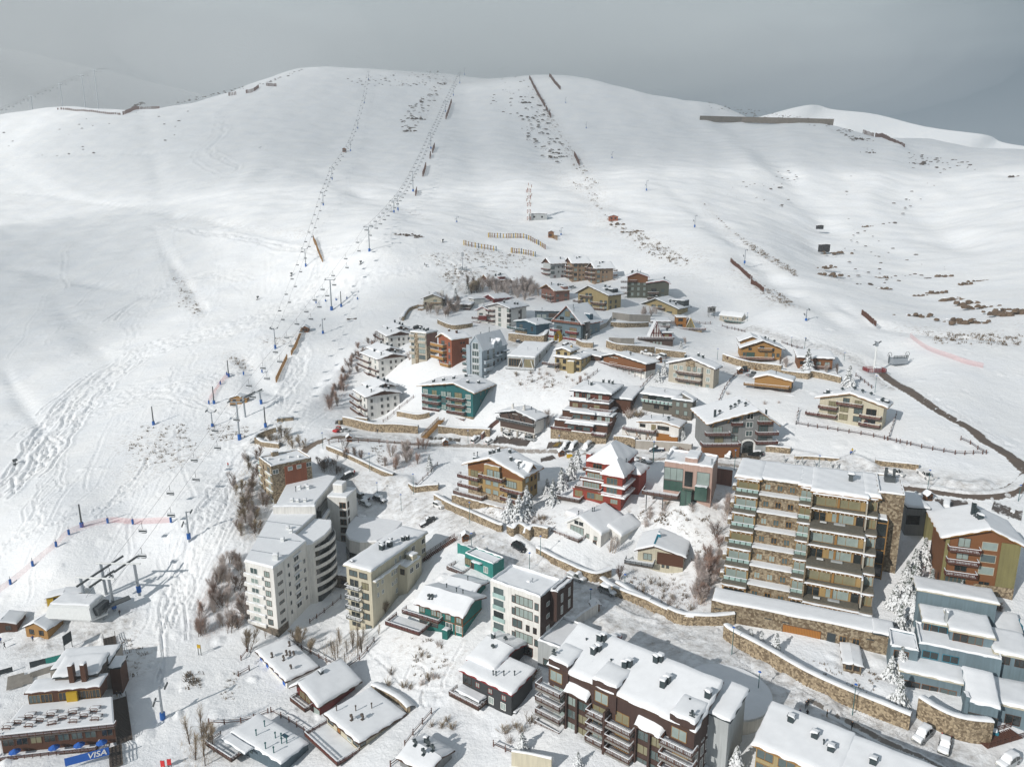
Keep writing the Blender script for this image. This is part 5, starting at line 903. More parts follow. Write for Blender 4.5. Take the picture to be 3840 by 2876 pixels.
v=h.vol('white_wall',roof='g',rise=2.7,ov=.6,pos=.38,rm='trim_white',gm='white_wall').win('F',[.3],[h.h-2.3],4.2,2.0,'glass_curtain','trim_brown',3).win('F',[.28,.42],[h.h+.35],1.4,1.1,'glass_dark','trim_white',0).win('F',[.62,.85],[h.h-2.4],.9,1.1,'glass_curtain').win('F',[.83],[-.2],1.0,1.5,'glass_dark','wood_wall',0).balc('F',-.3,.55,[h.h-2.8],3.0,'rail','timber').chim([(.15,.25),(.45,.4),(.47,.45)],'pipe')
b=MB()
for k in range(5):x=-h.w*.2+k*h.w*.16;b.bar((x,-1.2,-1.2),(x-.9,-2.8,h.h-3.1),.13,.13,'redwood');b.bar((x,-1.2,-1.2),(x+.9,-2.8,h.h-3.1),.13,.13,'redwood')
b.ob('deck_struts',h.root);h.vol('white_wall',-3.2,4,-.02,h.d+2,z1=h.h+.4,roof='f',ov=.4,rm='trim_white').win('F',[.5],[h.h-1.4],1.8,1.2,'glass_curtain')
h.vol('white_wall',h.w+.02,h.d*.35,h.w+3.5,h.d+2,z1=h.h-.8,roof='s',ax='X',rise=1.4,ov=.5,rm='trim_white')
h=House('chalet','small cream chalet with brown board corner and blue roof flashing','Y3',(2120,540),412,(1752,318),None,yaw=-20,d=9.5,cat='chalet')
v=h.vol('cream_wall',roof='g',rise=1.6,ov=.8,pos=.36,rm='trim_brown',gm='cream_wall').win('F',[.22],[h.h-2.3],2.0,1.6,'glass_curtain').win('F',[.57,.76],[h.h-2.4],.8,1.2,'glass_curtain').win('F',[.57,.67],[.4],.6,1.0,'glass_mid').balc('F',-.25,.38,[h.h-3.0],2.6,'rail','trim_dark').chim([(.4,.5)],'box','aqua_trim',1.0)
v.box('boarding',h.w*.43,-.12,h.h-3.0,h.w+.03,-.003,h.h+.2,'wood_dark').box('roof_flashing',h.w*.36-.2,0,h.h+2.05,h.w*.36+.2,h.d*.8,h.h+2.3,'aqua_trim')
h=House('house','low turquoise house dug in beside the street with a white car on its roof terrace','Y3',(550,598),492,(316,412),(645,462))
v=h.vol('turq_wall',roof='p',ov=0).win('F',[.12],[1.2],2.2,1.6,'glass_blind','trim_brown',2).win('F',[.27],[.6],.9,2.1,'glass_dark','orange_wall',0).win('F',[.75],[1.0],1.3,1.5,'glass_curtain','trim_white').balc('F',-.35,.2,[-.1],3.4,'rail','timber').box('canopy',h.w*.3,-1,h.h-.6,h.w*.62,-.003,h.h-.4,'turq_wall',.25)
v.box('side_wall',-6,h.d*.8,-2,-.02,h.d*.8+.3,h.h+.3,'turq_wall',.1)
h=House('house','emerald green two-storey house with rounded snow roof and wooden decks','Y2',(1955,1078),898,(1590,800),(2115,762))
v=h.vol('green_wall',roof='g',ax='x',rise=1.7,ov=.9,pos=.45,rm='timber',gm='green_wall',sh=.55).win('F',[.08,.35,.48,.68,.92],[h.h-2.2],1.3,1.4,'glass_curtain','wood_wall').win('F',[.7,.93],[.9],1.7,1.6,['glass_mid','glass_curtain'],'trim_white').win('F',[.1,.35],[.4],2.0,1.6,'glass_dark').balc('F',-.3,.55,[h.h-2.8],1.8,'rail','redwood').balc('F',-.55,.25,[.2],4.4,'plank','redwood')
v.chim([(.2,.1),(.26,.12)],'cowl').chim([(.3,.75),(.6,.6),(.75,.6)],'pipe').box('trim',-.04,-.08,h.h/2-.1,h.w+.04,-.003,h.h/2+.1,'wood_wall').box('trim',h.w-.12,-.1,-1,h.w+.1,-.003,h.h,'wood_wall').box('trim',h.w*.83,-.09,-1,h.w*.85,-.003,h.h,'wood_wall').box('trim',h.w+.002,-.05,h.h/2-.1,h.w+.08,h.d,h.h/2+.1,'wood_wall').box('shed',h.w*.62,-1.6,-1,h.w*.74,-.1,1.4,'green_wall',.2)
h.vol('green_wall',h.w*.1,h.d+.5,h.w*.75,h.d+7,z1=h.h-.4,roof='g',ax='x',rise=.9,ov=.7,rm='timber').chim([(.6,.5)],'pipe')
h=House('apartment_building','white modern five-storey block with brown side and green glass corner balconies','Y3',(937,1278),772,(527,637),(1112,640),cat='apartment block')
zs=[h.h-2.6-2.85*i for i in range(5)]
v=h.vol('white_wall',roof='p',ov=0).win('F',[.68],[zs[0],zs[1],zs[3]],4.4,1.9,'glass_curtain','trim_brown',3).win('F',[.68],[zs[4]],4.6,1.9,'glass_dark','redwood',3).win('F',[.55],[zs[2]],2.4,1.8,'glass_mid','redwood').win('F',[.76,.9],[zs[2]],.8,1.3,'glass_dark').win('F',[.48,.93],[zs[0],zs[1],zs[3]],.9,1.5,'glass_mid','redwood',0).win('F',[.17],zs,2.7,2.1,['glass_dark','glass_mid'],'trim_white',0)
for z in zs:v.box('glass_rail',h.w*.05,-.16,z-.35,h.w*.3,-.08,z+.65,'balcony_glass')
v.box('cladding',h.w+.002,-.02,-.6,h.w+.1,h.d,h.h+.54,'brown_wall').chim([(.55,.55)],'box','steel',.5,.8).chim([(.62,.55)],'pipe','steel',1.6).chim([(.4,.05)],'pipe','steel',.7).chim([(.93,.9)],'box','concrete',.3,.7)
v.x1+=.1;v.win('S',[.35],zs,1.1,.8,'glass_curtain','trim_white');v.x1-=.1
v=h.vol('brown_wall',h.w+.11,h.d*.45,h.w+1.8,h.d+2.5,z0=zs[1]-1,z1=h.h,roof='p',ov=0).win('S',[.3,.75],[zs[0],zs[1]],.8,1.8,'glass_curtain','trim_white')
h.vol('palegrey_wall',h.w+.11,-1,h.w+6,h.d+1,z0=-4,z1=zs[4]+4.6,roof='p',ov=0).win('F',[.5],[zs[4]],3,1.4,'glass_mid')
h=House('apartment_building','cream slab block with five curved balconies on its narrow end','Y2',(1218,1003),540,(990,480),(1645,222),cat='apartment block')
zs=[h.h-2.3-2.75*i for i in range(6)]
v=h.vol('cream_wall',roof='f',ov=.6,rm='cream_wall').win('F',[.28,.68],[zs[0]],2.3,1.4,['glass_mid'],'trim_brown',1).win('F',[.74],zs[1:5],1.9,1.6,['glass_blind','glass_mid'],'trim_brown',1).win('F',[.3],zs[1:],2.6,1.8,'glass_dark','cream_wall',1).win('F',[.8],[zs[5]],1.8,1.3,'glass_mid')
v.balc('F',.02,.58,[z-.5 for z in zs[1:5]],1.2,'bars','steel_dark','cream_wall').win('S',[.1,.18,.35,.4],zs[1:3],.7,1.0,'glass_mid','trim_white').win('S',[.42,.5,.6],zs[:4],.7,1.3,'glass_mid','trim_white').win('S',[.75,.95],zs[:5],1.4,1.3,'glass_dark','trim_white').chim([(.4,.45),(.5,.4),(.6,.5)],'box','flue',1.8,1.1).chim([(.45,.58),(.75,.68),(.85,.72)],'box','flue',1.5,.8).chim([(.15,.04)],'box','flue',.6,.7)
v.box('side_ledge',h.w+.002,.3,h.h-2.9,h.w+1.0,h.d*.55,h.h-2.7,'cream_wall',.3);h.vol('cream_wall',h.w+.01,h.d*.45,h.w+3,h.d*.72,z0=2,z1=h.h-3.4,roof='f',ov=.1,rm='cream_wall').win('F',[.5],[h.h-5.4],1.2,1.4,'glass_dark').win('S',[.3,.7],[h.h-5.4],1.4,1.3,'glass_dark','trim_white').chim([(.6,.6)],'box','cream_wall',1.6,2)
h=House('apartment_building','huge white angular tower on the left with long stepped snow roofs and curved balconies','Y1',(519,2184),1482,(300,1430),(820,1200),cat='apartment block',yaw=0.0,w=8.4,d=15)
o8=lambda L_:[(x+8.4,y)for x,y in L_]
hh=h.h;zs=[hh-2.5-2.62*i for i in range(7)]
P_=o8([(-7.9,4.0),(.4,.3),(1.7,4.3),(4.3,15),(-.3,19.7),(1.9,32.3),(-11.3,37.5)]);v=pvol(h,P_,-5,hh,'white_wall',ov=.01)
E1=(P_[0],P_[1]);E2=(P_[1],P_[2]);E3=(P_[2],P_[3])
v.win(E1,[.3],zs[:6],2.2,1.5,['glass_curtain','glass_mid'],'trim_white',1).win(E1,[.76],zs[:6],1.5,1.4,['glass_curtain','glass_mid'],'trim_brown',1).win(E1,[.3,.78],zs[6:],1.8,1.4,'glass_mid').win(E2,[.55],zs[:6],1.8,.6,'glass_mid','trim_brown').win(E3,[.18],zs[:6],.8,1.1,'glass_dark','trim_white',0).win(E3,[.52],zs[:6],2.2,1.2,['glass_mid','glass_dark'],'trim_white').win(E3,[.86],zs[1:6],.9,1.2,'glass_dark','trim_white')
for z in zs[:6]:
 for(e,u0,u1,th_,a_,c_)in((E1,-.04,.62,.5,-1.1,-.25),(E3,.38,.72,.35,1.45,1.6)):
  (ox,oy),(dx,dy),L,rz=v.face(e);b=MB();b.box(0,-th_,a_,L*(u1-u0),-.01,c_,'white_wall');b.snowquad([(0,-th_,c_),(L*(u1-u0),-th_,c_),(L*(u1-u0),-.02,c_),(0,-.02,c_)],.14,rnd=.1);b.ob('ledge',h.root,loc=(ox+dx*u0*L,oy+dy*u0*L,z),rz=rz)
bb=MB();bb.prism([(P_[0][0]-.1,P_[0][1]-.1),(P_[1][0]+.05,P_[1][1]-.15),(P_[2][0]+.12,P_[2][1]),(P_[2][0]-3,P_[2][1]),(P_[0][0],P_[0][1]+2)],-5,2.2,'stone_dark');bb.ob('foundation',h.root)
b=MB();b.bar((P_[2][0]+.05,P_[2][1],-3),(P_[2][0]+.05,P_[2][1],hh),.25,.3,'white_wall');b.ob('groove',h.root)
v.chim([(.72,.1)],'box','metal_white',1.5,1.2).chim([(.62,.38),(.66,.52),(.56,.58)],'box','metal_white',.8,.8)
for y,xa,xb in((7,.4,9.6),(15,-1.2,11.6),(25,-2,9)):b=MB();b.bar((xa,y+2,hh+.9),(xb,y-1,hh+.9),.06,.25,'steel');b.ob('snow_guard',h.root)
W2=o8([(4.1,15.2),(5.7,16.1),(7.6,21),(8.2,26),(7,31),(1.95,32),(-.2,19.9)]);vw=pvol(h,W2,-3,hh-1.2,'white_wall')
for i,z in enumerate(zs):
 if i==0:continue
 n=9;C_=[(13.3+4.6*math.sin(math.pi*k/n)**.8,15.6+17*k/n)for k in range(n+1)];b=MB();b.prism([(12.8,15.6)]+C_+[(12.8,32)],z+1.75,z+1.95,'white_wall')
 for k in range(n):b.bar((*C_[k],z+2.25),(*C_[k+1],z+2.25),.16,1.0,'white_wall')
 b.ob('balcony',h.root)
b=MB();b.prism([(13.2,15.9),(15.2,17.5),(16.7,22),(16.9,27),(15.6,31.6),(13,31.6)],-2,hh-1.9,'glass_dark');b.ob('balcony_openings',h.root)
P2_=o8([(-9.9,33.3),(.9,35.5),(1.6,48.1),(1.8,58.7),(-3.4,61),(-13.5,63.8)]);v2=pvol(h,P2_,-3,hh+1.8,'white_wall');v2.chim([(.45,.45),(.55,.5),(.62,.46),(.5,.12),(.62,.1),(.75,.12)],'box','metal_white',.9,.9).chim([(.42,.38)],'pipe',hgt=1.8)
b=MB();b.prism(o8([(-11.4,37.2),(-9.9,32.2),(2.2,32.4),(1.6,35.2),(-9.7,33.2)]),hh-1,hh+3.0,'white_wall');b.ob('parapet',h.root);b=MB();b.snowquad([(-1.6,32.1,hh+3),(10.7,32.3,hh+3),(10.1,35.3,hh+3),(-1.4,33.4,hh+3)],.4);b.ob('snow_cover',h.root)
v2.win((P2_[1],P2_[2]),[.3,.75],[zs[0]+1,zs[1]+1],1.2,1.3,'glass_dark')
for z in zs[:5]:b=MB();b.box(10,36,z-.9,12,46,z+.2,'white_wall');b.snowquad([(10,36,z+.2),(12,36,z+.2),(12,46,z+.2),(10,46,z+.2)],.12);b.ob('gallery',h.root)
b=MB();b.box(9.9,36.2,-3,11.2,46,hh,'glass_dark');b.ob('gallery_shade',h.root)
TT=o8([(2.8,43.4),(8.9,42.3),(10.2,50),(4,51.5)]);vt=pvol(h,TT,-4,hh+1.2,'white_wall');vt.win((TT[0],TT[1]),[.78],[hh-1.8-2.7*i for i in range(7)],1.9,1.7,'glass_dark','wood_wall').win((TT[1],TT[2]),[.14],[hh-1.8-2.7*i for i in range(3)],1.0,1.7,'glass_dark');pvol(h,o8([(4,46),(7,45.4),(7.6,48.6),(4.6,49.2)]),hh+1,hh+4,'white_wall')
pl=o8([(8.95,42.6),(9.6,36),(11.5,32.4),(15,30.6),(19.8,31),(22.5,34.5),(24.2,39),(25.4,44.6),(22.4,45.7),(18,47),(10,49)]);vc=pvol(h,pl,-3,11,'white_wall',up=.2)
for z in(2.5,6.3):
 for k in range(1,6):b=MB();p,q=Vector((*pl[k],z)),Vector((*pl[k+1],z));d=(q-p).normalized();nn=Vector((d.y,-d.x,0))*.07;b.bar(p+nn,q+nn,.1,1.9,'glass_dark')if k!=5 else None;b.ob('window_band',h.root)if k!=5 else None
h=House('apartment_building','narrow stone block with a rust-red panel and glass balconies among the brown thicket','Y1',(490,800),425,(333,335),(876,340),cat='apartment block')
zs=[h.h-2.2-2.7*i for i in range(5)]
v=h.vol('stone_wall',roof='p',ov=0).win('F',[.35],zs,.6,1.2,'glass_dark').win('F',[.78],zs,2.0,1.8,['glass_curtain','glass_dark'],'cream_wall').win('S',[.1,.93],[zs[0]],1.6,1.3,'glass_mid','trim_white')
for z in zs:v.box('ledge',h.w*.55,-.5,z-.9,h.w,-.003,z-.1,'cream_wall',.1).box('ledge',-.1,-.5,z-.9,h.w*.2,-.003,z-.1,'cream_wall',.1)
v.balc('L',.2,.95,[z-.4 for z in zs[:4]],3.4,'glass','steel','concrete').box('red_panel',h.w+.001,h.d*.32,h.h-9,h.w+.25,h.d*.86,h.h-.6,'orange_wall');v.x1+=.25;v.win('S',[.45,.67],[zs[0]+.2],1.3,1.1,'glass_curtain','trim_white',0);v.x1-=.25
v.chim([(.35,.15),(.6,.35),(.55,.6),(.7,.8)],'box','metal_white',.8,.8).box('chimney',.2,h.d*.3,h.h,1.6,h.d*.45,h.h+1.8,'stone_wall',.2)
# ---- front row
h=House('house','charcoal board house with curved snow roof and bright red eaves','Y3',(702,1732),1548,(295,1360),(880,1405))
v=h.vol('charcoal_wall',roof='s',ax='y',rise=.9,ov=.6,rm='trim_red',gm='charcoal_wall',sh=.55).win('F',[.32,.58,.85],[h.h-2.2],.9,1.0,'glass_curtain','trim_red').win('F',[.6,.84],[.6],1.1,1.4,'glass_curtain','trim_white').balc('F',-.12,.5,[.0],2.6,'rail','timber').win('F',[.1],[h.h-2.6],2.2,1.8,'glass_dark').box('lean_to',0,-2.4,h.h-3.6,h.w*.5,-.003,h.h-3.4,'trim_dark',.35).box('side_shelf',h.w+.002,.5,.4,h.w+.7,h.d*.8,.6,'trim_dark',.2)
v.chim([(.55,.2),(.6,.22),(.7,.35),(.85,.5)],'pipe')
v2=h.vol('charcoal_wall',-.3,h.d*.45,h.w*.45,h.d+8,z0=0,z1=h.h+.7,roof='g',ax='x',rise=1.3,ov=.8,rm='trim_red',sh=.6).chim([(.2,.5)],'box','flue',1.6,.7).chim([(.5,.3),(.6,.6)],'cowl')
h=House('apartment_building','wide brown block with stepped snow roofs and white-slatted balconies at the bottom centre','Y8',(1640,1580),1090,(460,585),(1905,880),cat='apartment block')
W_,D_,hh=h.w,h.d,h.h;print('BROWN',W_,D_,hh)
v=h.vol('brown_wall',roof='s',ax='y',rise=3.0,ov=.4,rm='trim_brown',gm='palegrey_wall',sh=.45)
zb=[hh-5.0-2.75*i for i in range(5)]
v.balc('F',-.06,.13,[hh-4.4-2.75*i for i in range(4)],2.2,'balus','timber','deck',t=.5).balc('F',.32,.44,[hh-5.0-2.75*i for i in range(5)],2.0,'balus','timber','deck',t=.4).balc('F',.46,.63,[hh-5.4-2.75*i for i in range(5)],2.0,'balus','timber','deck',t=.4).balc('F',.82,1.02,[hh-3.4-2.75*i for i in range(5)],2.2,'balus','timber','deck',t=.4)
v.win('F',[.18,.26,.69,.77],[hh-6.4-2.75*i for i in range(4)],2.4,1.7,['glass_curtain','glass_mid','glass_blind'],'trim_brown',1).win('F',[.08,.38,.54,.92],[hh-5.0-2.75*i for i in range(4)],2.6,1.9,['glass_dark','glass_blind','glass_curtain'],'timber_gold',1)
for u in(.14,.22,.31,.45,.64,.73,.81):v.box('pier',W_*u-.2,-2.0 if u in(.45,)else-.6,-4,W_*u+.2,-.003,hh-3.0,'brown_wall')
for a0,a1,dz in((.14,.31,-3.0),(.64,.81,-3.2)):
 r=MB();q=[(W_*a0,-1.2,hh+dz),(W_*a1,-1.2,hh+dz-.2),(W_*a1,3.6,hh+dz+4.0),(W_*a0,3.6,hh+dz+4.0)];r.slab(q,.25,'trim_brown');r.snowquad(q,.5);r.ob('roof',h.root)
v.x0+=0
for a0,a1 in((.0,.15),(.33,.5),(.85,1.003)):h.vol('brown_wall',W_*a0-.01,-.35,W_*a1,D_*.5,z0=hh-3.6,z1=hh+1.25,roof='s',ax='y',rise=.4,ov=.02,rm='brown_wall').win('F',[.4],[hh-2.6],2.6,2,['glass_curtain'],'timber_gold')
h.v=v
v.chim([(.22,.5),(.235,.6),(.2,.8),(.22,.85),(.45,.5),(.47,.55),(.6,.85),(.62,.9),(.72,.45),(.73,.55),(.98,.6)],'box','flue',1.7,.95).chim([(.02,.05),(.97,.05)],'cowl',hgt=2.6).chim([(.12,.7),(.35,.5),(.9,.4)],'pipe',hgt=.9)
v.win('S',[.12,.35,.55,.8],[hh-4-2.75*i for i in range(4)],1.0,1.7,'glass_dark','trim_white')
b=MB()
for u in(.24,.5,.76):b.bar((W_*u,.2,hh+.62),(W_*u,D_-.2,hh+3.55),.3,.5,SNOW)
b.ob('snow_ridge',v.roof)
h.vol('palegrey_wall',W_+.02,D_*.55,W_+3.5,D_+3,z1=hh+.2,roof='s',ax='y',rise=1.2,ov=.5,rm='trim_dark')
h=House('apartment_building','seven-storey stepped stone block with golden timber eaves and snowy terraces above the street','Y4',(1690,1590),1450,(445,1215),None,yaw=-24,d=34,cat='apartment block')
W_=h.w;print('TERR',W_,h.h);fh=3.35;st=2.9;n=7;base_h=0
S1,S2,S3,S4=.17,.47,.56,.92
segs=[(0,S1,0,'b'),(S1,S2,.9,'s'),(S2,S3,0,'b2'),(S3,S4,-2.2,'w'),(S4,1.0,-1.2,'c')]
zt=(n)*fh-.2
for k in range(n):
 z0=k*fh-.2;z1=z0+fh
 for a,b_,dy,ty in segs:
  if ty=='w' and k%2:dy=0
  y0=(1.9 if ty=='w' and k%2 and k<n-1 else 0)+k*st+(dy if ty!='w' else-2.8)+3.2;x0,x1=W_*a+.01,W_*b_-.01
  if k==0 and ty=='w':y0+=2.0
  wall='stone_big' if ty=='s' else('beige_wall' if ty=='c' else 'ochre_wall')
  last=k==n-1
  v=h.vol(wall,x0,y0,x1,y0+9 if not last else 34,z0=z0 if k else-6,z1=z1-.02,roof='f',ov=.12 if not last else .7,rm='stone_big' if ty=='s' else('timber_gold' if last else 'terrace_floor'),sh=.16 if not last else .6,t=.3,name='storey',nosnow=(not last and ty!='s'))
  if ty=='s':v.win('F',[.2,.5,.8],[z0+.9],1.25,1.4,['glass_curtain','glass_dark','glass_mid'],'timber_gold',1)
  else:
   wn_={'b':[.5],'b2':[.5],'w':[.25,.68],'c':[.6]}[ty];ww={'b':4.6,'b2':2.6,'w':5.4,'c':1.6}[ty]
   if ty=='w' and k%2:v.win('F',[.16],[z0+.2],2.6,2.1,'glass_dark','timber_gold',1).win('F',[.92],[z0+.2],1.5,2.2,'glass_dark','timber',0).box('table',x0+2,y0-2.2,z0+.6,x0+3.4,y0-1.5,z0+.75,'metal_white').box('sofa',x0+5,y0-1.6,z0+.1,x0+7.4,y0-.8,z0+.6,'palegrey_wall');wn_=[.6];ww=4.6
   v.win('F',wn_,[z0+.35],min(ww,(x1-x0)*.9/len(wn_)),2.0,['glass_curtain','glass_curtain','glass_blind']if k else 'glass_dark','timber_gold',1 if ty!='c' else 1)
   bb=MB();bb.box(x0-.1,y0-.9,z1-.32,x1+.1,y0-.002,z1-.05,'timber_gold')
   m_=max(2,int((x1-x0)/.9))
   for i in range(m_):X=x0+(x1-x0)*(i+.5)/m_;bb.tube((X,y0-1.0,z1-.42),(X,y0-.85,z1-.35),.11,SNOW,6);bb.box(X-.08,y0-1.0,z1-.34,X+.08,y0-.88,z1-.2,'timber_gold')
   if k<n:bb.snowquad([(x0-.15,y0-1.1,z1-.04),(x1+.1,y0-1.1,z1-.04),(x1+.1,y0-.45,z1-.04),(x0-.15,y0-.45,z1-.04)],.16)
   bb.ob('eaves',h.root)
   if ty=='w':v.box('pier',x0+(x1-x0)*.48,y0-.3,z0,x0+(x1-x0)*.52,y0-.004,z1-.4,'timber_gold').box('pier',x0-.35,y0-2.0,z0,x0-.03,y0+3,z1-.1,'stone_big').box('pier',x1+.03,y0-2.0,z0,x1+.3,y0+3,z1-.3,'beige_wall',.2)
   if k and ty in 'b b2':
    r=MB();railing(r,(x0,y0-1.6,z0+.35),(x1,y0-1.6,z0+.35),'glass','steel',.8,True);r.ob('glass_rail',h.root)
  if ty=='b' and k:v.box('pier',x0-1.0,y0-.6,z0,x0-.02,y0+1.2,z0+1.3,'stone_big',.3)
v=h.vol('stone_big',W_*1.0+.02,20.5,W_+5.4,34,z0=-6,z1=n*fh+.4,roof='p',ov=0,name='tower').box('lift_shaft',W_+.2,17.4,-4,W_+2.2,20.3,n*fh-4.5,'glass_dark',.4).box('lift_frame',W_+2.22,17.3,-4,W_+2.45,20.35,n*fh-4.5,'timber_gold')
for k in range(1,n):v.box('lift_frame',W_+.2,17.2,k*fh-2,W_+2.2,17.38,k*fh-1.8,'timber_gold')
v.box('chimney',W_+1.6,29,n*fh,W_+4,31,n*fh+2,'steel_dark').box('flue',W_+1.6,31.1,n*fh,W_+2.3,31.8,n*fh+3.6,'steel_dark').box('flue',W_+3.4,31.1,n*fh,W_+4.0,31.8,n*fh+3.6,'steel_dark').box('chimney',W_*.8,26,zt,W_*.83,27.4,zt+2.6,'steel_dark').box('chimney_cap',W_*.79,25.6,zt+2.6,W_*.84,27.8,zt+2.9,'steel_dark',.3)
h=House('podium','long stone podium with a wooden garage door at the foot of the stepped stone block','Y4',(1870,1790),1640,(372,1328),None,yaw=-23,d=6,cat='retaining wall')
v=h.vol('stone_big',y0=0,z0=-5,roof='f',ov=.05,rm='stone_big',sh=.35).win('F',[.52],[h.h*.1-.6],7.5,2.4,'orangewood','timber',0).win('F',[.74,.81],[1.0],1.2,1.2,'glass_dark','timber_gold').win('F',[.68],[-.8],1.6,3.2,'trim_dark','stone_dark',0)
for u in(.04,.13,.33,.43,.88):v.box('wall_slot',h.w*u-.7,-.08,h.h-1.5,h.w*u+.7,-.003,h.h-1.3,'trim_dark')
h.vol('palegrey_wall',h.w*.9,.02,h.w*.99,5,z0=h.h,z1=h.h+.2,roof='f')
h=House('chalet','tall orange wood and olive chalet at the right edge with a tower of dark flues','Y6',(2030,905),150,(1150,20),None,yaw=-19,d=12,cat='chalet')
W_,hh=h.w,h.h;zs=[hh-2.2-2.9*i for i in range(5)]
v=h.vol('wood_wall',roof='g',rise=2.8,ov=1.5,pos=.55,rm='timber_gold',gm='wood_wall').win('F',[.6],zs[:3],2.8,1.7,['glass_curtain','glass_mid'],'cream_wall',0).win('F',[.9],zs[:3],2.6,1.4,['glass_curtain','glass_dark'],'olive_wall',1).win('F',[.25],zs[:3],2.2,2.0,['glass_curtain','glass_dark'],'trim_brown').win('F',[.6,.88],[zs[3]-.2],2.0,1.3,'glass_dark','wood_wall').win('F',[.2],[zs[3]-.6],4.0,2.2,'glass_mid','timber_gold',4)
v.box('side_wall',W_*.75,-.25,-4,W_+.1,-.003,hh-.1,'olive_wall').box('side_wall',-.15,-.3,-4,W_*.04,-.003,hh,'olive_wall').balc('F',.02,.46,[z-.7 for z in zs[:3]],1.7,'balus','redwood','timber').box('stone_panel',W_*.46,-.35,-4,W_+.12,-.253,2.6,'stone_wall').box('lower_wall',.1,-1.8,-4,W_*.4,-.31,1.6,'olive_wall',.2)
v.chim([(.45,.6)],'box','flue',3.0,.8).chim([(.46,.5),(.47,.42)],'cowl','flue',2.2).chim([(.5,.35)],'box','flue',1.2,1.0)
v.x1+=0;v.win('F',[.9],[zs[0]],2.6,1.4,'glass_curtain','olive_wall')
h2=House('garage','grey lean-to with big window between the stepped stone block and the olive wall','Y5',(955,1240),905,(700,910),None,yaw=-10,d=10,cat='garage')
h2.vol('grey_wall',roof='f',ov=.1).win('F',[.3],[h2.h-4],3,2.2,'glass_dark','trim_dark',0)
h2=House('house','small olive annex beside the tall chalet at the right edge','Y5',(1215,1300),985,(975,960),None,yaw=-10,d=8);h2.vol('olive_wall',roof='f',ov=.2)
h=House('terraced_house','pale blue flat-roofed terraced villa with snow-covered roofs and a turquoise corner pillar','Y7',(1990,1000),830,(1640,760),None,yaw=-24,d=9,cat='villa')
z=h.h
v=h.vol('aqua_trim',-.3,-.6,h.w+.5,3,z0=-1.2,z1=.2,roof='f',ov=.0,rm='aqua_trim',name='beam')
v=h.vol('sky_wall',h.w*.42,0,h.w,8,z0=.2,z1=z+.2,roof='s',ax='y',rise=1.6,ov=.3,rm='sky_wall',gm='sky_wall',sh=.5).win('F',[.5],[.9],4.6,2.0,'glass_mid','trim_brown',2)
v.box('terrace',-3.5,2,-4,h.w*.42-.02,9,.2,'aqua_trim',.15).box('parapet',-3.6,1.7,.2,h.w*.42-.02,1.95,1.1,'sky_wall',.1).box('pillar',h.w*.36,-.4,-7,h.w*.42,.4,-1.22,'aqua_trim').box('pier',h.w*.33,-.3,0,h.w*.42-.03,1.5,z+1.4,'sky_wall',.15)
v=h.vol('sky_wall',-7,6.5,h.w*.4,12,z0=-2,z1=z-.3,roof='s',ax='y',rise=.3,ov=.6,rm='cream_wall').win('F',[.2,.5,.8],[.4],2.6,2.0,['glass_dark','glass_mid'],'wood_wall',1)
v=h.vol('sky_wall',h.w+.1,3,h.w+6,11,z0=-3,z1=z-.6,roof='f',ov=.4,rm='cream_wall').win('F',[.5],[.6],2.2,1.8,'glass_dark','trim_brown')
v=h.vol('sky_wall',-4,11,h.w+2,19,z0=-2,z1=z+3.2,roof='p',ov=0,sh=.5).win('F',[.15,.4],[z+1],2.6,1.4,'glass_dark','aqua_trim')
v=h.vol('sky_wall',h.w*.2,15,h.w+1,23,z0=0,z1=z+5.6,roof='f',ov=.4,rm='cream_wall',sh=.55).win('F',[.25,.6],[z+3.7],2.4,1.6,['glass_mid','glass_dark'],'wood_wall')
v=h.vol('sky_wall',-3,17,h.w*.18,24,z0=0,z1=z+5.2,roof='f',ov=.2,rm='cream_wall',sh=.55).win('F',[.2],[z+3.4],1.2,1.8,'glass_dark','wood_wall').win('F',[.65],[z+3.4],3,1.6,'glass_dark','aqua_trim').box('chimney',h.w*.1,17.5,z+5,h.w*.16,18.8,z+8.2,'palegrey_wall',.2)
v=h.vol('sky_wall',-3.5,25,h.w+3,32,z0=0,z1=z+7.4,roof='s',ax='Y',rise=.7,ov=.4,rm='cream_wall',sh=.6)
v=h.vol('sky_wall',h.w+1.2,13,h.w+7,22,z0=-2,z1=z+3.8,roof='f',ov=.4,rm='cream_wall',sh=.5).win('F',[.3,.7],[z+2],1.4,1.4,'glass_dark','trim_brown')
v=h.vol('sky_wall',-9,9.5,-4.2,16,z0=-3,z1=z+2.2,roof='p',ov=0).win('F',[.4],[z+.2],2.4,1.8,'glass_dark','wood_wall')
v=h.vol('sky_wall',h.w+7.3,8,h.w+14,16,z0=-4,z1=z+1.4,roof='f',ov=.4,rm='aqua_trim',sh=.5).win('F',[.3,.7],[z-.5],1.4,1.4,'glass_dark','trim_brown')
v=h.vol('blue_wall',h.w+8,18,h.w+15,27,z0=-4,z1=z+4.4,roof='f',ov=.4,rm='aqua_trim',sh=.5)
h=House("apartment_building","yellow block with a ribbed snow roof and dark chimneys at the bottom right","Y7",(760,1640),1345,(195,1095),(895,1095),cat="apartment block")
print('YEL',h.w,h.d,h.h)
v=h.vol('yellow_wall',roof='s',ax='y',rise=1.6,ov=.7,rm='timber_gold',gm='cream_wall',sh=.45).win('F',[.12,.4,.7],[h.h-2.2,h.h-4.9],2.6,1.7,'glass_mid','timber_gold').chim([(.28,.75),(.62,.6),(.85,.45)],'box','flue',1.3,1.0).chim([(.75,.5)],'pipe')
h.vol('yellow_wall',h.w+.05,1,h.w+14,9,z1=h.h+.2,roof='s',ax='y',rise=1.2,ov=.6,rm='timber_gold',sh=.45).chim([(.3,.5),(.7,.5)],'box','flue',1.3,1.0)
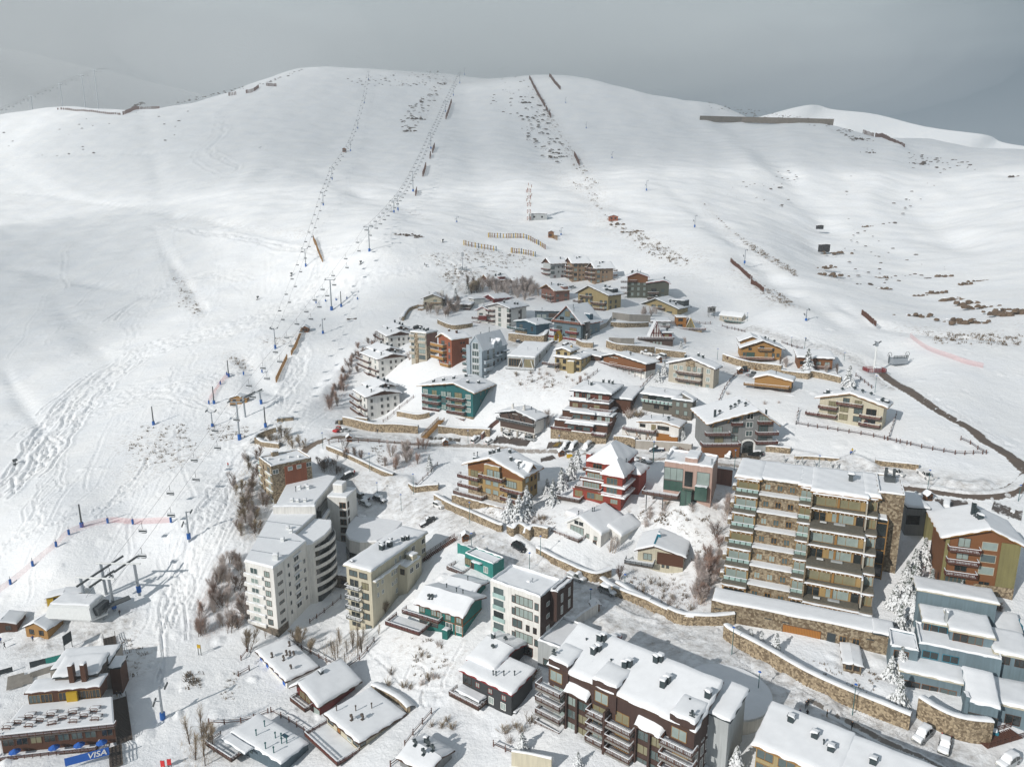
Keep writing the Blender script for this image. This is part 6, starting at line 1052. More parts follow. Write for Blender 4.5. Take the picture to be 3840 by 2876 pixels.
h=House('bungalow','low white bungalow with bright blue doors and shutters and a flat snow roof','X1',(835,620),560,(600,385),(1080,475),cat='bungalow',w=15)
v=h.vol('white_wall',roof='f',ov=.6,rm='trim_brown',sh=.4).win('F',[.1,.32,.9],[.0],1.4,2.0,'sign_blue','trim_white',0).win('F',[.2,.55,.68,.76],[.8],.8,1.2,'sign_blue','trim_white',0).chim([(.35,.15),(.55,.35),(.45,.55),(.5,.62),(.55,.7),(.25,.85),(.85,.3)],'cowl','timber_grey',1.5).box('terrace',-1,-7,-4,h.w+.5,-1.2,-.9,'deck',.18)
h=House('chalet','dark maroon low chalet with broad snow roof and a small front terrace','X1',(1110,850),735,(905,612),(1400,590),cat='chalet')
v=h.vol('darkred_wall',roof='g',rise=1.8,ov=1.2,pos=.3,rm='trim_brown',gm='wood_wall',sh=.5).win('F',[.25,.5],[h.h-2.2],1.8,1.6,'glass_blind','wood_wall',2).balc('F',.05,.7,[h.h-2.5],2.0,'plank','timber').win('F',[.1,.85],[-.6],2.2,1.8,'glass_curtain','trim_brown',0).box('terrace',-3,-7.5,-4,h.w+1,-2.6,-1.6,'deck',.18).chim([(.4,.45)],'box','flue',.9,.8)
h=House('bungalow','long cream bungalow under a wide flat snow roof with thin flues and a fenced deck','X1',(1435,1135),1072,(1150,885),(1815,905),cat='bungalow')
v=h.vol('cream_wall',roof='f',ov=.5,rm='trim_brown',sh=.42).win('F',[.12,.9],[.5],1.9,1.7,'glass_mid','trim_brown').win('F',[.38],[.1],1.0,2.0,'orangewood','trim_brown',0).win('F',[.7],[.3],1.3,1.9,'glass_curtain','trim_white',0).win('S',[.08],[.6],1.2,1.4,'glass_mid').chim([(.1,.15),(.35,.4),(.5,.65)],'pipe','timber_grey',1.6).chim([(.5,.2),(.62,.35)],'cowl','timber_grey',1.5).balc('F',-.02,1.0,[-.3],5,'plank','redwood')
h=House('bungalow','slate-blue bungalow with wide flat snow roof and green flues at the bottom edge','X1',(790,1330),1255,(370,1010),(1015,1115),cat='bungalow')
v=h.vol('slate_wall',roof='f',ov=.3,rm='slate_wall',sh=.42).win('F',[.1,.35],[.6],2.2,1.5,'glass_mid','trim_dark',1).chim([(.35,.3),(.3,.7),(.6,.55),(.68,.62),(.75,.5),(.8,.6),(.65,.1),(.8,.12)],'pipe','trim_teal',1.7).balc('F',-.25,.3,[.2],3.5,'rail','timber').box('awning',0,-2.4,h.h+.3,h.w*.5,-.4,h.h+.5,'slate_wall',.3)
v.box('courtyard',h.w*.62,h.d*.72,h.h+.21,h.w*.72,h.d*.84,h.h+.75,'blue_wall')
h=House('bungalow','grey ribbed-roof bungalow at the bottom edge with several dark flues','X1',(2000,1400),1330,(1760,1235),(2210,1180),cat='bungalow')
h.vol('grey_wall',roof='g',ax='x',rise=1.0,ov=.5,rm='trim_brown',sh=.3).chim([(.2,.4),(.5,.6),(.6,.3),(.75,.5)],'cowl','flue',1.5).chim([(.35,.7)],'box','flue',1.4,.7)
for nm_,a in(('low snow-buried house with railed terraces left of the orange cabin',('Z2',(1612,1035),972,(1400,955),None,-5)),('long low house right of the frosted bush-like trees',('Z1',(975,965),900,(690,862),None,-12)),('half-hidden white house with a snowy roof behind the pale blue villa',('Y6',(2150,1560),1430,(1860,1330),None,-24))):
 t,cb,ct,A_c,_b,yw=a;h=House('house',nm_,t,cb,ct,A_c,None,yaw=yw,d=7);h.vol('greybrown_wall' if 'long' in nm_ else 'palegrey_wall',roof='s',ax='y',rise=.6,ov=.6,rm='trim_brown').win('F',[.25,.7],[h.h-1.9],1.4,1.1,'glass_mid').balc('F',0,1,[.2],2.0,'rail','timber')
 # --- trees, bushes, scrub, rocks
def bare_tree(seed,m,bm,H_=5.0,spread=.55,n1=9,tw=26):
 r=random.Random(seed);T=MB();Cn=MB();ns=1 if spread<.3 else r.choice((3,4,5))
 for k in range(ns):
  d=Vector((r.gauss(0,spread*.5),r.gauss(0,spread*.5),1)).normalized();L=H_*r.uniform(.6,.95);p=Vector((r.gauss(0,.25*(ns>1)),r.gauss(0,.25*(ns>1)),-.3));T.tube(p,p+d*L*.8,.07 if ns>1 else .1,bm,4,.02)
  for i in range(n1*2):
   f=r.uniform(.12,1);q=p+d*L*f*.8;e=(d+Vector((r.gauss(0,spread),r.gauss(0,spread),r.uniform(-.1,.4)))).normalized();l=L*.42*(1.15-f)*r.uniform(.6,1.2)+.3;T.tube(q,q+e*l,.022,bm,3,.008)
   for j in range(tw//2):
    a=q+e*l*r.uniform(.15,1);g=(e*.6+Vector((r.gauss(0,.5),r.gauss(0,.5),r.gauss(.25,.4)))).normalized();s_=g.orthogonal().normalized()*.016;Cn.add([a-s_,a+s_,a+g*r.uniform(.35,.95)],[(0,1,2)],m)
 return T.me('trunk'),Cn.me('crown')
def bush(seed,m,bm,H_=2.4,n=26):
 r=random.Random(seed);T=MB();Cn=MB()
 for i in range(n):
  d=Vector((r.gauss(0,.5),r.gauss(0,.5),1)).normalized();L=H_*r.uniform(.5,1);p=Vector((r.gauss(0,.3),r.gauss(0,.3),-.2));T.tube(p,p+d*L*.7,.035,bm,3,.015)
  for k in range(9):
   a=p+d*L*r.uniform(.3,.95);e=(d+Vector((r.gauss(0,.5),r.gauss(0,.5),r.gauss(0,.3)))).normalized();s=e.orthogonal().normalized()*.026;c=a+e*r.uniform(.3,.8);Cn.add([a-s,a+s,c],[(0,1,2)],m)
 return T.me('stems'),Cn.me('twigs')
nm=bpy.data.materials.new('snowy_needles');nm.use_nodes=True;nt=nm.node_tree;N=nt.nodes;L=nt.links;b_=N['Principled BSDF'];b_.inputs['Roughness'].default_value=.85
g_=N.new('ShaderNodeNewGeometry');sp=N.new('ShaderNodeSeparateXYZ');L.new(g_.outputs['True Normal'],sp.inputs[0]);ab=N.new('ShaderNodeMath');ab.operation='ABSOLUTE';L.new(sp.outputs['Z'],ab.inputs[0])
tn=N.new('ShaderNodeTexNoise');tn.inputs['Scale'].default_value=2.2;tt_=N.new('ShaderNodeTexCoord');L.new(tt_.outputs['Object'],tn.inputs['Vector']);am=N.new('ShaderNodeMath');am.operation='MULTIPLY_ADD';am.inputs[1].default_value=1.3;L.new(tn.outputs['Fac'],am.inputs[0]);L.new(ab.outputs[0],am.inputs[2])
mr_=N.new('ShaderNodeMapRange');mr_.inputs['From Min'].default_value=1.02;mr_.inputs['From Max'].default_value=1.22;L.new(am.outputs[0],mr_.inputs['Value']);mx=N.new('ShaderNodeMix');mx.data_type='RGBA';L.new(mr_.outputs[0],mx.inputs[0]);mx.inputs[6].default_value=(.045,.06,.045,1);mx.inputs[7].default_value=(.78,.80,.82,1);L.new(mx.outputs[2],b_.inputs['Base Color'])
def conifer(seed,H_=7.0,R_=2.3):
 r=random.Random(seed);T=MB();T.tube((0,0,-.4),(0,0,H_*.95),.16,'bark',6,.03);Cn=MB();lv=15
 for i in range(lv):
  t=(i+r.uniform(0,.6))/lv;z=H_*(.06+.92*t);rad=R_*(1-t)**.85*r.uniform(.75,1.12)+.12;n=int(5+9*(1-t))
  for k in range(n):
   a=r.uniform(0,6.28);rr=rad*r.uniform(.7,1.12);d=Vector((math.cos(a),math.sin(a),0));side=Vector((-d.y,d.x,0));
   for q in range(3):
    f0,f1=q/3,(q+1.25)/3;w=.42*(1.1-f0*.5)*r.uniform(.6,1.2);p=d*rr*f0+Vector((0,0,z-rr*.28*f0*f0*1.4));e=d*rr*f1+Vector((0,0,z-rr*.28*f1*f1*1.4-.12))+side*r.gauss(0,.12)
    m_=(p+e)/2;j=Vector((0,0,r.uniform(.05,.14)));v_=[p+j,m_+side*w-Vector((0,0,.12)),e,m_-side*w-Vector((0,0,.14)),m_+j*1.4]
    Cn.add(v_,[(0,3,4),(4,3,2),(0,4,1),(4,2,1)],nm);Cn.add([p-j,m_+side*w*.8-Vector((0,0,.3)),e-Vector((0,0,.1)),m_-side*w*.7-Vector((0,0,.35))],[(0,1,2,3)],nm)
 return T.me('trunk'),Cn.me('crown')
TV={}
for k,(m,bm)in enumerate((('twig','bark'),('twig_frost','birch'),('twig_gold','bark'),('twig_red','bark'))):
 TV[m]=[bare_tree(10*k+i,m,bm,5.0,.42 if i else .55)for i in range(4)];TV[m+'b']=[bush(70+10*k+i,m,bm)for i in range(2)]
TV['poplar']=[bare_tree(200+i,'twig_gold','bark',6.5,.22,10,16)for i in range(2)]
TV['con']=[conifer(300+i,7.0,r_)for i,r_ in enumerate((2.3,2.6,1.9))]
tr=random.Random(21)
def plant(kind,p,s=1.0,label='',group=None,name=None,cat=None,sz=None):
 a,b=tr.choice(TV[kind]);isb=kind.endswith('b');con=kind=='con'
 o=empty(name or('conifer' if con else 'bush' if isb else 'bare_tree'),p,tr.uniform(0,6.28),label,cat or('conifer' if con else 'bush' if isb else 'tree'),group)
 o.scale=(s,s,s*(sz or tr.uniform(.9,1.15)));link('stems' if isb else 'trunk',a,o);link('twigs' if isb else 'crown',b,o);return o
def inpoly(x,y,P):
 c=False
 for i in range(len(P)):
  (x1,y1),(x2,y2)=P[i],P[i-1]
  if(y1>y)!=(y2>y)and x<(x2-x1)*(y-y1)/(y2-y1)+x1:c=not c
 return c
def scatter(t,poly,n,rnd=tr):
 P=PX(t,poly);x0,x1=min(p[0]for p in P),max(p[0]for p in P);y0,y1=min(p[1]for p in P),max(p[1]for p in P);out=[];g=0
 while len(out)<n and g<n*40:
  g+=1;x=rnd.uniform(x0,x1);y=rnd.uniform(y0,y1)
  if inpoly(x,y,P):out.append(hit(x,y))
 return out
ug=MB()
for t,poly,n,kinds,s0,s1,lab,grp in(
('Z3','60,900 120,760 250,560 330,420 520,400 500,480 340,620 330,760 200,860 130,1080 0,1230 -120,1250 -60,1060',46,['twig_red','twig_red','twig'],.8,1.2,'bare reddish tree in the thicket below the three white gabled blocks','trees in the thicket below the white gabled blocks'),
('Y1','330,330 250,330 150,420 60,620 90,900 140,1180 300,1180 400,900 470,800 350,760 330,560',52,['twig_gold','twig_gold','twig','twig_frost'],.8,1.15,'bare brown tree in the thicket left of the stone and red block','trees in the thicket left of the stone block'),
('Y1','420,110 620,90 780,150 840,230 760,260 500,200',18,['twig_goldb','twig_gold'],.7,1.1,'leafless golden bush inside the curve of the stone wall','bushes inside the curved wall'),
('Y2','-90,420 150,420 180,620 190,900 150,1000 20,1040 -130,1060 -150,700',44,['twig','twig_frost','twig_frost'],.85,1.2,'frosty purple-brown tree in the thicket left of the white tower','trees left of the white tower'),
('Z1','760,700 820,640 1100,650 1150,740 1000,760 860,740',14,['twig_gold','twig'],1.2,1.7,'brown bare tree at the left end of the upper grove','brown trees of the upper grove'),
('Z1','1100,680 1500,660 1900,680 1920,800 1700,860 1540,790 1170,760',40,['twig_frost'],1.3,1.9,'hoar-frosted tree in the upper grove behind the dark red log chalet','frosted trees of the upper grove'),
('Z1','340,860 560,860 830,900 830,1000 640,1070 400,1060 330,960',34,['twig_frost','twig'],1.0,1.5,'frosted bush-like tree in front of the cream chalet','frosted trees in front of the cream chalet'),
('Y1','1160,230 1320,200 1450,330 1340,400 1180,290',8,['twig_red','twig'],.7,1.0,'reddish bare tree on the bank under the rail fence','trees on the bank'),
('Y1','1620,330 1800,200 2050,200 2060,300 1900,470 1760,480 1640,430',18,['twig_red','twig_frost','twig_redb'],.8,1.2,'bare reddish tree on the snowy bank above the parking place','trees on the bank above the parking place'),
('Y1','900,350 1040,400 1220,440 1200,520 1020,480',14,['twig','twigb'],.7,1.0,'bare tree beside the lower road bend','trees beside the lower road bend'),
('Y2','760,1200 880,1290 990,1330 1140,1230 1180,1130 1000,1080 820,1100',22,['poplar'],.8,1.1,'slim leafless poplar in the fenced plot between the bungalows and the cream slab block','poplars in the fenced plot'),
('Y2','530,1130 560,1090 650,1170 720,1230 640,1240',7,['twig_redb','twig_gold'],.8,1.1,'rusty bush along the plank fence above the bungalows','bushes along the plank fence'),
('Y4','540,420 590,430 560,560 470,760 430,1000 300,1380 190,1390 260,1150 380,860 470,640',44,['twig_red','twig_frost'],.8,1.15,'thin reddish birch in the row left of the stepped stone block','birches left of the stepped stone block'),
('X2','1600,300 1708,200 1708,640 1600,640 1570,480',12,['twig_red','twig_frost'],.8,1.1,'frosty brown tree beside the ski run above the bungalows','trees beside the ski run'),
('X2','1460,1450 1640,1400 1760,1500 1700,1680 1460,1680',12,['poplar','twig_gold'],1.0,1.5,'leafless golden tree at the bottom edge beside the wooden steps','trees at the bottom edge'),
('Z2','1240,870 1520,870 1560,910 1300,930',9,['twig_frost'],.8,1.1,'frosted shrub in front of the yellow chalet with dark dormer','frosted shrubs before the yellow chalet'),
('Z6','1560,500 1620,420 1850,480 1820,530 1620,540',10,['twig_frostb','twig_goldb'],.9,1.4,'bare shrub on the bank below the grey-brown boarded house','shrubs below the boarded house'),
('X1','1950,900 2100,860 2200,900 2209,980 2050,960',6,['twig_goldb'],.5,.8,'low bush on the rocky edge right of the cream bungalow','low bushes right of the cream bungalow'),
('Z4','60,780 700,800 900,960 200,1000',15,['twig_frostb','twig_goldb'],.45,.8,'small frosted shrub on the slope between the glass-fronted house and the stepped red-brown block','shrubs on the middle slope'),
('Z8','480,690 1150,860 1100,960 600,780',15,['twig_frostb','twig_goldb'],.45,.8,'small frosted shrub on the slope above the long tan street wall','shrubs above the street wall'),
('Z8','1850,700 2200,760 2200,950 1900,900',10,['twig_frostb'],.5,.9,'small frosted shrub on the slope below the pink house','shrubs below the pink house'),
('Y3','1650,570 2200,640 2200,880 1800,840',15,['twig_frostb','twig_goldb'],.4,.8,'small frosted shrub on the slope under the cream chalet with brown board corner','shrubs under the small cream chalet'),
('Y2','1480,1080 1850,1130 1800,1480 1560,1500',9,['twig_frostb','twig_goldb'],.4,.75,'small shrub on the open snow slope below the emerald green house','shrubs below the emerald green house'),
('X1','1700,480 2200,560 2150,760 1650,640',8,['twig_goldb'],.4,.8,'small brown shrub on the slope behind the cream bungalow','shrubs behind the cream bungalow'),
('Z5','540,800 700,850 1130,880 1120,960 700,900',8,['twig_frostb'],.4,.8,'small frosted shrub between the golden wood chalet and the grey hotel','shrubs behind the grey hotel'),
('Z2','20,1480 500,1560 900,1560 700,1640 50,1640',10,['twig_frostb'],.4,.8,'small frosted shrub below the pale yellow stepped house','shrubs below the pale yellow house'),
('Z7','400,1460 900,1500 1300,1480 1280,1640 500,1650',10,['twig_frostb','twig_goldb'],.4,.8,'small frosted shrub in front of the pink house deck','shrubs in front of the pink house'),
('Y8','60,960 300,1000 380,1130 120,1250',8,['twig_goldb','twig_frostb'],.6,1.0,'golden bush on the bank between charcoal house and wide brown block','bushes by the wide brown block'),
('Z3','860,560 960,520 980,600 900,640',5,['twig_frostb'],.6,1.0,'dark frosted bush at the foot of the beige and stone block','bushes by the beige and stone block'),
('Y3','840,1340 930,1310 920,1420 870,1500 940,1560 870,1520',5,['twig_goldb'],.6,.9,'brown bush behind the charcoal house','bushes behind the charcoal house')):
 for p in scatter(t,poly,max(3,int(n*.74))):plant(tr.choice(kinds),p,tr.uniform(s0,s1)*1.2,lab,grp)
 if n>11:
  mk=kinds[0].rstrip('b')if kinds[0]!='poplar' else 'twig_gold'
  for p in scatter(t,poly,n*5):
   for _ in range(4):
    q=p+Vector((tr.gauss(0,.8),tr.gauss(0,.8),-.2));d=Vector((tr.gauss(0,.45),tr.gauss(0,.45),1))*tr.uniform(.9,2.6);w=d.cross(Vector((0,1,0))).normalized()*.022;ug.add([q-w,q+w,q+d],[(0,1,2)],mk)
for t,x,y,k,s,lab in(('Y2',165,1190,'twig_gold',1.7,'large round leafless tree in front of the white tower foot'),('Z4',480,1420,'twig_frost',1.8,'big frosted tree between the brown chalet and the stepped red-brown block'),('Z8',1680,1160,'twig_frost',1.5,'bare frosted tree at the right corner of the white gabled chalet'),('Z8',1770,1400,'twig_red',1.1,'dark reddish bush on the wall corner above the street'),
('Z5',1035,530,'twig',1.0,'bare tree at the right end of the honey-coloured chalet'),('Z5',1100,560,'twig_frost',1.3,'taller bare tree left of the snowy pine'),('Z5',1470,610,'twig_frost',.9,'bare tree in front of the small brown house'),('Z5',1580,620,'twig',1.2,'bare tree left of the rounder snowy pine'),('Z2',1800,1230,'twig_frost',.9,'small frosted tree below the orange boarded cabin'),
('Y2',1290,900,'twig_gold',1.2,'golden bare tree against the long side of the cream slab block'),('Y2',1260,1060,'poplar',.9,'thin bare tree at the near corner of the cream slab block'),('Z4',860,930,'twig_red',.9,'thin reddish tree behind the stepped red-brown block'),('Y2',320,1090,'poplar',.8,'slim bare tree right in front of the white tower stone base'),('Y6',1620,1060,'twig_red',.8,'slender reddish tree left of two others in front of the olive chalet'),('Y6',1790,1110,'twig_red',.8,'slender reddish tree, middle one in front of the olive chalet'),('Y6',1890,1160,'twig_red',.9,'slender reddish tree, right one in front of the olive chalet'),('Y6',940,620,'twig_red',.6,'small rusty tree between the snow-laden pines and the chalet')):
 plant(k,H(t,x,y),s,lab)
for t,x,y,s,lab in(('Z8',760,850,1.15,'left one of the three big snow-laden pines before the yellow gabled chalet'),('Z8',850,870,1.2,'middle one of the three big snow-laden pines before the yellow gabled chalet'),('Z8',920,800,1.2,'right one of the three big snow-laden pines before the yellow gabled chalet'),
('Z8',1160,700,.95,'snowy pine left of the red house deck'),('Z8',1240,570,1.0,'snowy pine behind the left deck of the red house'),('Z8',1110,610,.7,'small snowy pine between yellow chalet and red house'),('Z8',1330,480,1.05,'snowy pine at the upper left corner of the red house'),('Z8',1390,380,.9,'snowy pine next to the red chimney'),('Z5',1290,610,1.35,'tall snow-covered pine on the terrace below the ski slope'),('Z5',1670,735,1.15,'rounder snow-covered pine by the rail fence corner'),
('Y6',680,560,1.0,'snowy pine at the stepped block side, second from the top'),('Y6',810,440,1.1,'snowy pine at the stepped block side, topmost of the row'),('Y6',570,700,.9,'snowy pine tight against the stone tower'),('Y6',640,880,1.1,'broad snowy pine in the middle of the row beside the stone tower'),('Y6',560,1080,1.25,'big snowy pine low in the row beside the stone tower'),('Y6',650,1180,1.1,'snowy pine right of the big one, low in the row'),('Y6',480,1340,1.0,'lowest snowy pine of the row beside the stone tower'),('Y6',410,1020,.9,'dark pine in the shade of the stone tower'),
('Y6',900,860,.9,'wide snowy pine right of the red rail fence'),('Y6',1220,1000,.85,'snowy pine in front of the olive lower wall'),('Y6',1320,890,.6,'small dark-needled pine against the olive lower wall'),('Y5',1080,1240,.5,'small snowy fir against the olive annex'),('Y7',230,350,.5,'small snowy fir near the garage wall of the podium'),('Y7',340,400,.65,'larger of the small snowy firs inside the street wall'),('Y7',150,310,.45,'small snowy fir at the left tip of the street wall garden'),('Y7',60,290,.45,'tiny snowy fir beside the lamp at the street wall corner'),
('Y7',1200,600,.8,'snowy fir in the walled garden left of the pale blue villa'),('Y7',1270,560,.95,'taller snowy fir in the walled garden left of the pale blue villa'),('Y7',1260,790,.9,'snowy fir low in the walled garden near the villa terrace'),('Y8',240,1260,.7,'snowy fir on the bank right of the charcoal house'),('Y8',380,950,.6,'snowy fir near the left balconies of the wide brown block'),('Y8',700,1380,.5,'small snowy fir at the foot of the wide brown block'),('Y8',2010,1420,.8,'snowy fir between the brown block and the yellow block'),('Z1',770,830,.95,'dark snowy pine in front of the upper grove'),('Z1',930,740,.8,'slim dark pine inside the upper grove'),
('Z4',1790,880,.8,'frosted fir beside the path right of the wide low chalet'),('Z4',1860,800,.8,'frosted fir left of the cream three-storey house'),('Z7',820,780,.65,'snowy fir at the right end of the low white house'),('Y1',2100,440,.7,'snowy fir on the bank left of the yellow gabled chalet'),('Y5',1090,1390,.6,'snowy shrub-like fir between the tower and the tall chalet'),('Y4',968,185,.35,'small young fir behind the stepped block roof, leftmost'),('Y4',1065,198,.3,'tiny young fir behind the stepped block roof, second from the left'),('Y4',1120,205,.35,'small young fir behind the stepped block roof, third from the left'),('Y4',1222,218,.32,'tiny young fir left of the lamp behind the stepped block'),('Y4',1355,235,.33,'tiny young fir right of the lamp behind the stepped block'),('Y4',1405,240,.36,'young fir before the ploughed snow heap'),('Z2',1745,1280,.5,'small fir below the cabin terrace on the snow slope')):
 plant('con',H(t,x,y),s,lab)
meta(ug.ob('undergrowth'),'tangle of thin bare twigs filling the ground under the leafless trees','undergrowth',kind='stuff')
def tuft(b,p,r,s,m):
 for _ in range(9):
  a=r.uniform(0,6.28);l=s*r.uniform(.5,1.1);d=Vector((math.cos(a)*r.uniform(.2,.9),math.sin(a)*r.uniform(.2,.9),r.uniform(.5,1))).normalized()*l;w=d.cross(Vector((0,0,1))).normalized()*s*.11;q=p+Vector((r.gauss(0,s*.45),r.gauss(0,s*.3),-.05));b.add([q-w,q+w,q+d+w*.3,q+d-w*.3],[(0,1,2,3)],m)
sb=MB();sr=random.Random(77)
for t,poly,n,s in(('X3','1050,400 1400,380 1500,560 1300,720 1050,680 960,600',120,.7),('X3','1550,380 1880,400 1850,500 1600,520',60,.7),('Z1','560,500 720,420 1050,440 1100,520 900,560 700,620',110,.8),('Z1','880,120 1200,140 1800,240 1800,400 1300,380 900,300',90,.8),('X7','300,190 480,200 640,560 800,560 1300,830 1250,900 900,760 560,420',170,1.2),('X7','1800,1010 1930,1040 2160,1180 2100,1220 1880,1120',80,.8),('X7','1380,330 1600,560 1850,720 2200,930 2200,980 1800,740',120,1.0),
('X8','1420,1560 2055,1590 2055,1657 1500,1640',120,.9),('X4','600,1180 780,1230 800,1320 700,1290',30,.8),('X4','80,380 220,460 400,820 200,820',60,.9),('X4','920,1040 1200,1010 1150,1080 950,1080',30,.7),('Z4','80,800 600,820 700,960 200,960',40,.6),('Z8','480,700 700,760 1200,860 1150,960 800,900 500,800',70,.5),('Z8','1900,760 2209,800 2209,900 1950,850',24,.8),('Y3','1640,560 2150,620 2150,860 1800,800',50,.6),('Y2','1480,1060 1850,1120 1820,1480 1560,1500 1500,1250',30,.6),
('Y4','0,550 350,620 300,900 100,1300 0,1200',60,.6),('X2','680,740 880,760 820,900 720,900',20,.7),('X2','960,600 1180,740 1060,950 960,900',24,.6),('X2','1480,880 1600,900 1560,1040 1480,1020',18,.8),('X6','930,1390 1260,1370 1500,1440 1400,1520 1000,1500',60,.9),('X6','1640,240 1720,300 1960,720 2100,900 2050,960 1850,640',110,1.3),('Y1','1500,200 1600,180 1700,420 1560,400',24,.7),('X1','350,460 480,520 400,740 280,700',20,.5),('X1','0,480 160,500 120,620 0,640',14,.7),('Y6','850,980 1090,1060 1090,1250 860,1220',26,.5),('Y7','480,420 760,480 1150,560 1150,740 800,640',40,.5)):
 for p in scatter(t,poly,n,sr):tuft(sb,p,sr,s*sr.uniform(.6,1.5),'dryscrub')
o=sb.ob('dry_scrub');meta(o,'dry brown scrub and grass tips sticking out of the snow across the slopes','scrub',kind='stuff')
def rockmesh(b,p,r,s,m,fl=.6,snow=False):
 k=[];n=7
 for ring,(rr,zz)in enumerate(((1,-.3),(.95,.25),(.55,.6))):
  for i in range(n):a=6.283*i/n+ring*.3;q=rr*s*r.uniform(.7,1.2);k.append(p+Vector((math.cos(a)*q*1.3,math.sin(a)*q,zz*s*fl*r.uniform(.7,1.2))))
 b.add(k,[(j*n+i,j*n+(i+1)%n,(j+1)*n+(i+1)%n,(j+1)*n+i)for j in range(2)for i in range(n)]+[tuple(range(2*n,3*n))],m)
rb=MB()
for t,poly,n,s in(('X6','370,160 1050,120 1080,220 700,240 380,210',90,1.6),('X6','960,220 1040,230 880,500 760,560 740,460',90,2.0),('X6','1400,180 1600,150 1700,280 1780,460 1700,480 1500,450 1330,330',60,1.8),('X6','1700,350 1800,500 1900,680 1900,760 1740,740 1560,540',100,1.8),('X8','0,120 860,260 860,300 400,240 30,170',110,1.4),('X8','860,300 960,300 1120,380 980,380',40,1.8),('X8','1040,420 1700,500 1760,560 1400,560 1100,520',90,1.8),('X8','900,560 1600,560 1300,900 950,900',50,1.2),('X8','1000,900 1700,1200 1000,1300 850,1100',50,1.0),('X5','840,590 970,520 1000,530 880,600',50,1.8),('X5','1200,520 1800,390 2100,290 2120,300 1820,400 1240,530',70,1.6),('X5','0,700 1200,560 1500,520 1200,800 0,980',30,1.6),('X7','1700,30 2200,100 2100,400 1600,300',40,1.2),('X6','690,1240 890,1260 880,1280 700,1260',20,1.0),('X5','300,250 480,360 520,460 320,400',1,.1)):
 for p in scatter(t,poly,n,sr):rockmesh(rb,p,sr,s*sr.uniform(.3,1.0)**1.4*1.2,'rock')
meta(rb.ob('scattered_stones'),'dark stones scattered over the upper mountain slopes','stones',kind='stuff')
for t,x,y,s,m,lab in(('X6',1018,212,3.4,'rock','dark boulder near the top of the chairlift line'),('X6',822,368,3,'rock','dark boulder alone left of the upper chairlift'),('X6',868,457,4,'rock','dark rock ledge left of the chairlift, middle of the mountain'),('X6',788,540,3.6,'rock','rough dark outcrop below the ledge left of the chairlift'),('X6',1600,343,3.6,'rock','dark boulder left of the long snow fence'),('X6',1787,720,2.6,'rock','snow-capped boulder at the lower end of the stony slope, left one'),('X6',1818,690,3,'rock','snow-capped boulder at the lower end of the stony slope, upper one'),('X6',1855,713,2.4,'rock','snow-capped boulder at the lower end of the stony slope, right one'),('X7',712,535,2.6,'rock_tan','snow-capped rock just below the small red hut'),('X7',815,600,3.2,'rock_tan','bigger tan rock right below the small red hut'),('X6',770,1258,2.4,'rock','flat dark rocks under the snow, right of the big lift pylon'),('X6',862,1268,2,'rock','small dark rocks right of the flat dark rocks'),
('X8',1380,522,4,'rock','dark reddish crag high on the right-hand hill'),('X8',1010,368,3.6,'rock','dark band of rock below the right snow fence'),('X8',1080,455,3,'rock','dark rock pile below the band on the right hill'),('X8',1985,605,3,'rock','lone dark rock near the right edge of the hill'),('X8',1078,913,2.4,'rock_tan','tan rock right above the dark mountain hut'),('X8',880,1075,2.6,'rock_tan','tan outcrop below the dark mountain hut'),('X8',870,1215,2.8,'rock_tan','brown outcrop in the gully below the dark hut'),('X8',830,1165,2,'rock_tan','smaller brown outcrop in the gully below the dark hut'),('X8',1165,1228,2.0,'rock_tan','slanting brown rock on the sunny hill'),('X8',1180,1300,2.4,'rock_tan','long low brown rock on the sunny hill'),('X8',1410,1342,1.8,'rock_tan','isolated brown rock left of the crag line'),
('X8',1560,1222,2.4,'rock_tan','brown rock cluster above the crag line, left'),('X8',1700,1272,2.2,'rock_tan','brown rock cluster above the crag line, middle'),('X8',1780,1250,2.2,'rock_tan','brown rock cluster above the crag line, right'),('X8',1530,1325,3.2,'rock_tan','upper left end of the long tan crag on the right hill'),('X8',1620,1368,3.4,'rock_tan','second block of the long tan crag on the right hill'),('X8',1720,1392,3.2,'rock_tan','third block of the long tan crag on the right hill'),('X8',1820,1415,3.0,'rock_tan','right end block of the long tan crag on the right hill'),('X8',1960,1440,3.4,'rock_tan','tan cliff block at the right edge of the photo'),('X8',2035,1455,3.8,'rock_tan','tallest tan cliff block cut by the right edge'),('X8',1380,1470,2.6,'rock_tan','lower brown ledge above the hill track, left'),('X8',1640,1500,3.0,'rock_tan','lower brown ledge above the hill track, middle'),('X8',1780,1512,3.2,'rock_tan','lower brown ledge above the hill track, right'),('X4',1780,850,1.6,'rock','small dark rocks on the snow bank above the white gabled blocks')):
 p=H(t,x,y);b=MB();s*=1.45 if 'crag' in lab or 'cliff' in lab or 'ledge' in lab or 'outcrop' in lab else 1.15
 for i in range(14):rockmesh(b,Vector((sr.gauss(0,s*1.1),sr.gauss(0,s*.2),sr.gauss(0,s*.12))),sr,s*sr.uniform(.13,.36),m,1.3)
 q=s*.7;b.snowquad([(-q*1.2,q*.1,s*.15),(q*1.2,q*.1,s*.15),(q*1.3,q*.9,s*.2),(-q*1.3,q*.9,s*.2)],.3)
 meta(b.ob('rock_outcrop',loc=p),lab,'rock')
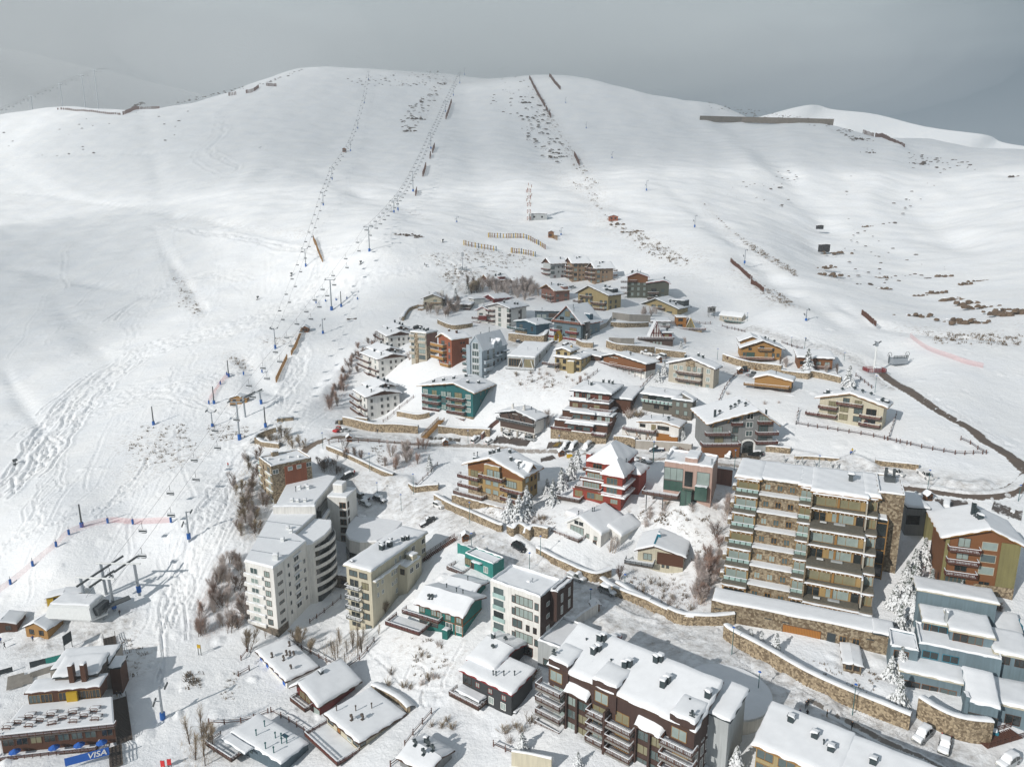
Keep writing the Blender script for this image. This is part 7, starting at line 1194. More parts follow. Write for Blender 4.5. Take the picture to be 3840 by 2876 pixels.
def hill(name,prof,Y,dz,dy=500):
 vs=[];fs=[];n=60;m=8;P=[at_depth(px,py,Y)for px,py in prof];Q=spline(P,max(2,n//len(P)))
 for j in range(m):
  f=j/(m-1)
  for i,p in enumerate(Q):vs.append((p[0]*(1-.25*f),p[1]-dy*f+20*math.sin(i*.7+j),p[2]-dz*f**1.2+5*math.sin(i*.9+j*1.7)*f))
 w=len(Q)
 for j in range(m-1):
  for i in range(w-1):a=j*w+i;fs.append((a,a+w,a+w+1,a+1))
 me=bpy.data.meshes.new(name);me.from_pydata(vs,[],fs);me.polygons.foreach_set('use_smooth',[True]*len(fs));me.materials.append(gm);a_=me.attributes.new('bare','FLOAT','POINT');me.update();meta(link(name,me),kind='structure')
hill('hills',[(-900,120),(-300,150),(100,200),(400,270),(700,340),(1000,425),(1300,520)],2100,330)
hill('hills',[(2500,520),(2800,450),(3034,398),(3234,427),(3626,499),(3840,547),(4200,640)],2050,300,400)
# --- ski lifts
def pylon(t,bx,by,tx,ty,lab,arm=5.0,style='twin',lean=True,group=None,name='lift_pylon',m='steel',pad=True):
 p=H(t,bx,by);ty_=zp(t,tx,ty)[1];h=8.0
 for _ in range(20):
  e=proj((p.x,p.y,p.z+h))[1]-ty_;e2=proj((p.x,p.y,p.z+h+.1))[1]-ty_;h-=e/((e2-e)/.1)
 r0=max(.3,h*.026);o=empty(name,p,0,lab,'lift pylon' if name=='lift_pylon' else 'mast',group)
 b=MB();b.tube((0,0,-1),(0,0,h),r0,m,8,r0*.7);b.ob('mast',o)
 if pad:b=MB();b.tube((0,0,0),(0,0,min(2.2,h*.2)),r0*1.9,'bluepad',8);b.ob('crash_pad',o)
 b=MB()
 if style=='twin':
  b.bar((-arm/2,0,h),(arm/2,0,h),.3,.35,m)
  for s in(-1,1):b.bar((s*arm/2,-1.6,h+.1),(s*arm/2,1.6,h+.3),.22,.35,'steel_dark');b.bar((s*arm/2,0,h),(s*arm/2,0,h+1.0),.15,.15,m)
  b.bar((-arm/2,0,h+1.0),(arm/2,0,h+1.0),.12,.12,m)
 elif style=='v':
  for s in(-1,1):b.bar((0,0,h-.6),(s*arm/2,0,h+.5),.22,.25,m);b.bar((s*arm/2,-1,h+.3),(s*arm/2,1,h+.6),.2,.5,'steel_dark')
 elif style=='drag':
  b.bar((0,0,h-.3),(arm*.4,.5,h-.1),.18,.2,m);b.bar((arm*.4,-.3,h-.4),(arm*.4,1.2,h+.1),.2,.5,'steel_dark');b.bar((0,0,h*.55),(-arm*.35,-.5,h*.6),.16,.18,m);b.bar((-arm*.35,-1.2,h*.5),(-arm*.35,.3,h*.62),.2,.5,'steel_dark')
 b.ob('crossarm',o);return Vector((p.x,p.y,p.z+h)),arm
def chairmesh():
 b=MB();b.bar((0,0,0),(0,.15,-2.0),.09,.09,'steel_dark');b.bar((-1.1,.15,-2.0),(1.1,.15,-2.0),.08,.08,'steel')
 for s in(-1,1):b.bar((s*1.1,.15,-2.0),(s*1.1,0,-3.1),.08,.08,'steel')
 s=MB();s.box(-1.15,-.35,-3.15,1.15,.25,-3.02,'steel_dark');s.box(-1.15,.22,-3.0,1.15,.3,-2.45,'steel_dark')
 n=MB();n.snowquad([(-1.1,-.33,-3.02),(1.1,-.33,-3.02),(1.1,.2,-3.02),(-1.1,.2,-3.02)],.12,rnd=.1)
 return b.me('hanger'),s.me('seat'),n.me('snow_cover')
CHM=chairmesh()
def chair(p,rz,lab,grp,sc_=1.0):
 o=empty('lift_chair',p,rz,lab,'chairlift chair',grp);link('hanger',CHM[0],o);s=link('seat',CHM[1],o)
 if sc_==1:link('snow_cover',CHM[2],s)
 else:o.scale=(sc_,)*3
 return o
def liftline(P,arm,step,lab,grp,far=False,sag=.012,off=0,scale=1.0,maxn=150,clab='steel haul rope'):
 n=0
 for s in(-1,1):
  pts_=[]
  cb=MB()
  for a,b in zip(P[:-1],P[1:]):
   d=b-a;L=math.hypot(d.x,d.y);px_=Vector((d.y,-d.x,0)).normalized()*arm/2*s;k=max(2,int(L/12))
   for i in range(k+(b is P[-1])):f=i/k;pts_.append(a+d*f+px_-Vector((0,0,sag*L*4*f*(1-f)*.5)))
  for q,w in zip(pts_[:-1],pts_[1:]):cb.tube(q,w,.035 if q.y<450 else .06,'rope',3)
  meta(cb.ob('lift_cable'),('right-hand ' if s>0 else 'left-hand ')+clab,'cable')
  acc=off+(step*.5 if s>0 else 0)
  for q,w in zip(pts_[:-1],pts_[1:]):
   d=w-q;L=d.length
   while acc<L and n<maxn:chair(q+d*(acc/L),math.atan2(-d.x,d.y),lab,grp,scale);acc+=step;n+=1
   acc-=L
P1=[]
for i,(t,bx,by,tx,ty,lab)in enumerate((('X3',1805,500,1745,215,'tall leaning grey chairlift pylon with a blue foot beside the lower lift station'),('X4',1580,770,1548,490,'tall twin-arm chairlift pylon standing alone left of the village'),('X4',1928,235,1910,5,'twin-arm chairlift pylon just below the knoll'),('X6',695,1100,690,1020,'lower of the two chairlift pylons on the knoll'),('X6',723,1085,720,990,'upper of the two chairlift pylons on the knoll'),('X6',827,955,820,820,'first chairlift pylon above the knoll'),('X6',950,660,945,555,'second chairlift pylon above the knoll'),('X6',1050,405,1048,335,'third chairlift pylon above the knoll'),('X6',1105,293,1103,225,'fourth chairlift pylon above the knoll'),('X6',1149,208,1147,140,'highest clearly seen pylon of the main chairlift'),('X6',1182,150,1181,105,'faint top pylon of the main chairlift in the cloud'))):
 P1.append(pylon(t,bx,by,tx,ty,lab,arm=5.4)[0])
dn=[H('X2',1100,255)+Vector((-3.6,0,8.5)),H('X2',760,470)+Vector((0,0,5.5))]
liftline([dn[1],dn[0]]+P1,5.0,17.5,'dark four-seat chair with snow on its seat hanging on the main chairlift','chairs of the main chairlift',off=9,maxn=134,clab='haul rope of the main chairlift')
P2=[pylon(t,bx,by,tx,ty,lab,arm=3.6,style='v')[0]for t,bx,by,tx,ty,lab in(('X3',1600,400,1590,290,'short steel pylon hidden at the lower end of the second lift'),('X4',1062,1125,1045,940,'second-lift pylon with V arms left of the wooden hut'),('X4',1342,372,1330,205,'second-lift pylon with V arms left of the brown snow fence'),('X6',207,1052,203,960,'second-lift pylon on the white shoulder'),('X6',268,872,265,795,'second-lift pylon above the white shoulder'),('X6',395,678,391,606,'second-lift pylon beside the small brown box'),('X6',445,522,443,462,'second-lift pylon halfway up the mountain'),('X6',491,347,489,300,'second-lift pylon near the upper rocks'),('X6',519,185,518,130,'topmost pylon of the second lift'))]
liftline(P2[1:],3.4,24,'small two-seat chair on the thin second lift','chairs of the second lift',scale=.75,off=5,maxn=80,clab='haul rope of the second lift')
for t,bx,by,tx,ty,lab in(('X4',1500,985,1490,850,'drag-lift pylon with blue foot left of the white gabled blocks'),('X3',1423,1245,1408,1040,'drag-lift pylon between two chairs on the lower slope'),('X2',1305,1270,1268,1010,'drag-lift pylon standing in the ski run near the wooden stairs'),('X7',938,255,948,170,'drag-lift pylon high on the right flank'),('X7',1338,558,1350,462,'drag-lift pylon in the middle of the right flank'),('X7',1752,858,1770,745,'drag-lift pylon above the right snow fence'),('X8',700,1495,713,1425,'drag-lift pylon above the honey-coloured chalet'),('X6',1880,345,1882,305,'tiny drag-lift pylon right of the long snow fence'),('X6',2022,520,2026,475,'second tiny drag-lift pylon right of the long snow fence'),('X6',2200,725,2204,680,'third drag-lift pylon right of the long snow fence'),('X6',1128,1165,1130,1130,'small mast in the hollow below the main slope'),('X6',1848,1255,1850,1205,'thin blue mast near the mast cabin'),('X5',1797,850,1797,828,'lone tiny mast on the broad left face')):
 pylon(t,bx,by,tx,ty,lab,arm=3.2,style='drag')
for t,bx,by,tx,ty,lab in(('X3',1157,388,1143,250,'thin dark snow-gun mast with blue base on the open piste'),('X3',617,1155,598,985,'snow-gun mast in the row of blue padded posts'),('X3',1612,230,1604,100,'dark snow-gun mast beside the red netting'),('X3',2000,405,1986,250,'snow-gun mast right of the lower lift station'),('X4',632,1380,625,1230,'snow-gun mast at the gully edge'),('X4',1668,740,1674,595,'grey mast with folded snow gun beside the tall chairlift pylon')):
 pylon(t,bx,by,tx,ty,lab,arm=1.2,style='none',name='snow_gun_mast',m='steel_dark')
def post(t,x,y,lab,grp,h=2.6,m='bluepad'):
 p=H(t,x,y);o=empty('padded_post',p,0,lab,'padded post',grp);b=MB();b.tube((0,0,-.3),(0,0,h),.06,'rope',5);b.ob('pole',o);b=MB();b.tube((0,0,.1),(0,0,h*.62),.34,m,7);b.ob('pad',o);return p
NL=[post('X3',x,y,'blue padded post in the curving net line on the lower left slope','posts of the lower net line')for x,y in((80,1590),(247,1452),(424,1305),(520,1215),(812,1127),(1001,1135),(1288,1122))]
N2=[post('X3',x,y,'blue padded post in the short net line left of the lift station','posts of the upper net line')for x,y in((1574,232),(1660,85),(1722,28))]
for x,y in((770,1365),(615,1370),(556,1455),(940,1345)):post('X4',x,y,'blue padded post along the gully above the lift station','posts along the gully')
for x,y in((1437,708),(1523,692),(1621,680),(1721,668),(1817,672)):post('X4',x,y,'blue padded post in the row by the tall chairlift pylon','posts by the tall pylon',2.2)
nmn=bpy.data.materials.new('red_net');nmn.use_nodes=True;nt=nmn.node_tree;N=nt.nodes;L=nt.links;tr1=N.new('ShaderNodeBsdfTransparent');ms=N.new('ShaderNodeMixShader');ms.inputs[0].default_value=.2;N['Principled BSDF'].inputs['Base Color'].default_value=(.75,.16,.14,1)
L.new(tr1.outputs[0],ms.inputs[1]);L.new(N['Principled BSDF'].outputs[0],ms.inputs[2]);L.new(ms.outputs[0],N['Material Output'].inputs[0])
def net(P,lab,h=1.9):
 Q=spline([tuple(p)for p in P],6);vs=[];fs=[]
 for p in Q:g=gz(p[0],p[1]);vs+=[(p[0],p[1],g),(p[0],p[1],g+h)]
 for i in range(len(Q)-1):fs.append((2*i,2*i+2,2*i+3,2*i+1))
 me=bpy.data.meshes.new('safety_net');me.from_pydata(vs,[],fs);me.materials.append(nmn);meta(link('safety_net',me),lab,'safety net')
net([H('X3',-60,1680)]+NL,'long pale red safety net curving between blue padded posts');net(N2,'short red safety net running uphill left of the lift station');net([H('X4',455,1600),H('X4',556,1455),H('X4',615,1370)],'red safety net beside the gully');net([H('X5' if 0 else 'X8',1345,1600),H('X8',1480,1690),H('X8',1650,1750),H('X8',1800,1790)],'pink safety net on the far right ski run')
def sfence(t,s_,h,lab,m='timber',cols=None,gap=1.0,lean=0):
 P=spline([tuple(p)for p in WL(t,s_)],6);b=MB();Q=[];L=0;last=None;k=0
 for p,q in zip(P[:-1],P[1:]):
  l=math.hypot(q[0]-p[0],q[1]-p[1]);n=max(1,int(l/gap))
  for i in range(n):
   f=i/n;x=p[0]+(q[0]-p[0])*f;y=p[1]+(q[1]-p[1])*f;z=gz(x,y);c=(cols[k%len(cols)]if cols else m);b.bar((x,y,z-.2),(x,y,z+h*(1+.06*math.sin(k*1.7))),.55*gap,.1,c)if 0 else b.box(x-.27*gap,y-.08,z-.3,x+.27*gap,y+.08,z+h*(1+.06*math.sin(k*1.7)),c);k+=1;Q.append((x,y,z))
 for z0 in(.35,.85):
  for p,q in zip(Q[:-1:2],Q[2::2]):b.bar((p[0],p[1]-.12,p[2]+h*z0),(q[0],q[1]-.12,q[2]+h*z0),.1,.14,m)
 meta(b.ob('snow_fence'),lab,'snow fence')
sfence('X4','1305,965 1265,1075 1205,1192',2.4,'wooden slat fence falling from the small wooden hut','timber_gold',gap=.6);sfence('X4','1170,1218 1120,1320 1065,1437',2.4,'wooden slat fence, lower piece below the hut fence','timber_gold',gap=.6)
sfence('X6','138,1285 170,1370 205,1458',3,'brown brushwood fence left of the main chairlift','timber_gold',gap=.8)
CL=['yellow','timber_gold','cloth_tan','rose_wall','yellow','slate_wall']
sfence('X6','1178,1325 1300,1350 1412,1367',3.2,'colourful yellow and violet slat fence, left one above the village',cols=CL,gap=1.2);sfence('X6','1347,1272 1450,1276 1590,1278 1680,1318 1745,1358',3.2,'long colourful slat fence bending down above the village',cols=CL,gap=1.2);sfence('X6','1505,1378 1590,1388 1680,1408',3.4,'colourful slat fence just above the tan apartment blocks',cols=CL,gap=1.1);sfence('X6','1785,1275 1825,1293',3,'short wooden slat fence beside the tiny hut','timber_gold')
for t,s_,h,lab,g in(('X6','1630,178 1665,245 1710,325',5,'long snow fence near the summit, right of the chairlift',2.5),('X6','1712,330 1740,378',5,'second piece of the long summit snow fence',2.5),('X6','1745,388 1755,408',5,'third tiny piece of the long summit snow fence',2.5),('X6','1764,422 1778,448',5,'lowest tiny piece of the long summit snow fence',2.5),('X6','1768,165 1800,205 1845,255',5,'faint snow fence at the summit shoulder',2.5),('X6','1940,708 1975,775',4.5,'snow fence at the lower end of the stony slope',1.6),('X6','1092,340 1075,395 1052,460',5,'snow fence close right of the upper chairlift',2),('X6','975,650 960,695',5,'short snow fence right of the chairlift, middle',1.6),('X6','948,705 943,735',4.5,'tiny snow fence right of the chairlift, below the middle one',1.6),('X6','915,785 893,855',5,'short snow fence right of the chairlift, lower',1.6),('X6','852,952 843,988',4,'lowest short snow fence right of the chairlift',1.3),
('X8','1058,300 1130,338',5,'upper end piece of the snow fence on the right hill',2),('X8','1133,335 1220,385 1315,430',5,'long snow fence descending the right hill',2),('X8','233,1130 300,1190 370,1250',2.3,'brown snow fence on the right flank',1.2),('X8','360,1265 400,1285 438,1315',2.2,'lower brown snow fence on the right flank',1.2),('X8','1047,1455 1090,1490 1138,1530',2.1,'brown snow fence above the road bend',1),('X5','850,612 900,592 962,560',5,'snow fence climbing the left ridge',2.2),('X5','970,560 1030,560 1107,562',4,'snow fence on top of the left ridge',2.2),('X5','1580,480 1635,472',5,'short snow fence on the ridge left of the summit',2.2),('X5','1700,462 1745,452 1790,420',5,'snow fence around the ridge notch',2.2),('X5','1840,410 1915,415',4.5,'snow fence right of the ridge notch',2.2),('X5','400,575 620,590 840,612',3,'thin long snow fence along the left ridge',4)):
 sfence(t,s_,h,lab,'timber',gap=g)
P=WL('X8','40,256 300,262 600,270 870,278');b=MB()
for p,q in zip(P[:-1],P[1:]):b.bar(p+Vector((0,0,3)),q+Vector((0,0,3)),1.0,8.0,'stone_dark')
meta(b.ob('retaining_wall'),'long dark stone wall across the top of the right hill','retaining wall')
def hut(t,x,y,w,d,h,m,lab,rz=0,leg=0,rise=1.0,name='hut',cat='hut'):
 p=H(t,x,y);o=empty(name,p,rz,lab,cat);b=MB();b.box(-w/2,0,-1 if not leg else leg,w/2,d,h+leg,m);z=h+leg
 b.add([(-w/2,0,z),(w/2,0,z),(0,0,z+rise),(-w/2,d,z),(w/2,d,z),(0,d,z+rise)],[(0,1,2),(4,3,5)],m);b.ob('wall',o);r=MB();e=.4
 q=[[(-w/2-e,-e,z-.1),(0,-e,z+rise+.1),(0,d+e,z+rise+.1),(-w/2-e,d+e,z-.1)],[(0,-e,z+rise+.1),(w/2+e,-e,z-.1),(w/2+e,d+e,z-.1),(0,d+e,z+rise+.1)]]
 for c in q:r.slab([(a,b__,c_+.1)for a,b__,c_ in c],.12,'trim_brown')
 r=r.ob('roof',o);s=MB()
 for c,f in zip(q,((1,0,1,1),(1,1,1,0))):s.snowquad([(a,b__,c_+.1)for a,b__,c_ in c],.3,f)
 s.ob('snow_cover',r,True);k=wmesh(min(1.2,w*.3),min(1.2,h*.5),1,'trim_brown','glass_dark')
 for u in(-.22,.22):wd=link('window',k[0],o,(w*u,0,leg+h*.35));link('pane',k[1],wd)
 if leg:
  for u in(-1,1):
   l=MB();l.bar((u*w*.42,.3,-1),(u*w*.42,.3,leg),.15,.15,'steel_dark');l.bar((u*w*.42,d-.3,-1),(u*w*.42,d-.3,leg),.15,.15,'steel_dark');l.ob('legs',o)
 return o
hut('X4',1336,975,3.2,3,2.4,'wood_wall','small wooden hut at the top of the slat fence by the second lift');hut('X3',1795,235,7,4,2.8,'wood_gold','wooden hut behind the lower lift station',.1);hut('X7',664,503,7,4,3,'orange_wall','small red hut high on the slope above the village');hut('X6',351,684,4,3,4,'wood_wall','tiny brown box beside the second lift');hut('X6',1779,1275,4,3,4,'wood_wall','tiny wooden hut right of the radio mast');hut('Z5',415,105,3.4,2.5,3,'grey_wall','grey box hut on stilts above the orange cabin',0,2.6,.2)
hut('X6',1690,1150,14,6,4.5,'palegrey_wall','white equipment cabin at the foot of the red and white radio mast',0,0,.3);hut('X8',820,1062,6.5,5,4.4,'black_wall','black modern mountain hut at the edge of the gully',0,0,.2,'mountain_hut');hut('X8',790,920,5,3,2,'black_wall','small dark shed above the black mountain hut',0,0,.2)
p=H('X6',1626,1152);o=empty('radio_mast',p,0,'tall red and white lattice radio mast full of antennas above the village','radio mast');b=MB();n=10;hh=26
for i in range(n):
 z0,z1=hh*i/n,hh*(i+1)/n;m='orange_wall' if i%2==0 else 'trim_white';w=1.3
 for a,c in((-w,-w),(w,-w),(w,w),(-w,w)):b.bar((a,c,z0),(a,c,z1),.3,.3,m)
 for a,c,d,e in((-w,-w,w,-w),(w,-w,w,w),(w,w,-w,w),(-w,w,-w,-w)):b.bar((a,c,z0),(d,e,z1),.2,.2,m);b.bar((a,c,z1),(d,e,z1),.2,.2,m)
b.ob('lattice',o);b=MB()
for i in range(12):a=i*1.3;z=hh*(.45+.05*i);b.bar((math.cos(a)*2.2,math.sin(a)*2.2,z),(math.cos(a)*2.2,math.sin(a)*2.2,z+2.2),.4,.4,'orange_wall' if i%3 else 'trim_white');b.bar((0,0,z+1),(math.cos(a)*2.2,math.sin(a)*2.2,z+1),.12,.12,'trim_white')
b.ob('antennas',o)
p=H('Z1',865,418);o=empty('antenna_mast',p,0,'slim grey antenna mast on a mound above the upper grove','antenna mast');b=MB();b.tube((0,0,0),(0,0,11),.22,'steel',6,.12);b.ob('mast',o);b=MB()
for i in range(5):a=i*1.25;b.bar((math.cos(a)*.8,math.sin(a)*.8,8.2),(math.cos(a)*.8,math.sin(a)*.8,10.6),.25,.25,'steel')
b.ob('antennas',o);b=MB()
for i in range(6):b.box(-2.4+i*.85,-.5,0,-1.8+i*.85,.4,1.4+(i%3)*.4,'steel')
b.ob('cabinets',o)
p=H('Z5',1905,600);o=empty('slope_lift_mast',p,0,'white lift mast with dark machinery head inside a red railing at the right slope','lift mast');b=MB();b.tube((0,0,0),(0,0,10),.38,'metal_white',8,.28);b.ob('mast',o);b=MB();b.box(-.5,-.4,10,.5,.4,11.6,'steel');b.bar((-1.4,0,10.4),(1.6,0,11.9),.25,.4,'steel_dark');b.bar((-1.0,0,11.9),(1.0,0,11.2),.2,.3,'steel_dark');b.ob('head',o);b=MB();b.box(-.2,-1.6,-.4,2.2,.4,1.9,'steel');b.snowquad([(-.2,-1.6,1.9),(2.2,-1.6,1.9),(2.2,.4,1.9),(-.2,.4,1.9)],.3);b.ob('machine_box',o);b=MB()
for a,c in(((-3.2,-2.4),(3.6,-2.4)),((3.6,-2.4),(3.6,2.4)),((-3.2,-2.4),(-3.2,2.4)),((-3.2,2.4),(3.6,2.4))):railing(b,(*a,.2),(*c,.2),'balus','trim_red',1.4,False)
b.ob('railing',o)
for t,x,y,lab in(('X4',900,672,'snow gun with its long shadow on the open piste'),('X4',1210,455,'snow gun below the brushwood fence'),('X4',1847,348,'snow gun right of the main chairlift'),('X3',118,685,'dark snow gun at the left edge of the photo'),('X6',1031,1308,'small turquoise snow gun on the piste fork')):
 p=H(t,x,y);o=empty('snow_gun',p,.6,lab,'snow gun');b=MB();b.box(-.9,-.5,-.1,.9,.5,.3,'steel_dark');b.bar((0,0,.2),(0,0,1.2),.25,.25,'steel_dark');b.ob('base',o);b=MB();b.tube((-.7,0,1.5),(.7,0,1.9),.65,'steel_dark',10,.5);b.tube((-.85,0,1.46),(-.7,0,1.5),.7,'trim_white',10);b.ob('fan_barrel',o)
for x,y,tx,ty,lab in((225,575,210,478,'nearest pylon of the distant chairlift behind the left ridge'),(420,452,415,395,'second pylon of the distant chairlift behind the left ridge'),(568,385,562,335,'third pylon of the distant chairlift, fading into cloud'),(652,330,650,298,'fourth pylon of the distant chairlift, fading into cloud')):
 q=zp('X5',x,y);q2=zp('X5',tx,ty);p=at_depth(*q,1500);p2=at_depth(*q2,1500);o=empty('lift_pylon',p,0,lab,'lift pylon','distant chairlift pylons');b=MB();b.tube((0,0,-150),(0,0,p2.z-p.z),1.1,'steel',6,.8);b.ob('mast',o);b=MB();b.bar((-5,0,p2.z-p.z),(5,0,p2.z-p.z),1,1.4,'steel');b.ob('crossarm',o)
def portal(t,a,b_,ta,tb,lab):
 p=H(t,*a);q=H(t,*b_);h=8.4;o=empty('lift_portal',p,0,lab,'lift pylon');d=q-p;dd=Vector((d.x,d.y,0));z=h
 m=MB();m.tube((0,0,-1),(-.4,0,z),.38,'steel',8);m.ob('mast',o);m=MB();m.tube((d.x,d.y,d.z-1),(d.x-.4,d.y,z),.38,'steel',8);m.ob('mast',o);m=MB();m.tube((-1.6,0,z),(d.x+1.2,d.y,z),.28,'metal_white',8);m.ob('crossbeam',o);m=MB();m.tube((d.x,d.y,d.z),(d.x-.1,d.y,d.z+1.8),.6,'bluepad',8);m.ob('crash_pad',o)
 for u in(.28,.72):m=MB();c=Vector((d.x*u,d.y*u,z));m.bar(c+Vector((-1.8,-3,-.9)),c+Vector((1.6,3,.7)),.4,.45,'steel_dark');m.ob('roller_frame',o)
portal('X2',(850,255),(1115,255),0,0,'white crossbeam portal on two grey masts above the lift station');portal('X2',(690,370),(915,385),0,0,'lower portal with rollers right behind the lift station');portal('X3',(1850,330),(1968,230),0,0,'grey portal of the upper lift station by the wooden hut')
p=H('X2',590,520);o=empty('lift_station',p,R(-4),'white chairlift station with a slanted band of windows and snowy roof','lift station');w=12.5
b=MB();pr=[(-1.6,2.6),(-.9,5.4),(0,5.9),(5,5.9),(6,2.6)];L_=[]
for x in(-w/2,w/2):L_+=[(x+(.9 if x<0 else-.9)*(z_-2.6)/3.3,y_,z_)for y_,z_ in pr]
b.add(L_,[(0,1,2,3,4)[::-1],(5,6,7,8,9),(0,5,6,1)[::1],(1,6,7,2),(2,7,8,3),(3,8,9,4),(4,9,5,0)],'metal_white');b.ob('cover',o);b=MB();b.snowquad([(-w/2+.9,-.3,5.9),(w/2-.9,-.3,5.9),(w/2-.9,5.1,5.9),(-w/2+.9,5.1,5.9)],.35);b.ob('snow_cover',o)
for i in range(7):x=-w/2+1.8+i*1.5;b=MB();b.add([(x-.62,-1.42,3.1),(x+.62,-1.42,3.1),(x+.58,-1.0,4.8),(x-.58,-1.0,4.8)],[(0,1,2,3)],'glass_mid' if i in(1,5)else 'glass_dark');b.ob('window',o)
b=MB();b.tube((-w/2-1,0,1.9),(w/2-1,-.5,1.9),.35,'metal_white',8);b.tube((w/2-1,-.5,1.9),(w/2+1.5,2.5,2.2),.35,'metal_white',8);b.bar((w/2,1.5,-1),(w/2+1.5,4,4),.5,.5,'steel');b.bar((-w/4,2,-2),(-w/4,2,2.6),1.2,1.2,'steel');b.bar((w/4,2,-2),(w/4,2,2.6),1.2,1.2,'steel');b.ob('frame',o);b=MB();b.bar((w/2,2,3.6),(w/2+5,7,4.4),2.2,.3,'steel_dark');b.ob('ramp',o);b=MB();b.box(w/2-.5,0,2.9,w/2+.9,4.5,5,'steel_dark');b.ob('end_machinery',o)
hut('X2',300,620,6.5,5,2.6,'wood_gold','small yellow wooden cabin left below the lift station',-.2,0,1.6,'cabin','cabin');hut('X2',520,350,8,3,2.6,'yellow','yellow container shed behind the lift station',.35,0,.2,'container','container');hut('X2',20,590,7,5,2.6,'wood_dark','brown hut cut off by the left edge of the photo',.2,0,.8)
p=H('Z5',2130,520);o=empty('loading_platform',p,.2,'grey drag-lift loading platform with two wheels at the right slope','lift platform');b=MB();b.box(-3.5,-1.5,0,3,1.5,2.2,'steel');b.ob('platform',o);b=MB();railing(b,(-3.5,-1.5,2.2),(3,-1.5,2.2),'balus','steel_dark',1.2,True);b.ob('railing',o);b=MB()
for x in(-4.4,3.6):
 for i in range(10):a=i*.628;b.bar((x+.9*math.cos(a),-.2,3.6+.9*math.sin(a)),(x+.9*math.cos(a+.63),-.2,3.6+.9*math.sin(a+.63)),.12,.12,'steel_dark')
 b.bar((x,0,0),(x,0,3.6),.2,.2,'steel_dark')
b.ob('wheels',o)
Q=[at_depth(*zp('X5',*q),1500)for q in((-40,590),(210,478),(415,395),(562,335),(650,298),(740,290))]
for s_ in(-1,1):
 cb=MB()
 for a,b in zip(Q[:-1],Q[1:]):
  o=Vector((s_*4.5,0,0));cb.tube(a+o,b+o,.18,'rope',3);k=int((b-a).length/16)
  for i in range(k):chair(a+(b-a)*(i+.3)/k+o,0,'tiny chair of the distant chairlift behind the left ridge','chairs of the distant chairlift',1.5)
 meta(cb.ob('lift_cable'),'haul rope of the distant chairlift, %s strand'%('nearer' if s_<0 else 'farther'),'cable')
 # --- walls, rail fences, lamps, cars, people
def stonewall(t,s_,h,lab,m='stone_wall',th=.7,snow=.35,cat='retaining wall',name='stone_wall',smooth_=3):
 P=spline([tuple(p)for p in WL(t,s_)],smooth_)if smooth_ else[tuple(p)for p in WL(t,s_)]
 b=MB();s=MB();n=len(P);N_=[]
 for i,p in enumerate(P):
  q=P[min(i+1,n-1)];o=P[max(i-1,0)];dx,dy=q[0]-o[0],q[1]-o[1];l=math.hypot(dx,dy)or 1;N_.append((-dy/l*th,dx/l*th))
 vs=[]
 for p,nn in zip(P,N_):
  g=p[2];hh=h*(1+.05*math.sin(p[0]*.4));vs+=[(p[0],p[1],g-3),(p[0]+nn[0],p[1]+nn[1],g-3),(p[0]+nn[0],p[1]+nn[1],g+hh),(p[0],p[1],g+hh)]
 fs=[]
 for i in range(n-1):
  a=i*4;c=a+4
  for k in range(4):fs.append((a+k,c+k,c+(k+1)%4,a+(k+1)%4))
 fs+=[(0,1,2,3),(4*n-1,4*n-2,4*n-3,4*n-4)];b.add(vs,fs,m);o=b.ob(name);meta(o,lab,cat)
 if snow:
  k=0;vv=[];W_=1.6
  for i,(p,nn)in enumerate(zip(P,N_)):
   z=vs[i*4+2][2];hs=snow*(.75+.45*math.sin(i*1.3)*math.sin(i*.53+p[0]))
   for f,zz in((-.12,-.04),(.05,hs*.8),(.6,hs),(1.4,hs*.9),(2.8,hs*.2-.3),(3.4,-1.6)):vv.append((p[0]+nn[0]*f,p[1]+nn[1]*f,z+zz))
  s.add(vv,[(i*6+k,(i+1)*6+k,(i+1)*6+k+1,i*6+k+1)for i in range(n-1)for k in range(5)],SNOW);s.ob('snow_cover',o,True)
 return o
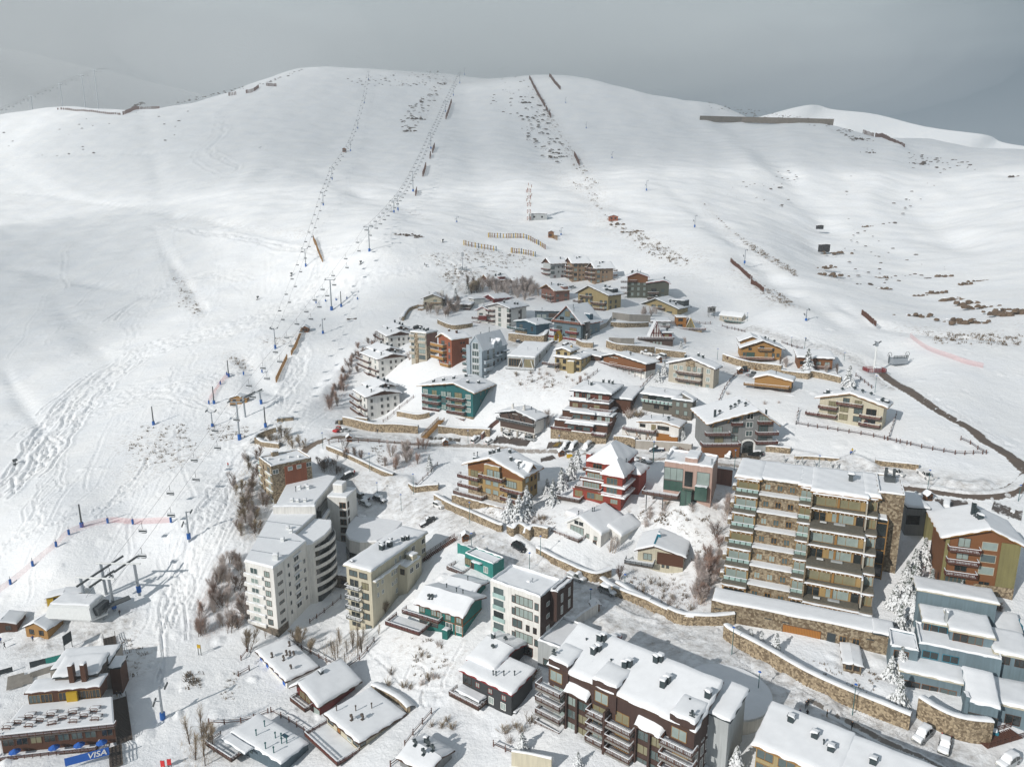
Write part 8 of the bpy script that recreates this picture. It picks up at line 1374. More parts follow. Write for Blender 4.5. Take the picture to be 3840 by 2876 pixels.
for t,s_,h,lab in(('Z8','65,690 250,790 450,880 660,970 705,965',2.4,'long tan stone wall rising along the street below the yellow gabled chalet'),('Z8','735,1000 800,1030 850,985 945,1050 975,1010 1110,1030',3.0,'zigzag stone wall bastions beside the dark car on the street'),('Z8','1005,1185 1150,1260 1300,1330 1420,1390 1560,1430 1700,1385',2.2,'stone wall curving round the bend above the two snow-covered cars'),('Z8','1590,1470 1700,1540 1900,1620 2050,1680',2.2,'low stone wall right of the silver car'),('Y3','1560,690 1750,800 1950,910 2120,975 2209,985',2.2,'stone wall sweeping towards the stepped block podium'),
('Y4','0,1480 130,1530 400,1540 560,1530',2.6,'pale stone wall joining the podium of the stepped block'),('Y7','-60,280 0,330 250,470 480,600 700,710 1000,850 1340,985',3.2,'long high stone wall between the walled garden and the street with walkers'),('Y7','1395,880 1500,950 1650,1030 1800,1075 1960,1090',4.4,'stone wall under the pale blue villa behind two parked cars'),('Z3','110,1395 410,1470 700,1490 1000,1505',3.2,'long stone wall along the upper road below the white gabled blocks'),('Z3','750,1300 950,1335 1060,1330 1140,1310',2.2,'curved stone wall left of the stone stairs below the teal block'),('Z3','1240,1500 1500,1520 1850,1540',2.8,'stone wall right of the stone stairs below the teal block'),
('Z3','80,1400 220,1360 400,1380',1.8,'small stone wall ring at the driveway of the nearest white gabled block'),('Z7','0,845 200,860 250,880',3.0,'curved stone bank wall below the low white house'),('Z7','1610,915 1850,930 2090,955',1.8,'low stone wall right of the hotel steps'),('Y4','1060,160 1200,160 1430,180',1.0,'low stone wall behind the row of young firs'),('Y5','280,320 450,345 840,390',1.6,'low stone wall behind the two white pickups'),('Z4','820,440 900,480 1020,490',2.2,'stone wall right of the blue triangular house'),('Z4','1175,480 1300,520 1500,545 1750,555',3.0,'stone wall under the red triangular cabin'),('Z4','1760,560 1900,590 2120,610',2.6,'stone wall right of the red triangular cabin'),('Z4','1230,235 1400,250 1680,240',2.2,'rough stone wall at the back of the empty snowy plot'),('Z5','510,500 700,560 850,590 1050,610',3.0,'stone wall below the honey-coloured chalet'),('Z5','1050,640 1300,670 1330,650 1600,705',2.4,'stone wall below the tall snowy pine'),('Z4','20,400 250,430 440,430 500,370',3.6,'dark stone wall under the teal board house'),
('Z3','1230,200 1400,270 1550,260 1650,240',2.2,'stone wall below the frosted trees near the road turn'),('Z3','830,170 900,60 1000,20',2.0,'dark curving wall around the upper parking place'),('Y1','310,170 330,130 420,90 515,60',2.0,'outer curve of the round stone wall by the piste'),('Y1','310,170 360,205 450,215 540,225',1.8,'near side of the round stone wall by the piste'),('Y1','1030,240 1200,310 1400,400 1600,500 1720,540',1.6,'long low stone wall slanting down to the parking place'),('Y1','1880,640 1950,680 2070,670 2190,660',2.0,'stone wall corner left of the street wall'),('X3','2085,368 2140,362 2209,355',1.4,'low curved stone wall left of the red pickup'),('X1','1530,640 1660,700 1760,760 1830,830',1.4,'mossy stone wall behind the cream bungalow')):
 stonewall(t,s_,h,lab)
for t,s_,h,lab in(('Z4','1250,150 1450,175 1700,185',3.4,'tall grey concrete wall behind the empty snowy plot'),('Z4','945,400 975,350 1060,300 1180,240 1245,165',2.2,'stepped grey concrete wall climbing left of the empty plot'),('Z4','1210,430 1350,440 1510,445',2.6,'grey concrete wall left of the red triangular cabin'),('Z7','260,890 500,905 750,925 920,940',3.0,'smooth concrete wall behind the black snow-topped pickup'),('Z3','1760,1575 1860,1450 1960,1370',2.0,'slanting wall beside the dark brown chalet drive'),('Z7','1160,1300 1300,1320 1400,1340',5.0,'brown plastered wall right of the pink house')):
 stonewall(t,s_,h,lab,'concrete' if 'brown' not in lab else 'rose_wall',.3,.2,'wall','concrete_wall',1)
def railfence(t,s_,lab,m='timber',h=1.2,gap=2.6,st=0):
 P=spline([tuple(p)for p in WL(t,s_)],5);L=0;Q=[P[0]]
 for p in P[1:]:
  if math.hypot(p[0]-Q[-1][0],p[1]-Q[-1][1])>gap:Q.append(p)
 Q=[(p[0],p[1],gz(p[0],p[1]))for p in Q];o=empty('rail_fence',Q[0],0,lab,'fence');O=Vector(Q[0]);b=MB();r=MB()
 for q in Q:v=Vector(q)-O;b.bar(v+Vector((0,0,-.4)),v+Vector((0,0,h+.15)),.2,.2,m)
 for p,q in zip(Q[:-1],Q[1:]):
  for k in(.45,.9):r.bar(Vector(p)-O+Vector((0,0,h*k)),Vector(q)-O+Vector((0,0,h*k)),.1,.12,m)
  r.bar(Vector(p)-O+Vector((0,0,h*.97)),Vector(q)-O+Vector((0,0,h*.97)),.13,.06,SNOW)
 b.ob('posts',o);r.ob('rails',o)
for t,s_,lab in(('Z5','1190,1085 1330,1110 1480,1130 1720,1170 1870,1195 2035,1230 2209,1270','long rail fence in front of the cream red-balconied chalet'),('Y5','440,5 650,50 880,105 1120,150 1360,190 1550,185 1730,180','rail fence across the right snow slope'),('Y5','1390,0 1480,40 1560,85 1640,150 1730,185','rail fence meeting the other at the slope corner'),('Z5','2035,1230 2070,1120 2120,980','rail fence climbing right of the cream red-balconied chalet'),('Z5','1190,1085 1200,1000 1215,960','short rail fence left of the cream red-balconied chalet'),('Z5','480,880 520,780 580,690 650,620','rail fence climbing beside the cream three-storey house'),('Z5','510,185 600,210 740,245','rail fence below the beige cabin'),('Z5','1060,340 1150,370 1260,400','rail fence behind the honey-coloured chalet'),('Z5','1740,640 1820,700 1895,760','rail fence down to the cream red-balconied chalet'),
('Z4','900,900 1000,830 1110,740','rail fence climbing left of the wide low chalet'),('Z4','1580,980 1680,870 1750,790','double rail path right of the wide low chalet'),('Z3','590,1370 750,1240 900,1120 1000,1040','rail fence climbing beside the teal block'),('Y1','1060,180 1160,160 1330,160 1500,165 1700,180 1900,190 2140,210','rail fence along the bank under the upper road'),('Y1','1960,620 2050,540 2130,450 2209,380','rail fence climbing from the wall corner'),('Y2','690,965 790,890 880,820 980,730','rail fence between the white tower and the cream slab block'),('Y2','525,1130 700,1220 850,1300 930,1320','dark plank fence above the bungalows'),('Y2','1000,1340 1100,1270 1200,1150 1240,1090','hedge-like fence on the right of the poplar plot'),('X1','185,915 350,920 520,890 700,820','rail fence left above the slate-blue bungalow'),('X1','700,820 850,900 1000,1000 1060,1070','rail fence between the slate-blue and cream bungalows'),('X1','1810,1100 1900,980 2030,830','rail fence right of the cream bungalow'),('X1','430,520 520,470 610,440','short rail fence left of the white bungalow'),
('Y6','830,380 815,650 790,950 760,1200 730,1657','reddish rail fence running downhill between the stepped block and the villa'),('Y6','820,955 1000,1010 1100,1045','low rail fence behind the pale blue villa'),('Y8','0,1210 180,1290 350,1350','snowy rail fence below the charcoal house'),('Z2','1810,950 2000,1000 2140,985','rail fence right of the orange cabin'),('X1','1690,1270 1760,1220 1810,1180','rail fence at the bottom right of the bungalows'),('Y2','170,1200 120,1270 60,1290','short fence beside the round leafless tree')):
 railfence(t,s_,lab,'redwood' if 'red' in lab[:8]else 'timber')
def lamp(t,x,y,ty,lab,m='trim_teal',head='sign_blue'):
 p=H(t,x,y);yy=zp(t,x,ty)[1];h=5.0
 for _ in range(12):e=proj((p.x,p.y,p.z+h))[1]-yy;e2=proj((p.x,p.y,p.z+h+.1))[1]-yy;h-=e/((e2-e)/.1)
 h=max(3,min(8,h));o=empty('street_lamp',p,0,lab,'street lamp');b=MB();b.tube((0,0,-.3),(0,0,h),.09,m,6,.06);b.ob('pole',o);b=MB();b.tube((0,0,h),(0,0,h+.3),.14,'lampglass',6,.2);b.tube((0,0,h+.3),(0,0,h+.5),.36,head,6,.05);b.ob('lamp_head',o)
for t,x,y,ty,lab in(('Z8',397,890,705,'street lamp at the foot of the long tan street wall'),('Z8',412,1090,990,'street lamp beside the small kiosk above the turquoise house'),('Z8',1047,1210,1015,'street lamp at the wall start below the white gabled chalet'),('Z8',946,1320,1170,'blue-capped lamp behind the white modern block'),('Z8',1507,1650,1505,'blue-capped lamp near the garage ramp'),('Z8',1820,1520,1370,'green lamp by the wall above the silver car'),('Z8',2082,330,145,'street lamp left of the pink house by the upper road'),('Z8',1217,250,90,'street lamp beside the yellow-lined parking bay'),('Y1',1483,465,288,'street lamp on the bank above the parking place'),('Y1',1935,695,500,'street lamp at the corner wall of the parking place'),('Y1',1560,695,588,'street lamp behind the black pickup'),('Y1',1808,868,712,'street lamp right of the parked cars'),('Y1',998,240,72,'street lamp inside the brown road bend'),('Z7',475,1050,820,'street lamp in front of the smooth concrete wall'),('Z7',1432,1140,920,'tall thin lamp right of the pink house'),('Y5',958,660,405,'street lamp behind the stone tower'),('Y5',2135,790,600,'street lamp at the road bend on the right edge'),('Z5',1400,1475,1380,'street lamp among the young firs'),
('Y7',8,410,215,'street lamp at the left corner of the street wall'),('Y7',205,705,550,'blue-capped lamp on the round parking deck'),('Y7',918,860,645,'street lamp in front of the long high wall'),('Z5',1268,390,295,'street lamp behind the tall snowy pine'),('Z5',1145,360,290,'street lamp on the ski road'),('Z5',1915,790,645,'street lamp beside the rail fence at the right'),('Z5',740,135,65,'street lamp at the beige cabin'),('Z5',465,490,395,'street lamp above the cream three-storey house'),('Z5',1632,500,455,'street lamp on the ski road, farther right'),('Z3',853,160,70,'thin lamp by the upper parking wall'),('Z3',1595,1620,1475,'street lamp by the parking strip below the teal block')):
 lamp(t,x,y,ty,lab)
def car(t,x,y,x2,y2,col,kind,snow,lab):
 p=H(t,x,y);q=H(t,x2,y2);yaw=math.atan2(q.y-p.y,q.x-p.x);gx=math.cos(yaw);s1=gz(p.x+2*gx,p.y+2*math.sin(yaw))-gz(p.x-2*gx,p.y-2*math.sin(yaw))
 cat={'pickup':'pickup truck','suv':'car','van':'van','sedan':'car'}[kind];o=empty('parked_'+('pickup' if kind=='pickup' else 'car'),p+Vector((0,0,.12)),yaw,lab,cat);o.rotation_euler=(0,-math.atan2(s1,4),yaw)
 L={'pickup':5.2,'suv':4.6,'van':4.9,'sedan':4.4}[kind];W_=.92;hb=.95 if kind!='sedan' else .82;b=MB();bm_=bmesh_body(L,W_,hb,kind);b.add(bm_[0],bm_[1],col);b.ob('body',o,True if 0 else False)
 c0,c1,ht={'pickup':(-.3,1.5,1.75),'suv':(-2.1,1.1,1.72),'van':(-2.35,1.6,1.95),'sedan':(-1.6,.9,1.42)}[kind];g=MB();a=.35 if kind!='van' else .12
 v=[(c0,-W_+.05,hb),(c1,-W_+.05,hb),(c1,W_-.05,hb),(c0,W_-.05,hb),(c0+a,-W_+.2,ht-.12),(c1-.6,-W_+.2,ht-.12),(c1-.6,W_-.2,ht-.12),(c0+a,W_-.2,ht-.12)];g.add(v,[(0,1,5,4),(1,2,6,5),(2,3,7,6),(3,0,4,7)],'glass_dark');g.ob('windows',o)
 r=MB();r.slab([(c0+a,-W_+.2,ht),(c1-.6,-W_+.2,ht),(c1-.6,W_-.2,ht),(c0+a,W_-.2,ht)],.13,col)
 for xx in(c0+a*.6,(c0+c1)/2-.2,c1-.35):
  for s in(-1,1):r.bar((xx if xx!=c1-.35 else c1,s*(W_-.05),hb),(xx if xx!=c1-.35 else c1-.6,s*(W_-.19),ht-.1),.08,.06,col)
 r.ob('roof',o)
 for wx in(-L*.3,L*.31):
  for s in(-1,1):w=MB();w.tube((wx,s*(W_-.18),.32),(wx,s*(W_+.02),.32),.36,'rubber',12);w.tube((wx,s*(W_+.02),.32),(wx,s*(W_+.03),.32),.2,'car_silver',8);w.ob('wheel',o)
 for s in(-1,1):w=MB();w.box(L/2-.12,s*.62-.18,.62,L/2+.03,s*.62+.18,.8,'lampglass');w.ob('headlight',o);w=MB();w.box(-L/2-.03,s*.7-.12,.65,-L/2+.1,s*.7+.12,.85,'red');w.ob('tail_light',o)
 if snow:
  n=MB();n.snowquad([(c0+a-.05,-W_+.16,ht),(c1-.55,-W_+.16,ht),(c1-.55,W_-.16,ht),(c0+a-.05,W_-.16,ht)],.16*snow,rnd=.2)
  if snow>1:n.snowquad([(c1+.05,-W_+.08,hb-.02),(L/2-.08,-W_+.08,hb-.1),(L/2-.08,W_-.08,hb-.1),(c1+.05,W_-.08,hb-.02)],.12*snow,rnd=.2);n.add([(c1-.02,-W_+.15,hb+.02),(c1-.02,W_-.15,hb+.02),(c1-.58,W_-.25,ht+.03),(c1-.58,-W_+.25,ht+.03)],[(0,1,2,3)],SNOW)
  if kind=='pickup':n.snowquad([(-L/2+.12,-W_+.14,hb-.05),(c0-.05,-W_+.14,hb-.05),(c0-.05,W_-.14,hb-.05),(-L/2+.12,W_-.14,hb-.05)],.14*snow,rnd=.2)
  n.ob('snow_cover',o,True)
def bmesh_body(L,W_,hb,kind):
 st=[(-L/2,.35,hb*.9,.86),(-L/2+.12,.22,hb,.97),(-L*.2,.2,hb,1.0),(L*.2,.2,hb,1.0),(L*.34,.2,hb*.97,.98),(L/2-.1,.24,hb*.86,.93),(L/2,.34,hb*.72,.82)];v=[]
 for x,z0,z1,w in st:w*=W_;v+=[(x,-w,z0),(x,-w,z0+.3),(x,-w*.97,z1-.08),(x,-w*.88,z1),(x,w*.88,z1),(x,w*.97,z1-.08),(x,w,z0+.3),(x,w,z0)]
 n=len(st);f=[(i*8+k,(i+1)*8+k,(i+1)*8+(k+1)%8,i*8+(k+1)%8)for i in range(n-1)for k in range(8)];f+=[tuple(range(7,-1,-1)),tuple(range(8*n-8,8*n))];return v,[q[::-1]for q in f]
for a in(('Z8',112,745,170,765,'car_white','suv',2,'white car parked below the long tan street wall'),('Z8',848,1130,900,1160,'car_black','suv',0,'black car standing on the street beside the zigzag wall'),('Z8',475,1165,530,1145,'car_white','sedan',1,'white car parked on the roof terrace of the turquoise house'),('Z8',1375,1400,1430,1425,'car_silver','pickup',2,'silver pickup covered in snow against the curved wall'),('Z8',1660,1530,1720,1560,'car_grey','suv',2.5,'grey car with thick snow on its roof, alone beside the wall'),('Z8',15,890,50,870,'car_black','pickup',1,'dark pickup with snow in its bed near the cream slab block'),
('Y1',1398,745,1330,715,'car_black','pickup',1,'black pickup parked behind the white tower, leftmost of four'),('Y1',1580,770,1635,790,'car_black','suv',2,'dark car with snowy bonnet, right one behind the white tower'),('Y1',1430,810,1475,830,'car_grey','sedan',3,'car fully covered with snow, middle of the four behind the white tower'),('Y1',1415,985,1480,1000,'car_black','suv',2,'dark car close to the curved white wing'),('Y1',1255,530,1225,545,'car_black','suv',1,'dark car beside the wood fence near the thicket'),('Z3',55,1475,110,1450,'car_red','pickup',0,'red pickup at the left end of the upper road'),('Z3',140,1480,200,1475,'car_white','sedan',2,'white snowy car next to the red pickup'),('Z3',1690,1590,1740,1540,'car_white','suv',3,'snow-buried car below the stone wall right of the stairs'),('Z3',1860,1610,1940,1560,'car_white','sedan',3,'snow-buried low car beside the dark brown chalet drive'),
('Z6',165,755,190,770,'car_white','suv',0,'white car under the raised floor of the dark brown chalet, left'),('Z6',440,795,470,800,'car_silver','suv',0,'silver car under the raised floor of the dark brown chalet, right'),('Z6',862,880,835,900,'car_grey','suv',2.5,'snowy car at the left of the row under the stepped red-brown block'),('Z6',950,895,930,915,'car_grey','van',2.5,'snowy van second in the row under the stepped red-brown block'),('Z6',1110,895,1085,915,'car_silver','van',2.5,'white-topped van third in the row under the stepped red-brown block'),('Z6',1570,930,1540,945,'car_black','suv',0,'black car on the upper road right of the red house roof'),('Z6',1940,925,1860,925,'car_navy','pickup',2,'navy pickup with snow on cab and bed below the concrete wall'),('Z6',2125,960,2090,990,'car_silver','suv',3,'snow-covered car left above the pink house'),('Z6',1650,1035,1690,1050,'car_grey','sedan',2,'snowy car behind the red house, left'),('Z6',1810,1060,1850,1075,'car_grey','sedan',2.5,'snowy car behind the red house, right'),
('Z7',1188,950,1170,975,'car_red','pickup',0,'bright red pickup in front of the grey hotel'),('Z7',1365,980,1350,1010,'car_grey','pickup',2,'grey pickup with snowy roof in front of the grey hotel'),('Z7',1680,985,1620,990,'car_black','suv',1,'black car at the right of the hotel steps'),('Y5',525,440,580,460,'car_white','pickup',0,'white pickup on the snowy lot, left of two'),('Y5',915,470,940,490,'car_white','pickup',0,'white pickup on the snowy lot, right of two'),('Y5',1195,920,1190,955,'car_silver','van',2,'snowy van parked behind the olive annex'),('Y3',1185,985,1235,930,'car_black','suv',1.5,'black car with snowy roof on the deck beside the white modern block'),('Y7',1445,1040,1410,1075,'car_grey','suv',3,'car under thick snow below the pale blue villa'),('Y7',1612,1110,1606,1140,'car_black','sedan',2,'black car with snowy roof and bonnet below the pale blue villa'),('Y7',2090,1240,2060,1259,'car_silver','suv',2.5,'snowy car at the bottom right corner'),
('Y3',1555,1130,1575,1100,'car_red','suv',3,'reddish car half hidden behind the wide brown block roof'),('Z4',150,430,190,435,'car_navy','sedan',1,'blue-grey car below the teal board house'),('Z4',545,450,580,430,'car_silver','suv',1.5,'snowy silver car left in front of the blue triangular house'),('Z4',710,470,760,440,'car_silver','suv',1.5,'snowy silver car right in front of the blue triangular house'),('Z4',1045,560,1010,545,'car_black','pickup',0,'black pickup behind the pale yellow stepped house'),('Z4',1650,570,1590,555,'car_white','pickup',2,'white pickup behind the wide low chalet'),('Z4',1830,605,1780,590,'car_grey','suv',2,'dark car with snowy roof right behind the wide low chalet'),('Z4',410,480,450,480,'car_navy','sedan',1.5,'dark blue car behind the modern white house'),('Z5',720,590,705,560,'car_black','pickup',0,'black pickup below the honey-coloured chalet'),('Z5',790,640,850,630,'car_grey','pickup',0,'grey pickup left of the golden wood chalet'),('Z2',460,575,500,570,'car_silver','suv',1,'silver car between the tan blocks and the yellow chalet'),('Z3',1000,260,1030,250,'car_black','suv',0,'black car on the road behind the beige and stone block')):
 car(*a)
def person_mesh(seed,walk,coat,legs,hat):
 V_=[(0,0,.95),(0,0,1.15),(0,.02,1.42),(0,.02,1.55),(0,.04,1.66),(0,.05,1.76)];E=[(0,1),(1,2),(2,3),(3,4),(4,5)];Rr=[(.15,.11),(.15,.11),(.18,.12),(.065,.065),(.1,.11),(.085,.09)]
 for s in(-1,1):
  k=len(V_);w=walk*s;V_+=[(s*.1,0,.88),(s*.11,w*.5+.03,.48),(s*.11,w-.03*(w<0),.09+.06*(w<0)),(s*.12,w+.15,.05+.03*(w<0))];E+=[(0,k),(k,k+1),(k+1,k+2),(k+2,k+3)];Rr+=[(.1,.1),(.07,.07),(.05,.05),(.05,.04)]
  k=len(V_);V_+=[(s*.2,.01,1.40),(s*.26,-w*.4+.02,1.14),(s*.25,-w*.75+.12,.93),(s*.25,-w*.8+.17,.85)];E+=[(2,k),(k,k+1),(k+1,k+2),(k+2,k+3)];Rr+=[(.075,.07),(.055,.055),(.042,.042),(.04,.028)]
 me=bpy.data.meshes.new('body');me.from_pydata(V_,E,[]);o=bpy.data.objects.new('body',me);C.objects.link(o);m=o.modifiers.new('s','SKIN');m.use_smooth_shade=True
 for sv,r in zip(me.skin_vertices[0].data,Rr):sv.radius=r
 me.skin_vertices[0].data[0].use_root=True;o.modifiers.new('u','SUBSURF').levels=1
 dg=bpy.context.evaluated_depsgraph_get();nm_=bpy.data.meshes.new_from_object(o.evaluated_get(dg));bpy.data.objects.remove(o);nm_.name='body'
 for k in('skin',coat,legs,hat,'cloth_black'):nm_.materials.append(M(k))
 for f in nm_.polygons:c=f.center;f.material_index=3 if c.z>1.70 or(c.z>1.58 and c.y<.02)else 0 if c.z>1.52 else 4 if c.z<.14 else 2 if(c.z<.9 and abs(c.x)<.2)else 0 if(c.z<.87)else 1
 return nm_
PM=[person_mesh(i,*a)for i,a in enumerate(((.25,'cloth_black','cloth_black','cloth_black'),(.05,'cloth_blue','cloth_black','cloth_red'),(.22,'cloth_red','cloth_black','cloth_black'),(.05,'cloth_black','cloth_tan','cloth_tan'),(.1,'cloth_yellow','cloth_blue','cloth_black')))]
for t,x,y,k,rz,lab in(('Y7',568,815,0,2.6,'person in black walking on the street, left of a close pair'),('Y7',582,800,3,2.6,'person in dark coat walking, right of a close pair'),('Y7',518,880,1,.3,'person beside the pram-like sled on the street'),('Y7',575,885,0,-.4,'person in black bending to the sled on the street'),('Y7',725,885,3,1.2,'person with tan trousers standing on the slushy strip'),('Y7',913,970,0,3.0,'person in black walking alone in the middle of the slushy strip'),('Y7',1295,1222,0,2.4,'person in black striding at the lower end of the street'),('Z5',1690,1375,1,0,'person in blue beside the big ploughed snow heap'),('Z5',1705,1350,4,0,'person in yellow on top of the snow heap'),('Z5',1280,320,0,0,'person in dark clothes standing on the ski road'),('X2',892,915,0,0,'person walking on the upper wooden stairs'),('X2',938,1100,3,0,'person on the stair landing, left'),('X2',968,1095,0,0,'person on the stair landing, right'),('X2',960,445,0,1.2,'person standing by the rack right of the lift station'),('X2',265,650,1,1,'person in blue in front of the yellow wooden cabin'),('X2',8,665,1,1,'person in blue at the left edge of the photo'),('X2',40,705,0,2,'person in dark clothes near the left edge'),('Y1',1325,495,2,1,'person in red beside the parked car near the thicket'),('X3',1718,705,2,0,'person in red sledging down the piste'),('Z3',523,1500,0,0,'person in black with a dog-like sled on the upper road'),('Z3',80,1490,3,0,'person in tan beside the red pickup'),('Z4',1108,575,0,0,'person in black behind the pale yellow stepped house'),('Z1',342,355,0,0,'hiker on the slope below the antenna mast, left'),('Z1',362,380,0,0,'hiker on the slope below the antenna mast, right'),('X2',708,1255,0,2,'person on the restaurant terrace'),('X2',12,1440,0,1,'person at the left end of the restaurant terrace')):
 p=H(t,x,y);o=link('person',PM[k],None,p,rz);meta(o,lab,'person')
for t,x,y,lab in(('Z8',360,1055,'small snow-capped wooden kiosk above the turquoise house'),('Z3',190,1600,'small wooden bin shelter at the left of the road bank'),('Z6',810,985,'wooden bin shelter beside the yellow bin'),('Z3',1330,1650,'wooden bin shelter in front of the bank road'),('Y3',1400,870,'brown bin shelter at the garage ramp'),('Y5',985,795,'brown snow-topped box behind the stone tower'),('Z5',680,620,'tiny wooden shelter near the pickups of the golden chalet'),('Z4',1815,665,'tiny wooden shelter right of the wide low chalet')):
 hut(t,x,y,1.8,1.4,1.7,'wood_wall',lab,.2,0,.7,'bin_shelter','bin shelter')
p=H('Z6',900,995);o=empty('waste_bin',p,.1,'bright yellow waste bin beside the wooden shelter on the upper road','bin');b=MB();b.box(-.9,-.5,0,.9,.5,1.2,'yellow');b.ob('body',o);b=MB();b.box(-.95,-.55,1.2,.95,.55,1.35,'yellow');b.snowquad([(-.95,-.55,1.35),(.95,-.55,1.35),(.95,.55,1.35),(-.95,.55,1.35)],.2);b.ob('lid',o)
def stairs(t,a,b_,w,lab,m='timber',rail=True,n=None):
 p=H(t,*a);q=H(t,*b_);d=q-p;L=math.hypot(d.x,d.y);n=n or int(L/.45);o=empty('stairs',p,0,lab,'stairs');dr=Vector((d.x/L,d.y/L,0));sd_=Vector((-dr.y,dr.x,0));s=MB()
 for i in range(n):c=d*(i/n);s.bar(c-sd_*w/2+Vector((0,0,.35)),c+sd_*w/2+Vector((0,0,.35)),L/n*.7,.14,m)
 s.ob('steps',o)
 if rail:
  for k in(-1,1):r=MB();e=sd_*w/2*k;railing(r,e+Vector((0,0,.3)),d+e+Vector((0,0,.3)),'rail',m,1.1,False);r.ob('railing',o)
stairs('X2',(925,985),(875,620),2.6,'long upper flight of wooden stairs beside the restaurant','timber_grey');stairs('X2',(1000,1460),(955,1110),2.8,'long lower flight of wooden stairs beside the restaurant','timber_grey');stairs('X2',(935,1657),(925,1490),2.2,'bottom flight of wooden stairs at the photo edge','timber_grey')
stairs('Z3',(1075,1560),(1280,1350),2.6,'brown stairs climbing to the teal block','timber_gold',True);stairs('Z7',(740,870),(880,960),1.6,'wooden stairs beside the concrete wall end');stairs('Y7',(1890,1090),(2160,1010),2.6,'brown wooden stairs at the right bottom edge');stairs('Y2',(1580,480),(1900,270),2.0,'wooden footbridge and stairs from the cream slab block up to the street');stairs('Z4',(1320,520),(1215,430),1.6,'snowy stairs beside the empty plot');stairs('Z5',(830,590),(720,500),1.6,'golden wooden stairs below the honey-coloured chalet','timber_gold')
p=H('Y8',1930,790);c=p;pl=[(c.x+8.6*math.cos(a),c.y+8.6*math.sin(a))for a in np.linspace(0,6.283,37)[:-1]];g=gz(c.x,c.y);b=MB();b.prism(pl,g-14,g+.9,'white_wall');o=b.ob('parking_deck');meta(o,'round white drum-shaped parking deck behind the wide brown block','parking deck');s=MB();s.prism([(c.x+8.4*math.cos(a),c.y+8.4*math.sin(a))for a in np.linspace(0,6.283,37)[:-1]],g+.91,g+1.15,SNOW);s.ob('snow_cover',o)
hut('Y7',915,545,3.2,7,1.8,'stone_big','low stone box with a flat snow cap in the walled garden',-.35,0,.1,'shed','shed');hut('Y2',935,672,6,4,4,'stone_dark','small dark stone garage between the white tower and the cream slab block',-.3,0,.1,'garage','garage')
stonewall('Y3','1170,1060 1290,960 1420,880',2.4,'white ramp wall beside the deck of the white modern block','white_wall',.3,.15,'wall','concrete_wall',1);stonewall('Y8','150,1370 300,1400 480,1440',3,'cream plank wall at the bottom edge below the charcoal house','cream_wall',.3,.3,'wall','plank_wall',1)
for t,s_ in(('Z6','560,1030 640,1015 720,990'),):ribbon('parking_bay',spline(WL(t,s_),8),6,thin)
# --- restaurant at the bottom left
h=House('restaurant','dark wooden slope restaurant with snowy terraces and two brick chimneys at the bottom left','X2',(935,1462),1315,(5,1520),None,yaw=9,d=9,cat='restaurant')
W_,hh=h.w,h.h;print('REST',W_,hh)
v=pvol(h,[(0,0),(W_,0),(W_-3.6,9),(0,9)],-6,hh,'wood_dark',sh=.12,up=.3,cap='timber_grey');v.y0=0;v.win('F',[.06,.18,.3,.42,.54,.66,.78,.93],[hh-2.4],2.0,1.6,['glass_dark','glass_dark','glass_mid','glass_blind'],'timber')
v.balc('F',-.02,1.02,[hh-.1],1.0,'rail','timber');v.balc('F',-.05,.85,[hh-4.2],2.0,'rail','timber')
v2=h.vol('wood_dark',W_*.06,9.2,W_*.72,13,z0=hh,z1=hh+2.9,roof='f',ov=.5,rm='timber',sh=.35).win('F',[.08,.25,.5,.64,.78,.92],[hh+.4],2.2,1.9,['glass_dark','glass_mid'],'timber_gold',2)
v3=h.vol('timber_grey',W_*.26,12,W_*.66,18,z0=hh+2.9,z1=hh+4.2,roof='s',ax='y',rise=.5,ov=.4,sh=.5).box('banner_panel',W_*.42,8.4,hh+.3,W_*.52,8.95,hh+2.6,'yellow')
for u in(.42,.535):v3.box('chimney',W_*u,10.6,hh,W_*u+1.0,11.8,hh+7.6,'wood_dark',.2)
v4=h.vol('concrete',W_*.08,18,W_*.66,26,z0=-4,z1=hh+2.2,roof='f',ov=0,sh=.3)
v5=h.vol('wood_dark',W_*.7,16,W_*.8,20,z0=0,z1=hh+2.6,roof='f',ov=.3,sh=.4)
r=random.Random(4)
for i in range(13):
 x=W_*(.03+.065*i);y=2.0+(i%3)*1.4;p=h.root.matrix_basis@Vector((x,y,hh+.35))if 0 else Vector((h.loc.x+x*math.cos(h.yaw)-y*math.sin(h.yaw),h.loc.y+x*math.sin(h.yaw)+y*math.cos(h.yaw),h.loc.z+hh+.33));o=empty('picnic_table',p,h.yaw+r.uniform(-.2,.2),'dark snowy picnic table on the restaurant terrace','picnic table','picnic tables on the restaurant terrace');b=MB();b.box(-.9,-.4,.7,.9,.4,.78,'timber');b.snowquad([(-.9,-.4,.78),(.9,-.4,.78),(.9,.4,.78),(-.9,.4,.78)],.08);b.ob('table_top',o)
 for s in(-1,1):b=MB();b.box(-.9,s*.85-.15,.4,.9,s*.85+.15,.47,'timber');b.bar((-.7,s*.85,0),(-.7,s*.2,.7),.1,.1,'timber');b.bar((.7,s*.85,0),(.7,s*.2,.7),.1,.1,'timber');b.ob('bench',o)
def umbrella(t,x,y,lab):
 p=H(t,x,y);o=empty('closed_parasol',p,0,lab,'parasol');b=MB();b.tube((0,0,0),(0,0,2.6),.04,'steel',5);b.ob('pole',o);b=MB();b.tube((0,0,2.0),(0,0,2.7),1.3,'sign_blue',8,.05);b.snowquad([(-.6,-.6,2.4),(.6,-.6,2.4),(.6,.6,2.4),(-.6,.6,2.4)],.3);b.ob('canopy',o)
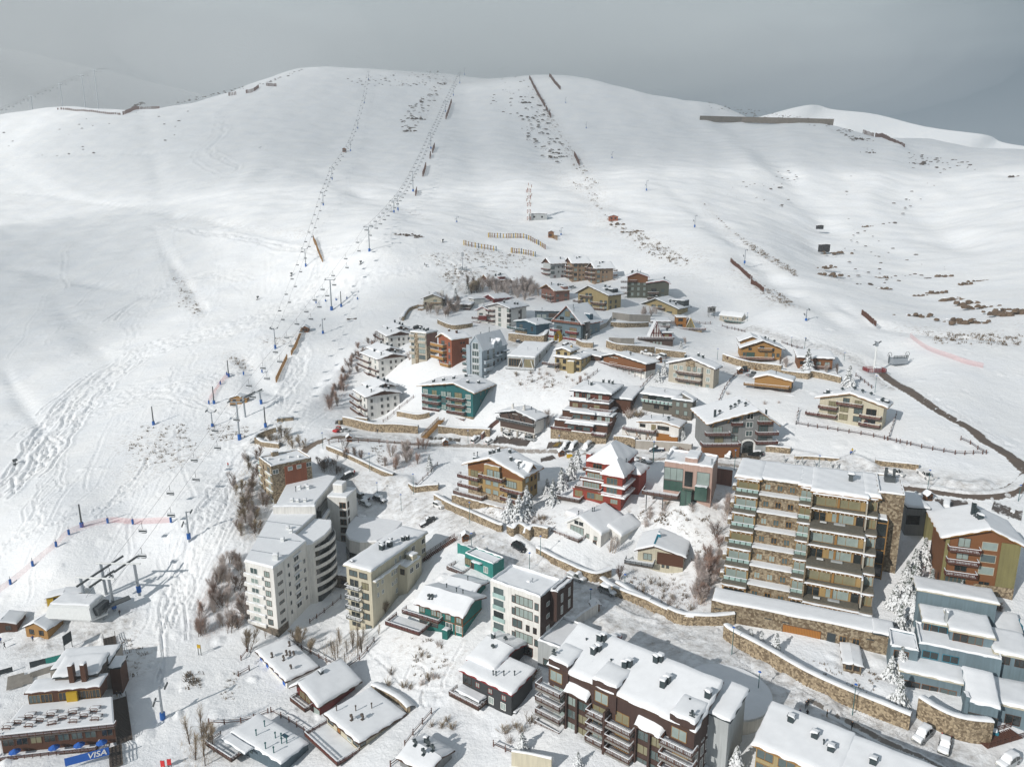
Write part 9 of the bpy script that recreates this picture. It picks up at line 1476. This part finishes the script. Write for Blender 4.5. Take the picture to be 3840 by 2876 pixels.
def banner(t,a,b_,hgt,lab,m,txt=None,tm='trim_white',lift=.6,legs=True,size=.7,off=.5,pic=None):
 p=H(t,*a);q=H(t,*b_);yaw=math.atan2(q.y-p.y,q.x-p.x);L=math.hypot(q.x-p.x,q.y-p.y);o=empty('signboard',p,yaw,lab,'signboard');b=MB();b.box(0,-.06,lift,L,.06,lift+hgt,m);b.ob('board',o);z=q.z-p.z
 b=MB()
 for x in(.1,L-.1):b.bar((x,.12,-.5),(x,.12,lift+hgt),.12,.12,'steel_dark')
 b.ob('legs',o)
 if pic:b=MB();b.box(L*pic[0],-.09,lift,L*pic[1],-.062,lift+hgt,pic[2]);b.ob('panel',o)
 if txt:
  c=bpy.data.curves.new('lettering','FONT');c.body=txt;c.size=size;c.extrude=.02;c.shear=.2;c.align_x='CENTER';c.align_y='CENTER';c.offset=.02;tob=bpy.data.objects.new('lettering',c);C.objects.link(tob);dg=bpy.context.evaluated_depsgraph_get();mm=bpy.data.meshes.new_from_object(tob.evaluated_get(dg));bpy.data.objects.remove(tob);mm.materials.clear();mm.materials.append(M(tm));l=link('lettering',mm,o,(L*off,-.11,lift+hgt/2));l.rotation_euler=(R(90),0,0)
 return o,L
banner('X2',(530,1690),(885,1600),1.7,'long blue card-payment banner with white lettering at the foot of the restaurant','sign_blue','VISA',size=1.7,lift=1.2,off=.72)
banner('X2',(243,870),(495,800),1.5,'dark and green banner lying along the snowy terrace above the restaurant','trim_dark',None,pic=(.5,1,'sign_green'),lift=.3)
banner('X2',(522,750),(585,690),2.6,'dark piste map board on two posts','trim_dark',None,lift=2.2)
banner('X2',(1290,1670),(1322,1670),1.3,'left one of two small red warning signs at the bottom','red',None,lift=.6);banner('X2',(1342,1660),(1375,1655),1.3,'right one of two small red warning signs at the bottom','red',None,lift=.6);banner('X2',(1585,760),(1612,765),.9,'small yellow sign at the edge of the thicket','yellow',None,lift=2);banner('X2',(0,930),(105,895),1.2,'dark banner at the left edge beside the snowy steps','trim_dark',None,lift=.4)
p=H('X2',560,1657)
for(x,y)in((150,1620),(460,1530),(660,1460),(840,1400)):
 f=(x-20)/910;q=Vector((h.loc.x+W_*f*math.cos(h.yaw)+1.6*math.sin(h.yaw),h.loc.y+W_*f*math.sin(h.yaw)-1.6*math.cos(h.yaw),h.loc.z-.2));o=empty('parasol',q,0,'small blue snow-dusted parasol in front of the restaurant wall','parasol','blue parasols of the restaurant');b=MB();b.tube((0,0,-2),(0,0,2.4),.04,'steel',5);b.ob('pole',o);b=MB();b.tube((0,0,1.9),(0,0,2.5),1.1,'sign_blue',8,.05);b.ob('canopy',o)
stonewall('X2','245,945 450,880 690,810',1.6,'snow-topped concrete wall at the back of the restaurant roof','concrete',.5,.4,'wall','concrete_wall',2)
stairs('X2',(120,1030),(130,920),3.2,'broad snowy steps at the left of the restaurant roof','concrete',False,12);stairs('X2',(200,1000),(210,920),3,'second set of snowy steps at the left of the restaurant roof','concrete',False,10)
p=H('X2',370,370);o=empty('ski_rack',p,.1,'wooden ski rack with upright skis left of the yellow shed','ski rack');b=MB()
for i in range(7):b.bar((i*.35,0,0),(i*.35+.1,.2,1.9),.12,.06,'timber' if i%2 else 'trim_white')
b.bar((-.2,0,1.1),(2.4,0,1.1),.1,.1,'timber');b.ob('rack',o)
p=H('Z6',870,870)
b=MB()
for i in range(8):u=i/8;a=H('Z6',700+60*u,870-50*u);c_=H('Z6',765+45*u,868-44*u);b.bar(a+Vector((0,0,.3)),c_+Vector((0,0,.3)),.18,.02,'yellow')
meta(b.ob('road_marking'),kind='structure')
# --- mountain air
b=MB();b.box(-3200,-60,-60,3200,2700,420,'white_wall')
hz=b.ob('haze');hm=bpy.data.materials.new('haze');hm.use_nodes=True;nt=hm.node_tree;nt.nodes.clear()
o_=nt.nodes.new('ShaderNodeOutputMaterial');pv=nt.nodes.new('ShaderNodeVolumePrincipled');pv.inputs['Density'].default_value=HAZE
pv.inputs['Color'].default_value=(.86,.92,.96,1);pv.inputs['Anisotropy'].default_value=.15;nt.links.new(pv.outputs[0],o_.inputs['Volume'])
hz.data.materials.clear();hz.data.materials.append(hm);hz['kind']='stuff'
# --- cloud: one bank lying on the summit, others out of view, added overhead to shade the slopes
def cmat(d):
 cm=bpy.data.materials.new('cloud');cm.use_nodes=True;nt=cm.node_tree;nt.nodes.clear();o_=nt.nodes.new('ShaderNodeOutputMaterial');pv=nt.nodes.new('ShaderNodeVolumePrincipled');pv.inputs['Density'].default_value=d;pv.inputs['Color'].default_value=(.93,.96,.97,1);pv.inputs['Anisotropy'].default_value=.1;nt.links.new(pv.outputs[0],o_.inputs['Volume']);return cm
def cloud(c,r,seed,cm):
 vs=[];n,m=36,18
 for j in range(m+1):
  for i in range(n):
   a,b_=6.2832*i/n,math.pi*j/m;q=1+.13*math.sin(3*a+seed)*math.sin(b_)+.08*math.sin(5*a+2*b_+seed)*math.sin(b_);vs.append((c[0]+r[0]*q*math.cos(a)*math.sin(b_),c[1]+r[1]*q*math.sin(a)*math.sin(b_),c[2]-r[2]*math.cos(b_)))
 me=bpy.data.meshes.new('cloud');me.from_pydata(vs,[],[(j*n+i,j*n+(i+1)%n,(j+1)*n+(i+1)%n,(j+1)*n+i)for j in range(m)for i in range(n)]);me.polygons.foreach_set('use_smooth',[True]*len(me.polygons));me.materials.append(cm);me.update();meta(link('cloud',me),kind='stuff')
ca=cmat(.0009);cb_=cmat(.0032);cc=cmat(.0045)
for k,f in enumerate((1.3,1.0,.75,.5)):cloud((-1280+40*k,1800,500),(760*f,250*f,225*f),k,cmat(.0011));cloud((60-50*k,1450,425-4*k),(760*f,215*f,128*f),5+k,cmat(.0010))
cloud((-740,330,810),(820,480,70),3,cmat(.0025));cloud((-1560,-400,800),(330,330,42),6,cmat(.0036));cloud((-1030,-560,790),(150,70,26),5,cc)  # unseen volumes above the frame, added for the soft shade they cast
